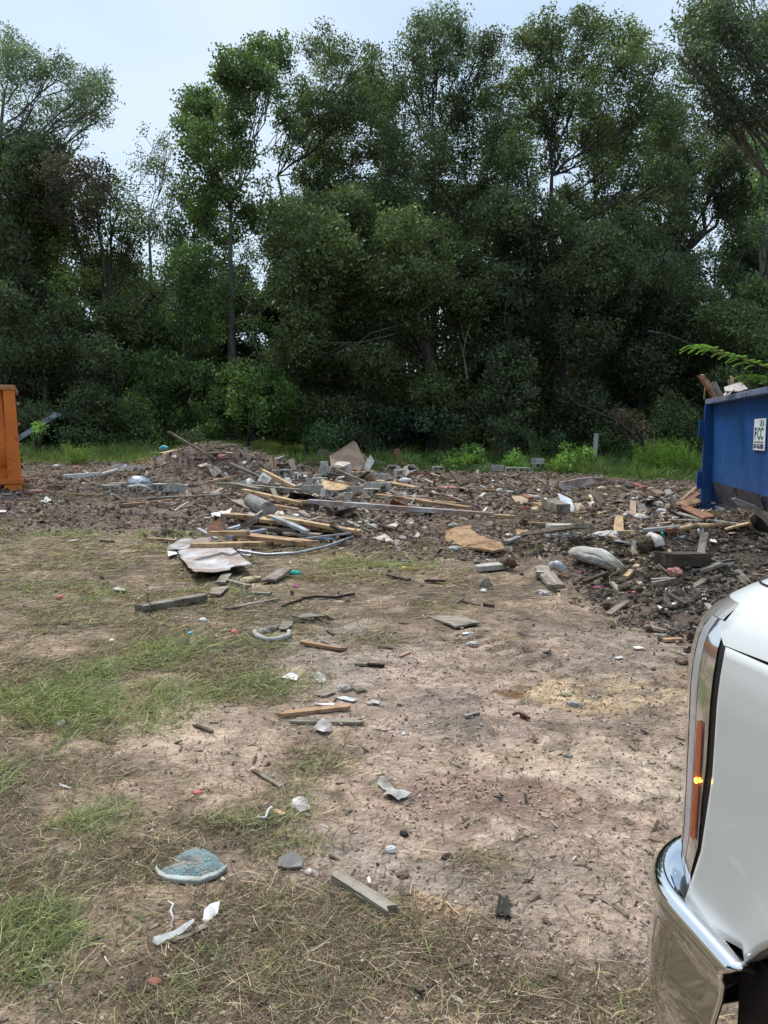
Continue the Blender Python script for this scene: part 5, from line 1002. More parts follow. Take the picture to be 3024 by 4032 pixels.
    loft('bumper_filler', [[(PP_(w, -.016)[0], PP_(w, -.016)[1], z) for w in list(np.linspace(-.8, -.02, 8))+list(np.linspace(0, 1, 12))+[1.05, 1.1, 1.15]] for z in (.70, .75)], 'dark_trim', truck, mir, flip=True)
    # wheels, doors, bed side
    for wx in (-.83, -4.45):
        yy = -.16 if not mir else -1.84; wl = empty('wheel', (0, 0, 0)); wl.parent = truck; wl.location = (wx, yy, .40)
        g = MB(); n_ = 40; pr = [(.24, -.10), (.26, -.125), (.36, -.135), (.395, -.11), (.405, -.05), (.405, .05), (.395, .11), (.36, .135), (.26, .125), (.24, .10)]; V = [(r__*math.cos(2*math.pi*k/n_), y_, r__*math.sin(2*math.pi*k/n_)) for r__, y_ in pr for k in range(n_)]
        g.add(V, [(i*n_+k, i*n_+(k+1) % n_, (i+1)*n_+(k+1) % n_, (i+1)*n_+k) for i in range(len(pr)-1) for k in range(n_)]); g.build('tyre', MAT['rubber'], wl, smooth=True)
        g = MB(); sg = 1 if not mir else -1; V = [(.245*math.cos(2*math.pi*k/n_), sg*.09, .245*math.sin(2*math.pi*k/n_)) for k in range(n_)]; g.add(V, [tuple(range(n_))])
        for k in range(6): a = k*math.pi/3; M = Matrix.Rotation(a, 4, 'Y'); g.box(.04, sg*.09-.012, -.035, .24, sg*.09+.022, .035, M=M)
        g.build('rim', MAT['alloy'], wl)
    sgn = 0 if not mir else -2
    def ypl(y): return y if not mir else -2-y
    def sidepoly(name, pts, m, y=-.004, th=.02, parent=truck, inset=None):
        g = MB(); n_ = len(pts); ins_ = inset or [0]*n_; V = [(x, ypl(y-i_), z) for (x, z), i_ in zip(pts, ins_)]+[(x, ypl(y-i_-th), z) for (x, z), i_ in zip(pts, ins_)]
        g.add(V, [tuple(range(n_)), tuple(range(2*n_-1, n_-1, -1))]+[(i, n_+i, n_+(i+1) % n_, (i+1) % n_) for i in range(n_)]); return g.build(name, MAT[m], parent, bevel=.004)
    for (xa, xb) in ((-1.425, -2.43), (-2.445, -3.30)):
        dr = sidepoly('door', [(xa, .48), (xb, .48), (xb, 1.30), (xa, 1.30)], 'car_white'); sidepoly('window', [(xa-(.38 if xa > -1.5 else .04), 1.31), (xb+.04, 1.31), (xb+.05, 1.74), (xa-(.62 if xa > -1.5 else .04), 1.74)], 'glass_dark', -.03, .01, dr, [0, 0, .13, .13])
        sidepoly('handle', [(xb+.06, 1.12), (xb+.06, 1.15), (xb+.22, 1.15), (xb+.22, 1.12)], 'car_white', .03, .02, dr)
    a2 = [( -4.45-.56*math.cos(a), .40+.56*math.sin(a)) for a in np.linspace(math.pi*.06, math.pi*.94, 16)][::-1]
    sidepoly('bed_side', [(-3.32, .55), (-3.32, 1.34), (-5.7, 1.34), (-5.7, .60), (-5.02, .58)]+a2[::-1]+[(-3.88, .55)], 'car_white')
    sidepoly('pillar', [(-1.42, 1.30), (-1.52, 1.30), (-2.06, 1.80), (-1.98, 1.80)], 'car_white', -.04, .05, truck, [0, 0, .14, .14]); sidepoly('rocker_panel', [(-1.42, .40), (-3.3, .40), (-3.3, .475), (-1.42, .475)], 'dark_trim', -.03, .05)
    mr_ = sidepoly('side_mirror', [(-1.75, 1.30), (-1.75, 1.52), (-1.90, 1.52), (-1.90, 1.30)], 'dark_trim', .26, .20)
for y0_, y1_ in ((-.48, -.025), (-1.975, -1.52)): MB().box(-.40, y0_, .46, -.30, y1_, .742).build('splash_guard', MAT['dark_trim'], truck)
# hood in one sweep over both sides
rows = []; lv = [(.012, 1.25), (.024, 1.275), (.042, 1.295), (.068, 1.315), (.10, 1.336), (.15, 1.36), (.21, 1.385), (.29, 1.41), (.42, 1.43), (.60, 1.44), (.80, 1.445), (.97, 1.447)]
ws = list(np.linspace(-.8, -.02, 12))+list(np.linspace(0, 1, 18))+list(np.linspace(1.03, 2.22, 26))
for d_, z in lv:
    r_ = []
    for w in ws:
        k_ = 1-float(sst(.95, 1.03, w)); dd_ = max(d_, .068*k_); zz_ = max(z, 1.25+(1.315-1.25)*k_) if d_ < .068 else z
        e = max(0.0, dd_-(RC-.02)); x, y = PP_(w if w <= 1 else 1+(w-1)*(1.22-e)/1.22, -dd_); r_.append((x, y, zz_+.05*max(0, -x-.2)/1.2))
    rows.append(r_)
loft('hood', rows, 'car_white', truck, False); loft('hood', rows, 'car_white', truck, True)
g = MB()
sl = [PP_(w, -.0475+.0) for w in []]
for mir in (False, True):   # shut line between hood and fender
    pts = []
    for w in list(np.linspace(.35, 1, 10))+list(np.linspace(1.05, 2.15, 14)):
        x, y = PP_(w, -.118); pts.append((x, y if not mir else -2-y, 1.3465+.05*max(0, -x-.2)/1.2))
    MB().tube(pts, .0022, 6).build('shut_line', MAT['dark_trim'], truck, smooth=True)
# front end
g = MB(); g.box(-.10, -1.57, .76, .012, -.43, 1.24); gr = g.build('grille', MAT['dark_trim'], truck, bevel=.01)
for z in (.84, .94, 1.04, 1.14): MB().box(.013, -1.54, z, .035, -.46, z+.035).build('grille_bar', MAT['chrome'], gr, bevel=.006)
for y in (-1.575, -.43): MB().box(-.02, y-.012, .76, .03, y+.012, 1.24).build('grille_bar', MAT['chrome'], gr, bevel=.004)
# cab, roof, bed
g = MB(); g.add([(-1.40, -.06, 1.47), (-1.40, -1.94, 1.47), (-2.02, -1.82, 1.84), (-2.02, -.18, 1.84)], [(0, 1, 2, 3)]); g.build('windscreen', MAT['glass_dark'], truck)
g = MB(); g.add([(-2.0, -.17, 1.84), (-2.0, -1.83, 1.84), (-3.2, -1.83, 1.86), (-3.2, -.17, 1.86), (-2.0, -.15, 1.75), (-2.0, -1.85, 1.75), (-3.24, -1.85, 1.75), (-3.24, -.15, 1.75)], [(3, 2, 1, 0), (0, 1, 5, 4), (1, 2, 6, 5), (2, 3, 7, 6), (3, 0, 4, 7)]); g.build('roof', MAT['car_white'], truck, bevel=.02)
g = MB(); g.box(-3.30, -1.97, .5, -3.27, -.03, 1.30); g.add([(-3.28, -.04, 1.30), (-3.28, -1.96, 1.30), (-3.22, -1.85, 1.75), (-3.22, -.15, 1.75)], [(0, 3, 2, 1)]); g.build('cab_back', MAT['car_white'], truck)
g = MB(); g.box(-5.66, -1.96, .62, -3.34, -.04, .66); g.build('bed_floor', MAT['dark_trim'], truck); MB().box(-5.72, -1.97, .62, -5.68, -.03, 1.33).build('tailgate', MAT['car_white'], truck, bevel=.01)
g = MB(); g.box(-5.3, -1.45, .42, -.25, -1.30, .56); g.box(-5.3, -.70, .42, -.25, -.55, .56); g.box(-1.25, -1.30, .62, -.2, -.70, 1.1); g.build('chassis', MAT['dark_trim'], truck)
# ================================================================ rubble, thing by thing
# -- standing panels and pieces around the plywood sheet
U(2, [(825, 300), (1020, 178), (1045, 195), (1115, 345), (1075, 425), (1000, 430), (835, 390)], (960, 440), 'plywood', 'large square plywood sheet standing tilted on the rubble heap', dy=[.3, .5, .5, .2, 0, 0, 0], name='plywood_sheet', cat='plywood', cr=.03)
U(2, [(688, 350), (742, 238), (852, 268), (832, 372)], (760, 385), 'wood_dark', 'dark brown panel leaning left of the big plywood sheet', dy=[0, .5, .6, 0], name='dark_panel', cat='panel')
U(2, [(1350, 250), (1395, 238), (1430, 378), (1375, 388)], (1400, 392), 'wood_red', 'short reddish brown board standing upright from the heap', t=.05, dy=[.1, .1, 0, 0], name='upright_board', cat='board')
U(2, [(1080, 428), (1130, 330), (1160, 290), (1190, 342), (1150, 425)], (1120, 432), 'siding', 'bent pinkish siding piece standing right of the plywood sheet', t=.01, dy=[0, .3, .4, .3, 0], cr=.08, name='siding_piece', cat='siding')
U(2, [(660, 470), (820, 425), (1003, 368), (1003, 442), (800, 480), (660, 492)], (850, 486), 'siding', 'long pale pink siding wall lying on edge before the plywood sheet', t=.02, dy=[0, .1, .3, .2, 0, 0], cr=.03, name='siding_piece', cat='siding')
U(2, [(452, 448), (540, 430), (660, 468), (660, 492), (460, 482)], (560, 492), 'siding', 'grey-pink siding strip running left from the long siding wall', t=.02, dy=[0, .2, .1, 0, 0], cr=.03, name='siding_piece', cat='siding')
S(2, [(865, 375), (900, 345), (985, 355), (1000, 372), (940, 385)], 'siding', 'crumpled white siding lump lying on top of the siding wall', h=.42, drape=False, cr=.08, t=.01, name='siding_piece', cat='siding')
B(2, 415, 378, 835, 368, .12, .07, 'wood_dark', 'long dark beam lying level left of the plywood sheet', .12, .15)
B(2, 655, 340, 718, 358, .05, .05, 'wood_red', 'short red-brown stub poking out left of the dark panel', .25, .2, name='board_stub')
B(2, 1088, 288, 1180, 372, .06, .05, 'wood_orange', 'orange stick leaning right of the plywood sheet', .45, .2, name='stick', cat='stick', lift=False)
B(2, 1200, 340, 1282, 378, .07, .05, 'wood_grey', 'weathered stick behind the heap between siding and upright board', .25, .12, name='stick', cat='stick')
B(2, 995, 440, 1180, 428, .08, .05, 'wood_new', 'pale board end in front of the bent siding piece', .05, .05)
B(2, 345, 308, 362, 445, .09, .035, 'wood_new', 'spotted pale stake standing upright left of the siding', .42, .02, roll=80, name='stake', cat='stake', lift=False)
B(2, 372, 320, 384, 445, .06, .04, 'wood_orange', 'orange stake standing just right of the spotted stake', .38, .02, roll=80, name='stake', cat='stake', lift=False)
B(2, 15, 365, 255, 475, .14, .05, 'wood_grey', 'long weathered board sloping down off the soil mound', .3, .05)
B(2, 282, 425, 545, 560, .08, .08, 'wood_new', 'pale pink-tipped timber lying diagonally over the white tray', .3, .12, name='timber', cat='timber')
B(2, 0, 535, 580, 590, .14, .09, 'wood_grey', 'long grey timber lying across the left of the heap', .05, .08, name='timber', cat='timber')
B(2, 82, 545, 250, 578, .16, .08, 'wood_grey', 'short grey timber stump resting on the long grey timber', .12, .12, name='timber', cat='timber')
B(2, 120, 582, 600, 692, .10, .06, 'wood_new', 'yellow-brown board sloping behind the corrugated pipe', .22, .10)
B(2, 100, 665, 510, 682, .12, .04, 'wood_red', 'reddish plank lying flat left of the yellow-brown board', .05, .05)
B(2, 300, 695, 570, 742, .08, .05, 'wood_orange', 'orange board edge sticking out from under the corrugated pipe', .04, .04)
B(2, 490, 668, 650, 680, .12, .05, 'wood_orange', 'orange board end tucked under the long grey gutter', .12, .12)
B(2, 630, 705, 712, 725, .10, .09, 'wood_dark', 'dark square timber stub in front of the black tray', .03, .03, name='timber', cat='timber')
B(2, 60, 665, 205, 730, .20, .03, 'wood_grey', 'grey slab board lying left of the corrugated pipe', .06, .04)
B(2, 880, 415, 1110, 515, .06, .05, 'wood_grey', 'thin grey stick lying across the blocks towards the plywood', .45, .15, name='stick', cat='stick', lift=False)
S(2, [(752, 575), (772, 497), (1022, 520), (1012, 552), (920, 590)], 'wood_new', 'warm yellow plywood offcut bridging the concrete blocks', h=[.12, .30, .32, .22, .12], drape=False, t=.02, cr=.02, name='plywood_offcut', cat='plywood')
U(2, [(232, 510), (275, 440), (350, 490), (312, 548)], (290, 560), 'plastic_white', 'white square plastic tray standing tilted left of the blocks', t=.05, dy=[0, .25, .25, 0], name='plastic_tray', cat='tray')
U(2, [(256, 505), (282, 462), (330, 494), (304, 530)], (290, 563), 'grey_scrap', 'small grey plate stuck inside the white square tray', t=.01, dy=[-.06, .14, .14, -.06], name='plate', cat='plate')
S(2, [(140, 500), (190, 480), (215, 510), (170, 540)], 'foil', 'crumpled silver duct piece left of the white square tray', h=[.1, .2, .2, .05], drape=False, cr=.08, name='duct_piece', cat='metal')
S(2, [(440, 480), (500, 475), (515, 510), (470, 540)], 'foil', 'crushed grey metal cover between white tray and blocks', h=[.1, .25, .2, .08], drape=False, cr=.08, name='metal_cover', cat='metal')
W_(2, 541, 545, .09, .06, .10, 'blue_scrap', 'small blue can lying right of the dark end block', .12, 'can', 'can', h=.08)
S(2, [(485, 655), (500, 590), (655, 612), (800, 672), (690, 660)], 'black_plastic', 'black plastic tray lying broken before the concrete blocks', h=[.05, .3, .28, .1, .08], drape=False, t=.01, cr=.04, name='black_tray', cat='tray')
T(2, [(178, 668), (325, 738)], .125, 'grey_scrap', 'grey corrugated drain pipe lying in the heap', h=[.12, .05], name='corrugated_pipe', n=16, ridged=.10)
S(2, [(130, 762), (240, 740), (372, 772), (290, 803)], 'white_sheet', 'white sheet lying below the corrugated pipe', h=.08, cr=.04, name='sheet', cat='sheet')
W_(2, 205, 635, .30, .20, .10, 'foam', 'heap of pale yellow fluff above the corrugated pipe', .6, 'fluff', 'insulation', h=.05)
W_(2, 60, 640, .26, .16, .07, 'pink_wool', 'pink wool wad left of the yellow fluff', .6, 'insulation_wad', 'insulation')
a = src(2, 655, 672); b = src(3, 705, 782)
B(0, a[0], a[1], b[0], b[1], .16, .08, 'white_sheet', 'very long grey-white painted gutter crossing the rubble', .14, .04, name='gutter', cat='gutter', ragged=.1)
B(3, 703, 786, 882, 798, .12, .04, 'wood_new', 'short pale board end beyond the tip of the long gutter', .03, .0)
B(2, 1210, 622, 1660, 672, .13, .05, 'wood_orange', 'orange board lying behind the long gutter', .22, .2, ragged=.1)
B(3, 0, 655, 520, 728, .15, .05, 'wood_orange', 'bright orange board whose end lies clear right of the heap', .22, .10, ragged=.1)
B(3, 60, 655, 410, 690, .10, .04, 'wood_new', 'pale yellow board lying just above the bright orange board', .12, .08)
B(3, 0, 632, 175, 640, .14, .04, 'white_sheet', 'white trim strip under the wire at the orange boards', .15, .13, name='white_lath', cat='trim')
T(2, [(1230, 640), (1330, 630), (1440, 615), (1530, 640), (1480, 700), (1465, 730)], .012, 'rag_white', 'pale wire looping over the orange boards', h=[.3, .32, .3, .3, .2, .1], name='wire', cat='wire', n=6)
B(2, 1150, 685, 1310, 705, .08, .04, 'wood_red', 'small red-brown board under the orange boards', .03, .03)
S(2, [(1310, 700), (1335, 655), (1500, 720), (1420, 725)], 'wood_red', 'broken rusty brown panel beneath the wire', h=[.02, .2, .05, .02], drape=False, t=.03, name='broken_board', cat='panel')
B(2, 1400, 575, 1659, 570, .09, .04, 'wood_grey', 'thin grey board lying behind the orange boards', .04, .04)
B(2, 1305, 515, 1545, 560, .18, .03, 'wood_new', 'pale tan board lying right of the big blocks', .06, .04)
S(2, [(850, 775), (868, 745), (1045, 708), (1050, 752), (862, 797)], 'galvanised', 'crumpled grey flashing strip in front of the gutter', h=[.1, .2, .25, .1, .03], drape=False, cr=.05, name='flashing', cat='metal')
S(2, [(785, 700), (850, 735), (858, 792), (800, 782)], 'wood_dark', 'dark brown torn panel touching the crumpled flashing', h=[.2, .2, .03, .03], drape=False, t=.02, cr=.05, name='torn_board', cat='panel')
# -- second group of boards, in front
B(2, 0, 782, 1050, 925, .24, .045, 'wood_new', 'longest pale yellow board of the front pile', .12, .06, ragged=.2)
B(2, 330, 795, 1030, 915, .10, .045, 'wood_new', 'narrow pale board lying on the longest yellow board', .19, .12, ragged=.2)
B(2, 370, 802, 645, 920, .09, .04, 'galvanised', 'grey steel stud lying across the yellow boards', .26, .14, name='metal_stud', cat='metal stud', ragged=.05)
B(2, 0, 968, 298, 905, .08, .04, 'galvanised', 'grey steel stud pointing right at the left of the front pile', .10, .12, name='metal_stud', cat='metal stud', ragged=.05)
B(2, 0, 900, 105, 868, .06, .03, 'galvanised', 'short bent steel channel above the left steel stud', .12, .14, name='metal_stud', cat='metal stud', ragged=.05)
B(1, 1285, 712, 1405, 778, .05, .03, 'galvanised', 'thin steel channel sloping onto the dirty white sheet', .2, .1, name='metal_stud', cat='metal stud', ragged=.05)
B(2, 108, 900, 275, 765, .09, .06, 'wood_grey', 'dark grey splintered stick crossing the yellow board', .08, .30, name='stick', cat='stick', lift=False)
B(2, 200, 882, 560, 925, .14, .05, 'wood_dark', 'dark brown board lying under the steel stud', .08, .08)
B(2, 470, 932, 760, 948, .16, .03, 'wood_grey', 'whitened old board right of the dark brown board', .08, .06)
B(2, 108, 950, 610, 1008, .22, .05, 'wood_orange', 'thick splintered orange plank at the front of the pile', .12, .06, ragged=1.2)
B(2, 0, 1025, 240, 1022, .16, .05, 'wood_new', 'yellow splintered board left of the thick orange plank', .05, .05, ragged=1.2)
B(2, 600, 978, 950, 938, .14, .02, 'galvanised', 'flat grey metal strip rising to the right in the front pile', .05, .14, name='metal_strip', cat='metal')
T(2, [(70, 1075), (300, 1108), (550, 1095), (800, 1040), (950, 985), (1020, 962)], .020, 'galvanised', 'long curved metal strip lying round the front pile', h=[.06, .02, .02, .03, .08, .14], name='curved_strip', cat='metal', n=4)
S(2, [(65, 1065), (190, 1072), (180, 1118), (120, 1112)], 'galvanised', 'flat metal end piece beside the dirty white sheet', h=.04, name='metal_strip', cat='metal')
B(2, 858, 880, 985, 945, .08, .04, 'wood_dark', 'dark splintered stub at the end of the yellow boards', .2, .08, name='board_stub', ragged=1)
W_(2, 938, 872, .07, .04, .045, 'cyan', 'cyan bottle cap end lying by the white rag', .1, 'bottle', 'bottle')
W_(2, 975, 852, .12, .05, .05, 'rag_white', 'white rag beside the cyan bottle', .5)
W_(2, 752, 992, .09, .05, .04, 'blue_scrap', 'crushed blue packet under the metal strip', .5)
W_(2, 838, 994, .09, .06, .045, 'blue_scrap', 'dark blue tub end right of the crushed blue packet', .15, 'tub', 'tub')
W_(2, 1180, 880, .07, .06, .05, 'paper', 'white round cup right of the front pile', .2, 'cup', 'cup')
B(2, 1135, 855, 1205, 888, .04, .02, 'galvanised', 'small grey bar lying on the white round cup', .05, .03, name='metal_bar', cat='metal')
S(2, [(1055, 840), (1095, 838), (1085, 858)], 'paper', 'tiny white flake right of the cyan bottle', h=.02)
B(2, 1230, 868, 1430, 925, .05, .04, 'wood_dark', 'dark stick lying alone right of the front pile', .03, .03, name='stick', cat='stick')
T(2, [(1395, 862), (1350, 915), (1345, 990)], .018, 'bark_brown', 'crooked twig standing over the dark stick', h=[.2, .1, .0], name='twig', cat='twig', n=6)
S(2, [(1185, 975), (1275, 940), (1338, 985), (1310, 1005)], 'siding', 'pinkish torn board flake right of the front pile', h=.03, t=.01, name='flake')
S(2, [(1365, 950), (1450, 948), (1450, 980), (1400, 975)], 'grey_scrap', 'grey flat slate piece right of the pinkish flake', h=.03, t=.01)
S(2, [(1515, 970), (1545, 925), (1568, 950), (1545, 975)], 'siding', 'small pointed pink-white shard', h=[.0, .06, .05, .0], drape=False, t=.008, name='shard')
S(2, [(1290, 870), (1350, 852), (1400, 862), (1370, 882)], 'siding', 'broad pinkish flake lying above the dark stick', h=.03, t=.01, name='flake')
W_(2, 1430, 1228, .09, .045, .03, 'yellow', 'yellow scrap lying in the pale grass', .4)
W_(2, 790, 835, .06, .04, .02, 'paper', 'small white crumb behind the cyan bottle', .4)
S(2, [(505, 775), (550, 768), (590, 785), (540, 792)], 'paper', 'white flat scrap between gutter and yellow boards', h=.03)
B(2, 390, 785, 670, 835, .16, .03, 'wood_grey', 'pinkish grey board lying right above the yellow boards', .06, .04)
B(2, 40, 905, 180, 912, .2, .03, 'siding', 'pale pink board end under the dark splintered stick', .08, .06)
# -- left of the heap
p = S(1, [(1150, 845), (1400, 815), (1490, 818), (1640, 945), (1500, 962), (1488, 980), (1260, 1000), (1170, 900)], 'white_sheet', 'large white metal sheet stained brown lying at the front left', h=[.10, .18, .16, .14, .10, .10, .12, .06], drape=False, t=.006, cr=.05, name='metal_sheet', cat='metal sheet', smooth=True)
S(1, [(1078, 850), (1160, 775), (1360, 753), (1375, 805), (1150, 842)], 'white_sheet', 'smaller dirty metal sheet just behind the large stained one', h=[.05, .10, .2, .15, .08], drape=False, t=.006, cr=.06, name='metal_sheet', cat='metal sheet', smooth=True)
S(1, [(1085, 850), (1140, 848), (1150, 872), (1090, 888)], 'paper', 'white rag hanging at the corner of the large stained sheet', h=.05)
B(1, 1262, 820, 1659, 812, .08, .05, 'wood_new', 'pale board laid across the top of the stained sheet', .22, .2, ragged=.8)
B(1, 1360, 742, 1600, 738, .10, .05, 'wood_new', 'pale board behind the smaller dirty sheet', .25, .2)
U(1, [(1335, 735), (1350, 690), (1445, 635), (1452, 700), (1440, 735)], (1395, 745), 'wood_red', 'brown torn panel standing up behind the dirty sheets', t=.015, dy=[0, .1, .2, .1, 0], cr=.04, name='torn_board')
S(1, [(1435, 600), (1465, 640), (1450, 725), (1425, 640)], 'white_sheet', 'narrow white strip curling up beside the brown torn panel', h=[.5, .35, .05, .25], drape=False, cr=.05, name='metal_strip', cat='metal')
S(1, [(1370, 612), (1500, 585), (1470, 640), (1390, 640)], 'paper', 'white torn plastic lying behind the brown torn panel', h=.12, cr=.08)
B(1, 1465, 620, 1659, 632, .14, .04, 'wood_new', 'yellow board left part of which lies under white plastic', .2, .2)
B(1, 1575, 690, 1659, 640, .07, .06, 'wood_grey', 'grey splintered stick at the left of the front pile', .15, .3, name='stick', cat='stick', lift=False)
B(1, 960, 775, 1145, 788, .07, .03, 'wood_new', 'thin pale splintered lath left of the dirty sheets', .03, .03, name='lath', cat='lath', ragged=1)
B(1, 410, 375, 655, 355, .09, .09, 'plastic_white', 'long white plastic pipe lying left of the soil mound', .02, .03, name='plastic_pipe', cat='pipe', ragged=0)
T(1, [(650, 358), (690, 350), (762, 330)], .05, 'plastic_white', 'short white pipe angled up from the long white pipe', h=[.0, .04, .14], name='plastic_pipe')
B(1, 645, 348, 905, 352, .10, .03, 'wood_orange', 'orange lath lying behind the white pipes', .03, .03, name='lath', cat='lath')
B(1, 660, 340, 790, 335, .16, .02, 'wood_new', 'pale tan board behind the orange lath', .02, .02)
B(1, 728, 318, 912, 328, .22, .04, 'grey_scrap', 'long grey concrete curb piece left of the mound', .02, .02, roll=50, name='concrete_piece', cat='curb')
W_(1, 815, 330, .10, .06, .14, 'plastic_white', 'crumpled white cloth by the white pipe end', .4, h=.02)
p = W_(1, 900, 445, .42, .30, .26, 'galvanised', 'crushed grey galvanised tub lying before the soil mound', .22, 'tub', 'tub', rot=20, fr=1.6, smooth=False)
T(1, [(830, 440), (900, 428), (950, 440), (975, 455)], .02, 'plastic_white', 'white ribbed hose lying against the crushed tub', h=[.2, .25, .2, .1], name='hose', cat='hose')
for a_ in [(715, 492, 'grey block with an open end, leftmost in the plot', 8, 'side'), (762, 478, 'pale grey block touching the leftmost one', 25, 'side'), (885, 492, 'dark block lying in front of the crushed tub', 5, 'side'), (1035, 482, 'upright-edged block right of the crushed tub', -25, 'side'), (1145, 488, 'tilted pale block right of the crushed tub', 20, 'up')]:
    K(1, a_[0], a_[1], a_[2], a_[3], a_[4], tilt=12 if 'tilted' in a_[2] else 0)
B(1, 445, 487, 668, 490, .10, .03, 'wood_orange', 'thin orange board left of the leftmost block', .02, .02)
B(1, 950, 518, 1535, 488, .12, .05, 'wood_grey', 'long tan board lying right of the root tangle', .03, .05)
B(1, 800, 556, 1115, 526, .08, .04, 'wood_orange', 'splintered orange board lying before the root tangle', .02, .04, ragged=1.2)
W_(1, 340, 458, .30, .12, .12, 'bark_brown', 'rolled brown carpet end lying by the orange container', .3, 'carpet_roll', 'carpet', rot=20)
W_(1, 245, 475, .32, .10, .05, 'pink_wool', 'pink insulation strip trailing from the brown roll', .5, 'insulation_wad', 'insulation', rot=20)
W_(1, 495, 322, .28, .14, .08, 'pink_wool', 'pink insulation wad at the grass edge on the left', .5, 'insulation_wad', 'insulation')
W_(1, 365, 312, .25, .12, .07, 'paper', 'white and blue wrapper at the grass edge on the left', .5)
S(1, [(240, 522), (300, 505), (352, 525), (300, 540)], 'paper', 'crumpled white paper below the brown roll', h=.05, cr=.08)
S(1, [(372, 530), (410, 515), (420, 530), (395, 540)], 'paper', 'small white paper right of the crumpled paper', h=.03)
S(1, [(0, 592), (40, 592), (42, 600), (0, 606)], 'plastic_white', 'white strip end cut by the left picture edge', h=.04)
S(1, [(0, 484), (110, 482), (60, 492), (10, 492)], 'grey_scrap', 'grey board lying under the orange container', h=.02, t=.02)
W_(1, 120, 490, .09, .07, .05, 'paper', 'white crumb at the foot of the orange container', .3)
W_(1, 540, 432, .08, .05, .07, 'paper', 'white tuft left of the leftmost block', .5)
W_(1, 240, 388, .09, .06, .03, 'paper', 'white flake right of the orange container', .4)
S(1, [(560, 567), (580, 564), (578, 575)], 'paper', 'tiny white chip in front of the tyre marks', h=.02)
S(1, [(435, 782), (520, 776), (500, 786), (460, 788)], 'paper', 'thin white strip in the straw below the tyre marks', h=.02)
B(1, 658, 790, 730, 795, .06, .03, 'wood_dark', 'small dark wood piece in the straw', 0, 0, name='wood_piece', cat='wood piece')
# soil mound
U(1, [(1085, 88), (1098, 82), (1372, 243), (1360, 252)], (1300, 330), 'wood_grey', 'long brown pole leaning up out of the soil mound', t=.07, dy=[-.4, -.4, 0, 0], name='leaning_pole', cat='pole')
B(1, 1500, 292, 1659, 362, .14, .05, 'wood_grey', 'weathered board sloping right off the soil mound', .35, .1)
B(1, 1350, 300, 1410, 388, .14, .05, 'wood_grey', 'short grey slab lying down the face of the mound', .12, .03)
B(1, 1395, 310, 1448, 380, .12, .05, 'wood_grey', 'second grey slab beside it on the mound face, further right', .12, .03)
B(1, 1285, 422, 1530, 370, .06, .04, 'wood_orange', 'thin board rising right at the foot of the mound', .02, .15)
B(1, 1335, 405, 1440, 398, .08, .04, 'wood_grey', 'grey lath crossing the thin board at the mound foot', .04, .06)
B(1, 1430, 425, 1545, 432, .12, .10, 'wood_grey', 'square grey timber end at the right foot of the mound', .02, .02, name='timber', cat='timber')
B(1, 1350, 235, 1400, 258, .06, .03, 'wood_new', 'pale splinter under the foot of the leaning pole', .15, .1, name='splinter', cat='splinter')
S(1, [(980, 240), (1000, 238), (1020, 275), (1000, 285)], 'grey_scrap', 'grey shingle standing at the left of the mound top', h=[.25, .25, .05, .05], drape=False, t=.02, name='shingle', cat='shingle')
S(1, [(1190, 205), (1215, 200), (1240, 235), (1205, 240)], 'siding', 'pale board flake on the crest of the mound', h=[.25, .25, .05, .05], drape=False, t=.02, name='flake')
S(1, [(1465, 215), (1510, 220), (1505, 245), (1460, 245)], 'siding', 'pinkish slab on the crest right of the pole', h=[.22, .22, .03, .03], drape=False, t=.03, name='broken_piece', cat='slab')
W_(1, 1440, 255, .22, .12, .10, 'pink_wool', 'pink insulation on the mound beside the pole foot', .5, 'insulation_wad', 'insulation')
S(1, [(1055, 280), (1075, 273), (1080, 285), (1062, 292)], 'paper', 'white chip on the left face of the mound', h=.06, drape=False)
S(1, [(1110, 240), (1140, 230), (1145, 255)], 'siding', 'pale shard on the mound crest left of the flake', h=.08, drape=False)
S(2, [(112, 350), (145, 340), (143, 362), (115, 366)], 'paper', 'left one of two white tiles right of the mound', h=[.05, .14, .12, .03], drape=False, t=.01, name='tile', cat='tile')
S(2, [(190, 345), (205, 332), (222, 350), (215, 360)], 'paper', 'right one of two white tiles right of the mound', h=[.05, .14, .12, .03], drape=False, t=.01, name='tile', cat='tile')
S(2, [(215, 305), (290, 290), (295, 325), (240, 335)], 'wood_grey', 'grey-brown slab on the low crest right of the mound', h=[.15, .2, .1, .05], drape=False, t=.04, name='broken_piece', cat='slab')
S(1, [(1280, 300), (1340, 285), (1350, 300), (1300, 310)], 'siding', 'pale broken board on the mound face', h=.06, t=.02, name='flake')
T(1, [(1180, 320), (1120, 345), (1060, 350)], .02, 'bark_brown', 'crooked root on the mound face', h=.05, name='root', cat='root', n=6)
S(1, [(935, 360), (950, 330), (965, 350), (945, 375)], 'siding', 'pinkish flake at the left foot of the mound', h=[.02, .16, .12, .02], drape=False, t=.01, name='flake')
T(1, [(1040, 195), (1060, 180), (1085, 190)], .06, 'cyan', 'faded blue plastic rim half hidden in the meadow', h=[.3, .36, .3], name='plastic_hoop', cat='plastic', n=6)
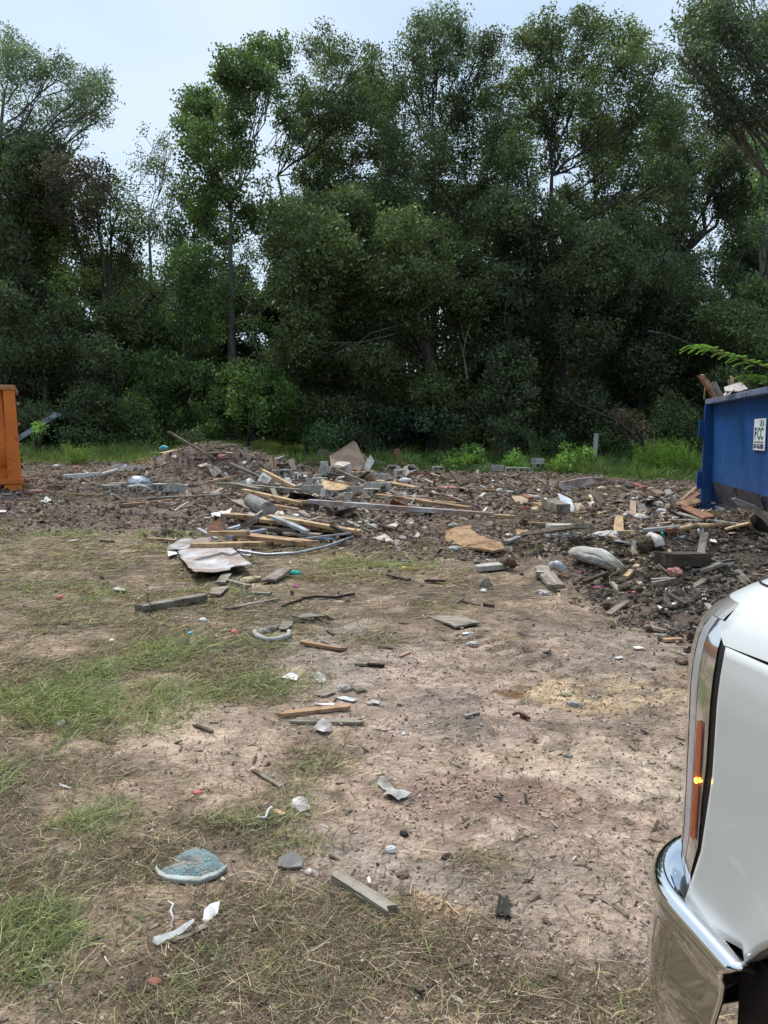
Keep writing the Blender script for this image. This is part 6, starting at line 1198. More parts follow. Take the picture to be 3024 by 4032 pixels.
# -- concrete blocks of the middle
for a_ in [(2, 410, 482, 'long block end with one open core behind the white tray', 15, 'side', 0), (2, 470, 478, 'block tucked behind the siding strip', -20, 'side', 0), (2, 598, 508, 'block with two open cores facing the front behind the small flat one', -6, 'side', 0), (2, 660, 552, 'small block lying cores upward right of the blue can', 0, 'up', 0),
           (2, 780, 470, 'block standing on end in front of the siding wall', 18, 'end', .05), (2, 865, 470, 'block leaning tilted beside the standing one', 30, 'side', .05), (2, 745, 548, 'block tucked under the warm plywood offcut', 10, 'side', 0), (2, 625, 615, 'weathered block behind the black tray', 8, 'up', 0),
           (2, 705, 615, 'block right of the weathered one behind the tray', -12, 'up', 0), (2, 822, 668, 'half-tilted block at the end of the black tray', 40, 'side', 0), (2, 865, 592, 'block with dark open core under the plywood offcut', 10, 'side', 0), (2, 940, 600, 'block leaning against the plywood offcut', -30, 'side', 0),
           (2, 1030, 625, 'block lying long side forward between the two with open cores', 4, 'up', 0), (2, 975, 682, 'nearest block with a square core open at its top', 0, 'up', 0), (2, 1170, 645, 'block showing two open cores to the front', 6, 'side', 0),
           (2, 1175, 590, 'block lying cores upward behind the two-core one', -8, 'up', 0), (2, 1280, 595, 'smooth-ended block at the right of the cluster', 70, 'up', 0), (2, 1150, 495, 'back pair of blocks, the left with cores upward', -14, 'up', 0), (2, 1250, 510, 'back pair of blocks, the right long-sided', -10, 'up', 0),
           (2, 1410, 480, 'broken block under the pinkish slabs', 30, 'side', 0), (3, 262, 446, 'block in the back row, first at the left', 4, 'side', 0), (3, 570, 438, 'pale sloping block in the back row left of the largest bush', -10, 'up', 0), (3, 690, 430, 'back row block with open cores just right of the sloping one', 5, 'side', 0),
           (3, 748, 432, 'back row block half hidden in the largest bush', -8, 'up', 0), (3, 862, 452, 'back row block with one core showing, before the sprawling bush', -6, 'side', 0), (3, 965, 452, 'back row block with two square holes, half buried', 0, 'side', -.03),
           (3, 1085, 415, 'lower dark block of the stack in the sprawling bush', 20, 'side', .05), (3, 1075, 375, 'upper dark block of the stack in the sprawling bush', 8, 'up', .2)]:
    z_, x_, y_, lb, rz_, po, hh = a_; K(z_, x_, y_, lb, rz_, po, tilt=(14 if 'sloping' in lb or 'leaning' in lb or 'half-tilted' in lb else 0), h=hh, half='small block' in lb or 'square core' in lb, sc=1.0)
W_(2, 385, 548, .24, .17, .09, 'concrete', 'dark grey end block in front of the white tray', .10, 'stone_block', 'stone', smooth=False, rot=0)
S(2, [(1290, 402), (1312, 370), (1392, 378), (1350, 448)], 'concrete', 'flat grey slab leaning on the heap under the upright board', h=[.15, .32, .3, .05], drape=False, t=.05, name='broken_piece', cat='slab')
S(2, [(1435, 402), (1475, 368), (1562, 408), (1480, 438)], 'siding', 'pinkish curled slab right of the upright board', h=[.1, .3, .15, .05], drape=False, t=.02, cr=.08, name='broken_piece', cat='slab')
S(2, [(1390, 425), (1450, 380), (1470, 440), (1440, 480)], 'concrete', 'broken grey slab in front of the pinkish slab', h=[.1, .3, .2, .02], drape=False, t=.04, name='broken_piece', cat='slab')
S(2, [(1355, 445), (1385, 385), (1410, 400), (1400, 450)], 'concrete', 'thin grey slab edge between the two larger slabs', h=[.05, .3, .25, .02], drape=False, t=.03, name='broken_piece', cat='slab')
W_(2, 1245, 515, .22, .08, .05, 'foam', 'pale fluff on the right block of the back pair', .5, 'fluff', 'insulation', h=.12)
W_(2, 1445, 515, .22, .12, .10, 'paper', 'white torn paper heap right of the block cluster', .5, h=.03)
B(2, 1480, 448, 1659, 440, .10, .05, 'wood_red', 'brown board in the soil before the back row', .03, .05)
B(2, 1590, 440, 1659, 415, .05, .04, 'wood_dark', 'dark stick at the left of the first back row block', .05, .12, name='stick', cat='stick')
W_(2, 1230, 375, .2, .12, .10, 'paper', 'white litter heap behind the bent siding', .5, h=.1)
W_(2, 1440, 372, .12, .08, .12, 'pink_wool', 'pink wad beside the foot of the upright board', .5, 'insulation_wad', 'insulation', h=.22)
# -- right half
S(3, [(1243, 515), (1500, 470), (1600, 475), (1628, 500), (1400, 562), (1250, 586)], 'siding', 'long ribbed tan siding panel lying tilted near the grass', h=[.25, .32, .30, .2, .03, .03], drape=False, t=.02, cr=.02, name='siding_sheet', cat='siding')
U(3, [(1237, 605), (1345, 652), (1383, 772), (1282, 735)], (1330, 765), 'bright_sheet', 'shiny silver ribbed sheet leaning on brown blocks', t=.01, dy=[.45, .45, 0, .05], cr=.02, name='silver_sheet', cat='metal sheet')
B(3, 1165, 690, 1280, 735, .22, .16, 'wood_grey', 'large brown timber end under the silver sheet', .04, .02, name='timber', cat='timber')
B(3, 1060, 690, 1150, 715, .18, .05, 'wood_orange', 'pinkish tan board left of the brown timber end', .05, .02)
B(3, 945, 745, 1000, 738, .14, .10, 'brick', 'brown brick lying left of the silver sheet', .0, .0, name='brick', cat='brick', ragged=0)
B(3, 945, 625, 1015, 652, .12, .07, 'brick', 'pinkish brick leaning left of the brown timber', .08, .03, name='brick', cat='brick', ragged=0)
S(3, [(860, 635), (940, 630), (1000, 662), (972, 700), (900, 692)], 'plywood', 'torn tan plywood piece right of the orange boards', h=[.12, .15, .1, .03, .03], drape=False, t=.02, name='plywood_offcut', cat='plywood')
B(3, 975, 690, 1060, 705, .12, .04, 'wood_dark', 'dark slab in front of the pinkish brick', .03, .03)
B(3, 935, 600, 985, 570, .05, .04, 'wood_dark', 'dark curled root behind the pinkish brick', .05, .15, name='root', cat='root')
B(3, 1000, 622, 1080, 634, .06, .03, 'plastic_white', 'white strip behind the pinkish brick', .05, .05, name='white_lath', cat='trim')
W_(3, 1080, 588, .14, .06, .05, 'plastic_white', 'white plastic bottle lying left of the siding panel', .25, 'bottle', 'bottle')
W_(3, 845, 598, .12, .05, .04, 'plastic_white', 'white plastic scrap left of the dark root', .4)
W_(3, 760, 600, .10, .05, .09, 'paper', 'white curled paper standing right of the grey lath', .5)
W_(3, 762, 625, .12, .05, .04, 'paper', 'white wad in front of the curled paper', .4)
W_(3, 705, 510, .12, .05, .04, 'paper', 'white scrap in the bare soil before the back row', .4)
S(3, [(600, 545), (615, 538), (660, 565), (645, 572)], 'plastic_white', 'narrow white strip in the soil right of the dark leaning stick', h=.04)
B(3, 365, 430, 450, 540, .08, .06, 'wood_dark', 'dark stick leaning before the back row', .3, .03, name='stick', cat='stick', lift=False)
B(3, 520, 570, 732, 585, .10, .03, 'wood_orange', 'thin orange lath in the soil of the middle distance', .03, .03, name='lath', cat='lath')
B(3, 740, 575, 880, 575, .10, .03, 'wood_dark', 'dark lath right of the thin orange one', .03, .03, name='lath', cat='lath')
W_(3, 330, 568, .36, .14, .05, 'pink_wool', 'long pink insulation wad above the yellow board', .5, 'insulation_wad', 'insulation')
W_(3, 215, 450, .18, .10, .07, 'pink_wool', 'pink fluff left of the first back row block', .5, 'insulation_wad', 'insulation')
B(3, 225, 545, 232, 495, .06, .02, 'wood_orange', 'small orange stake sticking up from the rubble', .0, .2, name='stake', cat='stake', lift=False)
B(3, 180, 605, 285, 612, .14, .02, 'wood_orange', 'reddish flat board piece above the pale yellow board', .05, .04)
S(3, [(0, 375), (60, 372), (98, 410), (60, 425), (0, 430)], 'siding', 'pinkish broken slab at the right of the heap crest', h=[.25, .25, .1, .05, .05], drape=False, t=.03, name='broken_piece', cat='slab')
S(3, [(325, 985), (340, 915), (430, 868), (520, 870), (562, 940), (760, 985), (800, 1062), (700, 1078), (560, 1050), (430, 1020)], 'chipboard', 'ragged slab of rotten orange chipboard in the middle', h=[.06, .12, .16, .14, .14, .16, .10, .10, .10, .08], drape=False, t=.03, cr=.06, name='chipboard_slab', cat='chipboard')
B(3, 1000, 935, 1432, 872, .16, .04, 'wood_grey', 'grey plank resting on the block with the open core', .16, .24)
K(3, 1262, 985, 'block propping the grey plank, its open core facing forward', 12, 'side', h=.0)
W_(3, 840, 965, .12, .08, .05, 'paper', 'white and blue bag beside the chipboard slab', .5, 'bag', 'bag')
W_(3, 868, 955, .06, .03, .035, 'blue_scrap', 'blue wrapper end on the white and blue bag', .3, h=.02)
B(3, 815, 1005, 920, 962, .07, .03, 'grey_scrap', 'grey strip right of the white and blue bag', .04, .08, name='strip')
S(3, [(895, 915), (1000, 908), (985, 940), (900, 945)], 'chipboard', 'crumb of orange chipboard above the grey strip', h=.05, t=.02, cr=.05, name='chipboard_piece', cat='chipboard')
S(3, [(1355, 935), (1400, 920), (1495, 950), (1470, 962), (1400, 955)], 'foil', 'wrinkled silver foil right of the propping block', h=[.03, .1, .06, .02, .02], drape=False, cr=.04, name='foil', cat='foil')
B(3, 600, 1215, 800, 1195, .16, .05, 'concrete', 'grey stone slab lying right of the pale grass', .02, .02, name='broken_piece', cat='slab')
T(3, [(790, 1165), (850, 1160), (868, 1190)], .05, 'bark_brown', 'curled dark bark at the right end of the grey slab', h=[.03, .08, .02], name='bark', cat='bark')
T(3, [(1190, 1195), (1240, 1190), (1280, 1235)], .05, 'galvanised', 'bent pale pipe elbow left of the sack', h=[.05, .08, .02], name='pipe_elbow')
W_(3, 390, 1072, .16, .08, .05, 'rag_white', 'crumpled white rag in front of the chipboard slab', .5, 'rag', 'rag')
W_(3, 385, 882, .14, .08, .06, 'rag_white', 'white bag behind the chipboard slab', .35, 'bag', 'bag')
W_(3, 1622, 978, .20, .10, .08, 'rag_white', 'white lump of bag right of the foil', .3, 'bag', 'bag')
B(3, 1015, 850, 1180, 858, .10, .03, 'wood_orange', 'broken orange-brown lath above the grey plank', .03, .03, name='lath', cat='lath', ragged=1)
S(3, [(610, 850), (700, 845), (720, 865), (650, 870)], 'grey_scrap', 'grey flat scrap right above the chipboard slab', h=.02, t=.01)
S(3, [(65, 965), (80, 925), (115, 940), (100, 970)], 'siding', 'pointed pink-white shard left of the chipboard slab', h=[0, .07, .05, 0], drape=False, t=.008, name='shard')
W_(3, 150, 900, .10, .05, .04, 'paper', 'white scrap left of the chipboard slab', .4)
W_(3, 45, 862, .10, .05, .04, 'paper', 'white scrap lying below the long gutter', .4)
B(3, 410, 740, 540, 745, .14, .02, 'wood_grey', 'grey board under the tip of the orange board', .02, .02)
# sack
p = ath(2330, 2225)
bm = bmesh.new(); bmesh.ops.create_icosphere(bm, subdivisions=5, radius=1); co = np.array([v.co for v in bm.verts])
nz_ = (fbm(co[:, 0]*2.2, co[:, 1]*2.2, co[:, 2]*2.2, o=4, seed=3)-.5)*.30+(1-np.abs(fbm(co[:, 0]*5+3, co[:, 1]*2, co[:, 2]*5, o=2, seed=4)-.5)*4)*.035
for v, k in zip(bm.verts, nz_):
    x_, y_, z_ = v.co; x_ = math.copysign(abs(x_)**.8, x_); v.co = Vector((x_*.33*(1+k*.4), y_*.14*(1+k), z_*.09*(1+k)-(.15*max(0, x_)**1.6)+.01))
me = bpy.data.meshes.new('sack'); bm.to_mesh(me); bm.free()
for q in me.polygons: q.use_smooth = True
o = link('sack', me, MAT['sacking']); o.location = (p.x+.05, p.y-.05, Hf(p.x+.05, p.y-.05)+.085); o.rotation_euler = (0, R(4), R(-38)); tag(o, 'long bulging dirty white sack lying on the dark soil', 'sack')
# near the blue container
B(4, 480, 768, 472, 895, .16, .03, 'wood_new', 'pale plank lying end-on in the brown soil', .03, .03)
B(4, 440, 905, 830, 915, .12, .04, 'wood_new', 'pale pink board lying crosswise below the end-on plank', .03, .03)
T(4, [(905, 905), (980, 870), (1090, 848), (1230, 850)], .035, 'wood_new', 'curved pale moulding strip before the container', h=[.02, .08, .06, .03], name='moulding', cat='moulding', n=5)
B(4, 1320, 872, 1505, 825, .10, .03, 'wood_new', 'pale board right of the curved moulding', .03, .12)
W_(4, 1280, 862, .14, .09, .08, 'bark_brown', 'broken log end between moulding and pale board', .2, 'log', 'log')
B(4, 680, 882, 960, 855, .16, .05, 'galvanised', 'wide silver duct strip left of the curved moulding', .05, .12, name='duct_strip', cat='metal', ragged=.3)
B(4, 868, 885, 930, 868, .08, .07, 'brick', 'red-brown chunk at the end of the silver duct', .12, .1, name='brick', cat='brick')
B(4, 950, 745, 1200, 805, .09, .03, 'rag_white', 'cracked white trim running to the container foot', .08, .06, name='white_lath', cat='trim')
B(4, 1195, 800, 1450, 838, .12, .03, 'grey_scrap', 'grey cracked trim continuing under the container', .05, .04, name='white_lath', cat='trim')
B(4, 880, 795, 1150, 800, .08, .03, 'rag_white', 'short white trim piece below the cracked trim', .04, .04, name='white_lath', cat='trim')
for k, (xa, ya, xb, yb, mm, lb) in enumerate([(975, 640, 1105, 525, 'wood_orange', 'uppermost brown shingle board at the container corner'), (985, 660, 1100, 585, 'wood_red', 'rust-brown board below the uppermost one at the corner'), (960, 680, 1105, 640, 'wood_orange', 'orange splintered board at the container corner'), (940, 690, 1040, 745, 'wood_dark', 'dark board sloping down at the container corner'),
                                        (1000, 700, 1190, 780, 'wood_red', 'rusty brown board reaching to the container foot'), (900, 640, 960, 690, 'wood_grey', 'grey-brown board left of the corner pile'), (1020, 720, 1100, 650, 'wood_new', 'yellow splinter in the corner pile'), (860, 560, 905, 640, 'grey_scrap', 'grey shingle standing left of the corner pile'), (750, 580, 820, 575, 'plywood', 'tan board piece behind the white foam'), (640, 575, 700, 610, 'wood_red', 'brown board piece between the white lumps')]):
    B(4, xa, ya, xb, yb, .14+.03*(k % 3), .03, mm, lb, .10+.04*(k % 3), .20 if k < 3 else .06, roll=(-25, 15, 30)[k % 3], ragged=.9)
B(4, 598, 515, 680, 545, .18, .08, 'brick', 'red brick lying on the crest near the meadow', .10, .06, name='brick', cat='brick', ragged=0)
B(4, 505, 475, 380, 470, .05, .03, 'wood_new', 'thin pale lath on the crest left of the red brick', .12, .15, name='lath', cat='lath')
S(4, [(520, 520), (610, 510), (600, 535), (550, 540)], 'black_plastic', 'black sheet left of the red brick', h=.06)
S(4, [(690, 690), (700, 650), (770, 640), (750, 670)], 'black_plastic', 'black plastic piece amid the white lumps', h=[.03, .2, .2, .03], drape=False)
for (x_, y_, rx, rz, mm, lb) in [(595, 600, .22, .09, 'rag_white', 'white plaster lump left of the corner pile'), (830, 622, .28, .08, 'rag_white', 'large white plaster lump before the standing shingle'), (795, 710, .20, .14, 'rag_white', 'tall white crumpled bag below the large lump'), (815, 740, .16, .07, 'paper', 'white bag corner beneath the tall crumpled bag'), (650, 790, .34, .08, 'rag_white', 'torn whitish bag left of the trim'),
                                  (530, 770, .10, .06, 'paper', 'small white lump beside the end-on plank'), (590, 640, .12, .05, 'paper', 'white scrap under the white plaster lump'), (395, 948, .28, .09, 'sacking', 'small white sack lying left of the crosswise board'), (735, 560, .14, .06, 'paper', 'white scrap behind the tan board piece'), (1125, 905, .07, .10, 'plastic_white', 'white bottle standing below the curved moulding'),
                                  (925, 800, .14, .06, 'foil', 'silver crumple left of the short trim'), (490, 660, .12, .05, 'paper', 'pale scrap in the slope soil'), (860, 520, .12, .06, 'paper', 'white fleck near the crest at the meadow')]:
    W_(4, x_, y_, rx, rx*.5, rz, mm, lb, .35, 'lump' if 'lump' in lb else 'scrap', 'plaster' if 'plaster' in lb else 'scrap')
W_(4, 285, 530, .34, .2, .14, 'pink_wool', 'dark pink insulation heap at the end of the siding panel', .6, 'insulation_wad', 'insulation')
W_(4, 340, 565, .26, .18, .10, 'foam', 'yellowish fluff in front of the dark pink insulation', .4, 'fluff', 'insulation')
W_(4, 80, 572, .09, .06, .05, 'paper', 'white chip under the tip of the siding panel', .3)
S(4, [(55, 552), (78, 520), (85, 545)], 'paper', 'white pointed shard standing by the siding panel', h=[0, .12, 0], drape=False, name='shard')
B(4, 330, 515, 400, 490, .1, .03, 'wood_dark', 'dark shingle on top of the dark pink insulation', .2, .22, name='shingle', cat='shingle')
B(4, 280, 762, 400, 728, .04, .03, 'wood_new', 'thin pale lath on the brown soil slope', .03, .03, name='lath', cat='lath')
B(4, 135, 745, 215, 735, .12, .03, 'wood_orange', 'tan splintered piece right of the silver sheet', .02, .02)
B(4, 560, 735, 650, 765, .16, .03, 'wood_orange', 'tan board above the torn whitish bag', .08, .05)
W_(4, 270, 688, .08, .05, .09, 'foil', 'small silver can standing in the slope soil', .3, 'can', 'can')
B(4, 580, 845, 660, 925, .07, .04, 'wood_grey', 'short dark stick leaning over the crosswise board', .18, .05, name='stick', cat='stick', lift=False)
B(4, 830, 1112, 1132, 1108, .20, .13, 'wood_dark', 'thick dark railway-like timber half sunk in the soil', .02, .02, name='timber', cat='timber', ragged=.2)
B(4, 1120, 1092, 1158, 905, .10, .03, 'wood_grey', 'narrow grey-brown board lying lengthwise by the thick timber', .03, .12)
S(4, [(1150, 1108), (1170, 1090), (1275, 1130), (1245, 1145)], 'foil', 'left silver foil flap below the thick timber', h=[.02, .1, .08, .03], drape=False, name='foil', cat='foil')
S(4, [(1275, 1155), (1300, 1140), (1395, 1142), (1370, 1170), (1320, 1190)], 'foil', 'larger silver foil right of the foil flap', h=[.05, .09, .1, .05, .02], drape=False, cr=.03, name='foil', cat='foil')
B(4, 1112, 1212, 1280, 1150, .07, .05, 'wood_grey', 'tan stick touching the larger foil', .02, .08, name='stick', cat='stick')
S(4, [(742, 1352), (748, 1290), (930, 1255), (955, 1300)], 'wood_grey', 'dusty brown slab board in the dark soil', h=[.02, .09, .10, .03], drape=False, t=.03, name='slab_board', cat='board')
B(4, 740, 1275, 880, 1262, .06, .03, 'wood_grey', 'thin lath lying on the dusty brown slab', .08, .08, name='lath', cat='lath')
W_(4, 915, 1240, .12, .09, .08, 'pink_wool', 'faded pink wad above the dusty slab', .5, 'insulation_wad', 'insulation')
B(4, 530, 1252, 625, 1160, .05, .03, 'wood_new', 'light splinter right of the sack end', .02, .02, name='splinter', cat='splinter')
B(4, 400, 1545, 545, 1440, .08, .03, 'wood_grey', 'curved weathered strip at the edge of the dark soil', .02, .03, name='strip', cat='board')
B(4, 420, 1300, 500, 1390, .06, .04, 'wood_grey', 'grey stick below the sack end', .04, .02, name='stick', cat='stick')
B(4, 200, 1290, 380, 1220, .06, .04, 'wood_dark', 'dark branch lying over the soil below the sack', .05, .07, name='branch', cat='branch')
B(4, 1405, 1205, 1500, 1302, .12, .03, 'wood_grey', 'grey board partly hidden by the truck fender', .04, .02)
B(4, 1040, 1345, 1165, 1270, .08, .03, 'wood_grey', 'grey-brown board in the dark soil near the fender', .02, .04)
W_(4, 715, 1030, .17, .12, .14, 'bark_brown', 'curled rotten wood chunk right of the sack', .5, 'rotten_wood', 'wood piece')
S(4, [(720, 1095), (735, 1058), (758, 1060), (745, 1090)], 'siding', 'pinkish flat chip under the curled rotten wood', h=.03, t=.01, name='chip')
T(4, [(720, 930), (790, 960), (805, 1010)], .055, 'siding', 'curved tan rind beside the curled rotten wood', h=[.06, .08, .02], name='rind', cat='bark')
S(4, [(560, 985), (600, 950), (650, 1000), (600, 1040)], 'grey_scrap', 'grey shingle lying left of the curled rotten wood', h=[.02, .10, .08, .02], drape=False, t=.015, name='shingle', cat='shingle')
S(4, [(650, 945), (700, 940), (715, 990), (670, 1000)], 'galvanised', 'dull metal scrap above the grey shingle', h=[.08, .12, .08, .03], drape=False, name='metal_scrap', cat='metal')
T(4, [(820, 900), (830, 930)], .015, 'teal', 'teal string end by the silver duct', h=[.08, .03], name='string', cat='string', n=6)
W_(4, 178, 1228, .035, .03, .035, 'magenta', 'magenta capsule below the sack', .1, 'cup', 'cup'); W_(4, 210, 1230, .04, .03, .025, 'paper', 'white wad beside the magenta capsule', .4)
W_(4, 597, 1385, .035, .03, .03, 'red_scrap', 'small red cup in the dark soil', .08, 'cup', 'cup')
W_(4, 310, 1345, .07, .05, .025, 'magenta', 'faded purple rag in the dark soil', .5, 'rag', 'rag')
W_(4, 398, 1442, .03, .03, .035, 'paper', 'white cup lying at the edge of the dark soil', .1, 'cup', 'cup')
W_(4, 918, 1500, .07, .05, .045, 'foil', 'crumpled foil ball in the dark soil', .5, 'foil_ball', 'foil')
S(4, [(775, 1480), (832, 1500), (800, 1512)], 'paper', 'white pointed plastic left of the foil ball', h=[.04, .02, .0], drape=False, name='shard')
B(4, 1148, 1370, 1155, 1450, .035, .015, 'plastic_white', 'white plastic strip lying lengthwise near the fender', .03, .01, name='plastic_strip', cat='plastic')
B(4, 880, 1395, 1010, 1470, .05, .03, 'wood_dark', 'dark pointed board lying left of the truck fender', .05, .02)
B(4, 1170, 1460, 1225, 1530, .06, .02, 'wood_grey', 'pale grey chip board just left of the fender', .03, .02)
B(4, 1095, 1510, 1165, 1540, .06, .03, 'wood_dark', 'black wood piece just left of the fender', .03, .02)
W_(4, 1100, 1640, .10, .08, .07, 'bark_brown', 'brown clod with leaves touching the headlight top in view', .5, 'clod', 'clod')
W_(4, 1225, 1465, .025, .02, .02, 'foam', 'small yellow pebble-like foam near the fender', .2, 'foam_piece', 'foam')
B(4, 685, 1640, 835, 1678, .05, .02, 'wood_grey', 'weathered splinter at the soil edge left of the headlight', .01, .01, name='splinter', cat='splinter', ragged=1)
B(5, 258, 385, 340, 383, .05, .02, 'wood_orange', 'tan wood chip just left of the headlight', .01, .01, name='wood_chip', cat='wood piece')
B(5, 215, 360, 270, 362, .03, .01, 'rag_white', 'pale flat splinter above the tan wood chip', .005, .005, name='splinter', cat='splinter')
B(5, 315, 445, 365, 462, .018, .012, 'grey_scrap', 'thin dark bar ending at the headlight', .005, .005, name='metal_bar', cat='metal')
S(5, [(110, 424), (140, 418), (170, 428), (130, 433)], 'paper', 'white paper scrap lying above the dry track', h=.01)
S(5, [(20, 470), (50, 463), (70, 470), (40, 476)], 'paper', 'white paper scrap lower left of the other on the track', h=.01)
W_(5, 340, 495, .04, .03, .02, 'bark_brown', 'curled dry brown leaf by the headlight edge', .5, 'dry_leaf', 'leaf')
# torn grey sheet by the container
S(4, [(1365, 630), (1400, 625), (1560, 690), (1659, 790), (1659, 830), (1540, 740), (1480, 720), (1420, 690)], 'galvanised', 'torn bent grey sheet rearing up before the blue container', h=[.75, .76, .62, .42, .33, .5, .56, .64], drape=False, t=.008, cr=.05, name='torn_sheet', cat='metal sheet')
S(4, [(1510, 790), (1560, 745), (1659, 850), (1659, 905), (1560, 890)], 'black_plastic', 'dark underside panel below the torn grey sheet', h=[.1, .35, .25, .08, .02], drape=False, t=.01, name='dark_panel', cat='panel')
B(4, 1470, 790, 1485, 725, .03, .03, 'wood_grey', 'small grey peg standing under the torn grey sheet', .15, .35, name='peg', cat='stake', lift=False)
# -- the near ground
B(7, 20, 845, 350, 808, .05, .02, 'wood_orange', 'long splintered board with an orange edge in the near grass', .01, .012, ragged=1.5)
B(7, 108, 880, 430, 885, .06, .014, 'wood_grey', 'thin pale board lying just below the orange-edged one', .006, .006, ragged=1.2)
S(7, [(188, 928), (205, 895), (240, 870), (288, 900), (277, 947), (240, 955)], 'rag_white', 'crumpled translucent white bag below the thin boards', h=[.01, .03, .05, .04, .01, .01], drape=False, cr=.03, t=.003, name='bag', cat='bag', wave=9)
S(7, [(12, 645), (60, 618), (105, 635), (95, 665), (55, 655)], 'paper', 'grey-white torn paper left of the nearby white rag', h=.02, cr=.01, wave=9)
S(7, [(180, 632), (215, 618), (250, 628), (255, 660), (215, 664)], 'rag_white', 'crumpled whitish rag right of the torn paper', h=.02, cr=.02, name='rag', cat='rag', wave=9)
S(7, [(180, 780), (230, 785), (300, 792), (300, 800), (240, 796)], 'plastic_white', 'narrow white strip above the orange-edged board', h=.015, cr=.01, wave=9)
S(7, [(305, 750), (360, 748), (430, 765), (400, 775), (350, 765)], 'plastic_white', 'brighter white strip right above the first white strip', h=.015, cr=.01, wave=9)
S(7, [(465, 780), (500, 760), (540, 768), (545, 788), (495, 782)], 'rag_white', 'small folded cloth right of the white strips', h=.02, cr=.02, name='rag', cat='rag', wave=9)
W_(7, 357, 722, .045, .03, .03, 'rag_white', 'grey-white lump behind the brighter white strip', .5)
S(7, [(380, 690), (440, 695), (480, 720), (420, 725)], 'wood_grey', 'flat grey bark sheet right of the grey-white lump', h=.012, t=.006, name='bark', cat='bark')
S(7, [(190, 745), (260, 712), (310, 728), (240, 750)], 'wood_grey', 'flat grey board flake left of the grey-white lump', h=.012, t=.006, name='flake')
B(7, 148, 458, 345, 492, .045, .02, 'wood_orange', 'splintered yellow-grey board left of the gravel track', .015, .01, ragged=2)
B(7, 240, 450, 320, 480, .03, .012, 'wood_grey', 'pale sliver lying on the splintered yellow-grey board', .03, .02, name='splinter', cat='splinter', ragged=2)
B(7, 412, 572, 490, 575, .03, .018, 'wood_grey', 'short square stick in the grey dust', .005, .005, name='stick', cat='stick', ragged=.1); B(7, 492, 577, 572, 582, .03, .02, 'charcoal', 'charred stick end right of the short square stick', .005, .005, name='stick', cat='stick', ragged=1)
B(7, 655, 532, 712, 508, .018, .012, 'wood_orange', 'small tan stick in the middle of the track', .004, .004, name='stick', cat='stick')
B(7, 540, 478, 612, 484, .03, .01, 'wood_dark', 'dark small lath above the small tan stick', .006, .004, name='lath', cat='lath')
B(7, 1012, 858, 1084, 840, .022, .016, 'grey_scrap', 'short grey stick lying in the damp grey patch', .003, .003, name='stick', cat='stick', ragged=.3)
S(7, [(812, 308), (860, 302), (1010, 318), (1092, 348), (955, 365)], 'wood_grey', 'flat triangular grey board in the middle of the track', h=[.02, .02, .015, .03, .04], drape=False, t=.016, name='board_piece', cat='board')
S(7, [(60, 305), (110, 295), (260, 310), (300, 328), (120, 325)], 'wood_grey', 'flat grey shingle atop the near dark board heap', h=[.03, .06, .06, .04, .03], drape=False, t=.014, name='shingle', cat='shingle')
S(7, [(175, 290), (200, 290), (238, 345), (200, 352)], 'wood_dark', 'dark shingle leaning over the flat grey one', h=[.08, .08, .01, .01], drape=False, t=.012, name='shingle', cat='shingle')
S(7, [(60, 335), (190, 330), (170, 345), (75, 347)], 'charcoal', 'black charred board under the near shingles', h=.012, t=.012, name='charred_board', cat='board')
S(7, [(0, 385), (20, 345), (75, 342), (70, 365), (35, 388)], 'wood_grey', 'grey shingle at the left end of the near board heap', h=.02, t=.01, name='shingle', cat='shingle')
B(7, 240, 325, 285, 328, .03, .015, 'wood_dark', 'black wood end right of the near shingles', .005, .005, name='wood_piece', cat='wood piece')
B(7, 260, 390, 295, 412, .025, .012, 'bark_brown', 'reddish bark bit below the near shingles', .005, .005, name='bark', cat='bark')
T(7, [(125, 215), (200, 205), (300, 210), (410, 190)], .014, 'charcoal', 'long black twig lying across the track edge', h=.01, name='twig', cat='twig', n=5)
T(7, [(15, 260), (60, 240), (125, 220)], .012, 'charcoal', 'black twig continuing left from the long one', h=.01, name='twig', cat='twig', n=5)
B(7, 150, 218, 380, 215, .03, .008, 'wood_grey', 'thin pale lath under the long black twig', .004, .004, name='lath', cat='lath')
B(7, 590, 88, 705, 116, .06, .03, 'wood_dark', 'dark brown board piece lying at the edge of the pale grass', .01, .01)
B(7, 800, 118, 905, 122, .05, .03, 'wood_dark', 'second dark board piece right of the first at the pale grass', .01, .01)
B(7, 1425, 48, 1505, 150, .16, .04, 'wood_grey', 'weathered grey slab lying at the foot of the dark soil', .04, .01)
S(7, [(1085, 148), (1110, 115), (1135, 108), (1168, 152), (1120, 160)], 'rag_white', 'white cloth heap in the middle beyond the track', h=[.01, .10, .12, .02, .01], drape=False, cr=.03, name='rag', cat='rag', wave=7)
W_(7, 1113, 182, .04, .03, .025, 'paper', 'tiny white wad below the white cloth heap', .3); W_(7, 1440, 195, .10, .05, .03, 'rag_white', 'torn white packet at the foot of the dark soil', .5)
B(7, 1000, 232, 1090, 248, .03, .01, 'wood_grey', 'pale lath beyond the triangular grey board', .004, .004, name='lath', cat='lath')
B(7, 1110, 245, 1165, 255, .05, .025, 'wood_dark', 'dark stub right of the pale lath', .005, .005, name='board_stub')
W_(7, 1055, 470, .055, .035, .02, 'rag_white', 'bluish white crushed packet on the track', .45); W_(7, 1030, 410, .05, .03, .012, 'foil', 'thin shiny film scrap beyond the crushed packet', .45)
S(7, [(530, 1222), (556, 1180), (602, 1218), (625, 1236), (722, 1275), (650, 1322), (560, 1285), (585, 1260)], 'rag_white', 'torn printed white plastic sheet lying in the gravel', h=[.015, .03, .02, .03, .02, .01, .01, .02], drape=False, cr=.03, t=.002, name='plastic_sheet', cat='plastic', wave=12)
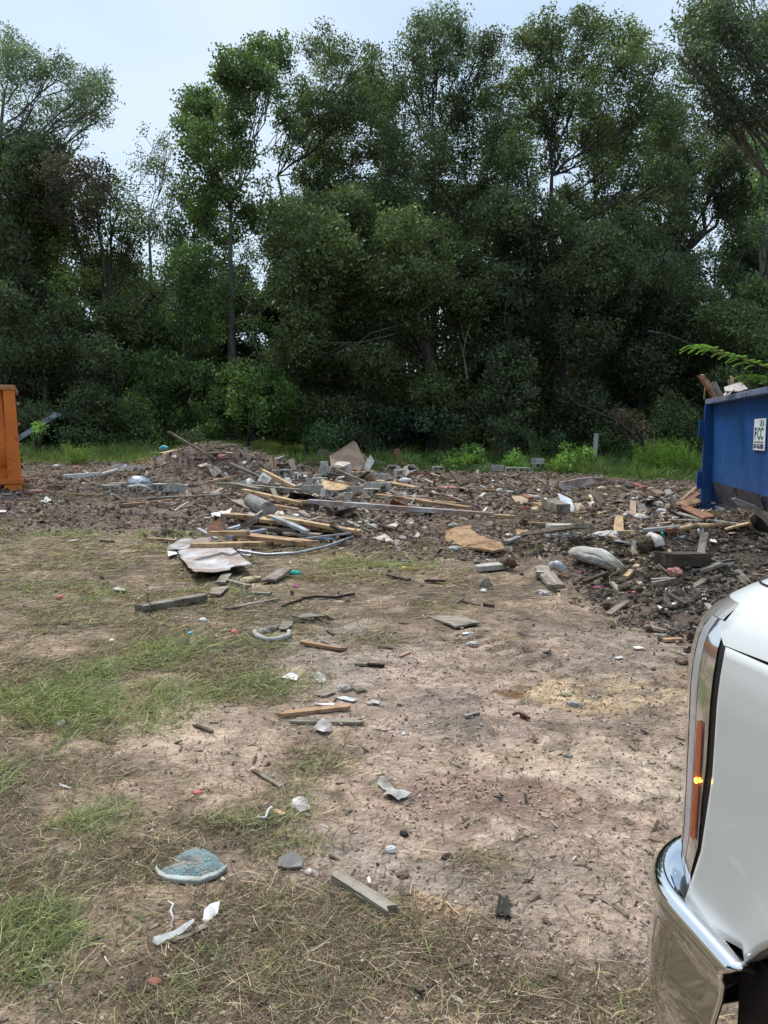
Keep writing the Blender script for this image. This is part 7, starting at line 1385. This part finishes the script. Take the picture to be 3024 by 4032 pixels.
T(7, [(1270, 848), (1300, 838), (1330, 850), (1362, 868)], .008, 'rusty', 'curled dry brown leaf stalk on the track', h=[.01, .02, .015, .01], name='dry_stalk', cat='stalk', n=6)
W_(7, 1330, 866, .030, .02, .014, 'rusty', 'crinkled brown leaf at the dry leaf stalk', .6, 'dry_leaf', 'leaf')
S(7, [(1365, 985), (1385, 975), (1412, 985), (1395, 997)], 'wood_dark', 'small dark shingle flake on the right of the track', h=.012, t=.006, name='flake')
S(7, [(1545, 1070), (1575, 1060), (1600, 1068), (1585, 1078)], 'grey_scrap', 'pale flat stone on the white sand', h=.008, t=.006, name='stone', cat='stone')
W_(7, 1605, 800, .05, .03, .02, 'grey_scrap', 'grey flaky rock on the yellow sand', .4, 'rock', 'rock')
W_(7, 1560, 745, .035, .03, .018, 'foam', 'crumbly yellow clod on the yellow sand', .5, 'clod', 'clod')
B(7, 175, 575, 178, 505, .004, .003, 'wood_new', 'fine straw stalk standing out beside the wire ring', .01, .01, name='stalk', cat='stalk'); 
ring = [(245+16*math.cos(a), 532+7*math.sin(a)) for a in np.linspace(0, 2*math.pi, 13)]; T(7, ring, .0022, 'rag_white', 'small pale wire ring in the grey dust', h=.004, name='wire_ring', cat='ring', n=5)
W_(7, 677, 958, .018, .012, .01, 'paper', 'small white crumb in the middle of the near track', .3)
S(7, [(62, 1345), (90, 1330), (160, 1340), (165, 1362), (110, 1372)], 'rag_white', 'muddy white wrapper at the foot of the straw clump', h=.025, cr=.02, wave=12, name='wrapper', cat='wrapper')
S(6, [(615, 160), (640, 150), (685, 165), (675, 178), (635, 172)], 'rag_white', 'white torn paper in the far straw on the left', h=.03, cr=.02, wave=9)
S(6, [(1140, 190), (1165, 150), (1250, 152), (1200, 195)], 'wood_grey', 'grey plywood offcut below the large stained sheet', h=.04, t=.015, name='plywood_offcut', cat='plywood')
B(6, 1200, 130, 1235, 85, .10, .02, 'wood_grey', 'narrow grey plank end under the large stained sheet', .03, .05)
B(6, 780, 268, 1105, 208, .10, .055, 'wood_grey', 'thick weathered dark brown beam lying in the grass', .02, .02, name='timber', cat='beam', ragged=.8)
B(6, 1235, 272, 1510, 220, .05, .02, 'wood_grey', 'long thin grey lath right of the thick beam', .01, .01, name='lath', cat='lath')
B(6, 1365, 185, 1470, 190, .07, .02, 'wood_grey', 'flat grey board piece above the long thin lath', .01, .01)
S(6, [(1420, 130), (1530, 55), (1590, 60), (1500, 130)], 'wood_grey', 'broad grey board right of the large stained sheet', h=[.02, .08, .08, .02], drape=False, t=.03, name='board_piece', cat='board')
B(6, 1225, 115, 1350, 150, .05, .03, 'wood_grey', 'tan splinter left of the broad grey board', .03, .02, name='splinter', cat='splinter', ragged=1)
W_(6, 1370, 130, .13, .08, .05, 'foam', 'grey-yellow crumbled plaster by the broad grey board', .5, 'plaster_heap', 'plaster')
W_(6, 1605, 88, .09, .03, .035, 'teal', 'bright teal rag right of the broad grey board', .5, 'rag', 'rag')
W_(6, 1610, 158, .05, .02, .02, 'magenta', 'small purple scrap below the teal rag', .5)
S(6, [(932, 330), (955, 312), (968, 320), (950, 345)], 'paper', 'folded white card in the grass below the thick beam', h=[.0, .06, .05, .0], drape=False, name='card')
W_(6, 1105, 340, .045, .03, .02, 'paper', 'white crumpled tissue right of the folded card', .5)
W_(6, 1278, 415, .035, .03, .03, 'red_scrap', 'crumpled red scrap in the grass left of the torn tube', .5)
W_(6, 325, 218, .04, .03, .025, 'red_scrap', 'faint red scrap in the far left straw', .5)
W_(6, 1040, 410, .04, .02, .015, 'cyan', 'bluish scrap hidden in the grass', .5)
W_(6, 608, 448, .025, .02, .012, 'paper', 'white pebble-like chip left in the green grass', .3)
W_(6, 330, 900, .05, .025, .012, 'paper', 'pale grey scrap in the green grass on the left', .4)
W_(6, 757, 970, .012, .01, .008, 'paper', 'tiny white cap on the sand patch edge', .2)
W_(6, 1390, 503, .02, .015, .01, 'paper', 'white crumb below the torn tube', .3)
arc = [(1388, 392), (1385, 405), (1410, 425), (1450, 440), (1500, 440), (1550, 428), (1575, 410), (1572, 392)]
T(6, arc, [.016, .021, .023, .019, .021, .024, .019, .015], 'rag_white', 'torn grey-white padded ring lying at the edge of the dust', h=.01, name='padded_ring', cat='ring')
W_(6, 1455, 400, .12, .05, .03, 'grey_scrap', 'grey crumbled filling inside the torn padded ring', .5, 'filling', 'filling')
W_(6, 1075, 1275, .024, .020, .006, 'red_scrap', 'bright red torn leaf shape on the near sand', .6, 'red_leaf', 'leaf')
B(6, 1060, 905, 1150, 940, .02, .012, 'bark_brown', 'brown bark strip on the sand patch', .003, .003, name='bark', cat='bark', ragged=1)
B(6, 1380, 1150, 1530, 1240, .02, .008, 'wood_grey', 'faint curved root in the sand beside the straw clump', .002, .002, name='root', cat='root', ragged=1)
# closest items
B(8, 1108, 420, 1345, 572, .046, .026, 'wood_grey', 'short weathered wood block with a yellow broken end, nearest in the photo', .006, .006, name='wood_piece', cat='wood piece', ragged=.7)
S(8, [(820, 375), (830, 335), (900, 305), (942, 345), (935, 378), (870, 385)], 'grey_scrap', 'flat grey slate chip right of the teal cloth', h=[.008, .02, .035, .02, .008, .006], drape=False, t=.008, name='slate', cat='slate', cr=.006)
S(8, [(240, 722), (245, 700), (330, 672), (430, 618), (436, 628), (380, 680), (300, 715), (262, 738)], 'paper', 'long folded white strip of torn paper below the cloth', h=[.01, .02, .02, .03, .03, .015, .01, .006], drape=False, cr=.008, wave=18, name='paper_strip', cat='paper')
S(8, [(480, 570), (505, 545), (552, 530), (542, 588), (500, 622), (470, 632)], 'plastic_white', 'white folded paper corner standing right of the strip', h=[.02, .03, .035, .02, .006, .004], drape=False, cr=.004, wave=14, name='paper_corner', cat='paper')
T(8, [(310, 534), (335, 545), (322, 575), (334, 610), (326, 640), (330, 662)], .0042, 'rag_white', 'narrow crumpled paper stem above the folded strip', h=[.012, .018, .01, .014, .008, .006], name='paper_twist', cat='paper', n=6)
S(8, [(300, 712), (380, 690), (470, 640), (500, 650), (420, 690), (340, 722)], 'wood_grey', 'dirty brownish tail of the torn paper', h=.012, t=.002, cr=.004, wave=14, name='paper_tail', cat='paper')
W_(8, 925, 92, .045, .030, .016, 'rag_white', 'grey torn packet lying on the straw clump', .5, 'packet', 'packet')
B(8, 935, 118, 972, 140, .016, .010, 'wood_grey', 'small wood stub below the grey torn packet', .006, .004, name='wood_piece', cat='wood piece')
T(8, [(728, 140), (765, 142), (778, 105), (795, 92)], .006, 'paper', 'bent black and white plastic clip on the straw clump', h=[.01, .015, .02, .025], name='clip', cat='clip', n=6)
B(8, 808, 108, 850, 128, .022, .010, 'wood_new', 'small brown and white chip between clip and packet', .01, .008, name='wood_chip', cat='wood piece')
S(8, [(1238, 420), (1250, 412), (1258, 440), (1245, 445)], 'paper', 'small white folded tag behind the nearest wood block', h=.012, name='tag', cat='tag')
W_(8, 970, 400, .012, .009, .008, 'paper', 'white crumb right of the grey slate chip', .4)
W_(8, 1410, 222, .018, .012, .008, 'charcoal', 'black glassy chip on the gravel', .3, 'chip'); W_(8, 1610, 330, .026, .014, .008, 'charcoal', 'dark flat stone at the right of the near track', .2, 'stone', 'stone')
W_(8, 1405, 415, .022, .016, .009, 'bark_brown', 'brown split pebble pair on the grey dust', .2, 'stone', 'stone'); W_(8, 1350, 298, .018, .015, .010, 'paper', 'pale crumbled lump on the grey dust', .5)
W_(8, 245, 910, .022, .014, .006, 'brick', 'reddish flat chip in the nearest straw', .2, 'chip'); W_(8, 660, 655, .022, .014, .012, 'bark_brown', 'dark brown clod right of the torn paper', .4, 'clod', 'clod')
W_(8, 318, 100, .010, .008, .006, 'foam', 'tiny yellow leaf left of the straw clump', .3, 'dry_leaf', 'leaf'); B(8, 1630, 575, 1650, 585, .014, .006, 'brick', 'small reddish chip at the right near track', .003, .003, name='chip')
for k, (xa, ya, xb, yb, lb) in enumerate([(1975, 3540, 1965, 3600, 'left black charred splinter on the near track'), (1990, 3545, 1995, 3602, 'right black charred splinter on the near track')]):
    B(0, xa, ya, xb, yb, .022, .014, 'charcoal', lb, .004, .004, name='charred_stick', cat='stick', ragged=1.5)
W_(0, 1858, 3692, .012, .009, .008, 'bark_brown', 'tan pebble lying alone on the near track', .2, 'stone', 'stone')
S(0, [(1855, 3690), (1880, 3680), (1885, 3700), (1862, 3706)], 'siding', 'pale orange leaf chip on the near track', h=.004, t=.002, name='dry_leaf', cat='leaf')
# teal cloth: folded bath mat
mat('teal_cloth', (.26, .39, .41), (.36, .37, .33), 16, .98, bump=1.0, bscale=110, dirt=.25, dirtcol=(.30, .25, .20), dscale=12, lo=.42, hi=.58); mat('cloth_hem', (.42, .44, .41), (.30, .31, .29), 9, .95, bump=.3)
outl = [(250, 385), (275, 375), (335, 352), (345, 315), (390, 285), (440, 272), (500, 285), (540, 312), (570, 350), (585, 380), (540, 415), (455, 443), (380, 440), (300, 432), (262, 410)]
PT = [ath(*src(8, *p), .012) for p in outl]; c = sum(PT, Vector())/len(PT); root = empty('bath_mat', (c.x, c.y, Hf(c.x, c.y))); tag(root, 'faded teal crumpled mat with a pale hem lying in the near grass', 'mat')
gx, gy = np.meshgrid(np.linspace(min(p.x for p in PT), max(p.x for p in PT), 90), np.linspace(min(p.y for p in PT), max(p.y for p in PT), 70))
def inside(x, y, poly):
    r = np.zeros(x.shape, bool); n_ = len(poly)
    for i in range(n_):
        x0, y0, x1, y1 = poly[i].x, poly[i].y, poly[(i+1) % n_].x, poly[(i+1) % n_].y
        k = ((y0 > y) != (y1 > y)) & (x < (x1-x0)*(y-y0)/(y1-y0+1e-12)+x0); r ^= k
    return r
def edist(x, y, poly):
    d_ = np.full(x.shape, 9.0); n_ = len(poly)
    for i in range(n_):
        a_ = poly[i]; b_ = poly[(i+1) % n_]; vx, vy = b_.x-a_.x, b_.y-a_.y; t_ = np.clip(((x-a_.x)*vx+(y-a_.y)*vy)/(vx*vx+vy*vy+1e-12), 0, 1); d_ = np.minimum(d_, np.hypot(x-a_.x-t_*vx, y-a_.y-t_*vy))
    return d_
ins = inside(gx, gy, PT); ed = edist(gx, gy, PT)
gz = H(gx, gy)+.006+.030*sst(0, .06, ed)+.016*(fbm(gx*14, gy*14, o=3, seed=71)-.4)*sst(0, .04, ed)+.004*(fbm(gx*90, gy*90, o=2, seed=72)-.5)
q1 = src(8, 345, 355); q2_ = src(8, 440, 385); f1 = ath(*q1); f2 = ath(*q2_); vx, vy = f2.x-f1.x, f2.y-f1.y; t_ = np.clip(((gx-f1.x)*vx+(gy-f1.y)*vy)/(vx*vx+vy*vy), 0, 1); dd = np.hypot(gx-f1.x-t_*vx, gy-f1.y-t_*vy); gz -= .022*np.exp(-(dd/.010)**2)
idx = np.full(gx.shape, -1); idx[ins] = np.arange(ins.sum()); V = np.stack([gx, gy, gz], -1)[ins]-np.array([c.x, c.y, Hf(c.x, c.y)])
Q = np.stack([idx[:-1, :-1], idx[:-1, 1:], idx[1:, 1:], idx[1:, :-1]], -1).reshape(-1, 4); Q = Q[(Q >= 0).all(1)]
o = link('pile_face', quads('pile_face', V, Q, None, True), MAT['teal_cloth'], root); sm = o.modifiers.new('thick', 'SOLIDIFY'); sm.thickness = .008; sm.offset = -1
hp = [Vector((p.x, p.y, Hf(p.x, p.y)+.014))-root.location for p in [PT[i] for i in (0, 14, 13, 12, 11, 10, 9)]]
g = MB(); hp2 = []
for i in range(len(hp)-1):
    for k in range(4): hp2.append(hp[i].lerp(hp[i+1], k/4))
hp2.append(hp[-1]); Vh = []
for i, p in enumerate(hp2):
    ins_ = (Vector((0, .02, 0))); Vh += [p+Vector((0, -.006, -.006)), p+Vector((0, .014, .012)), p+Vector((0, .010, -.008))]
Fh = []
for i in range(len(hp2)-1):
    for j in range(3): Fh.append((i*3+j, i*3+(j+1) % 3, i*3+3+(j+1) % 3, i*3+3+j))
Fh += [(2, 1, 0), (len(Vh)-3, len(Vh)-2, len(Vh)-1)]; g.add(Vh, Fh); g.build('hem', MAT['cloth_hem'], root, smooth=True)
print('things done', len(bpy.data.objects))
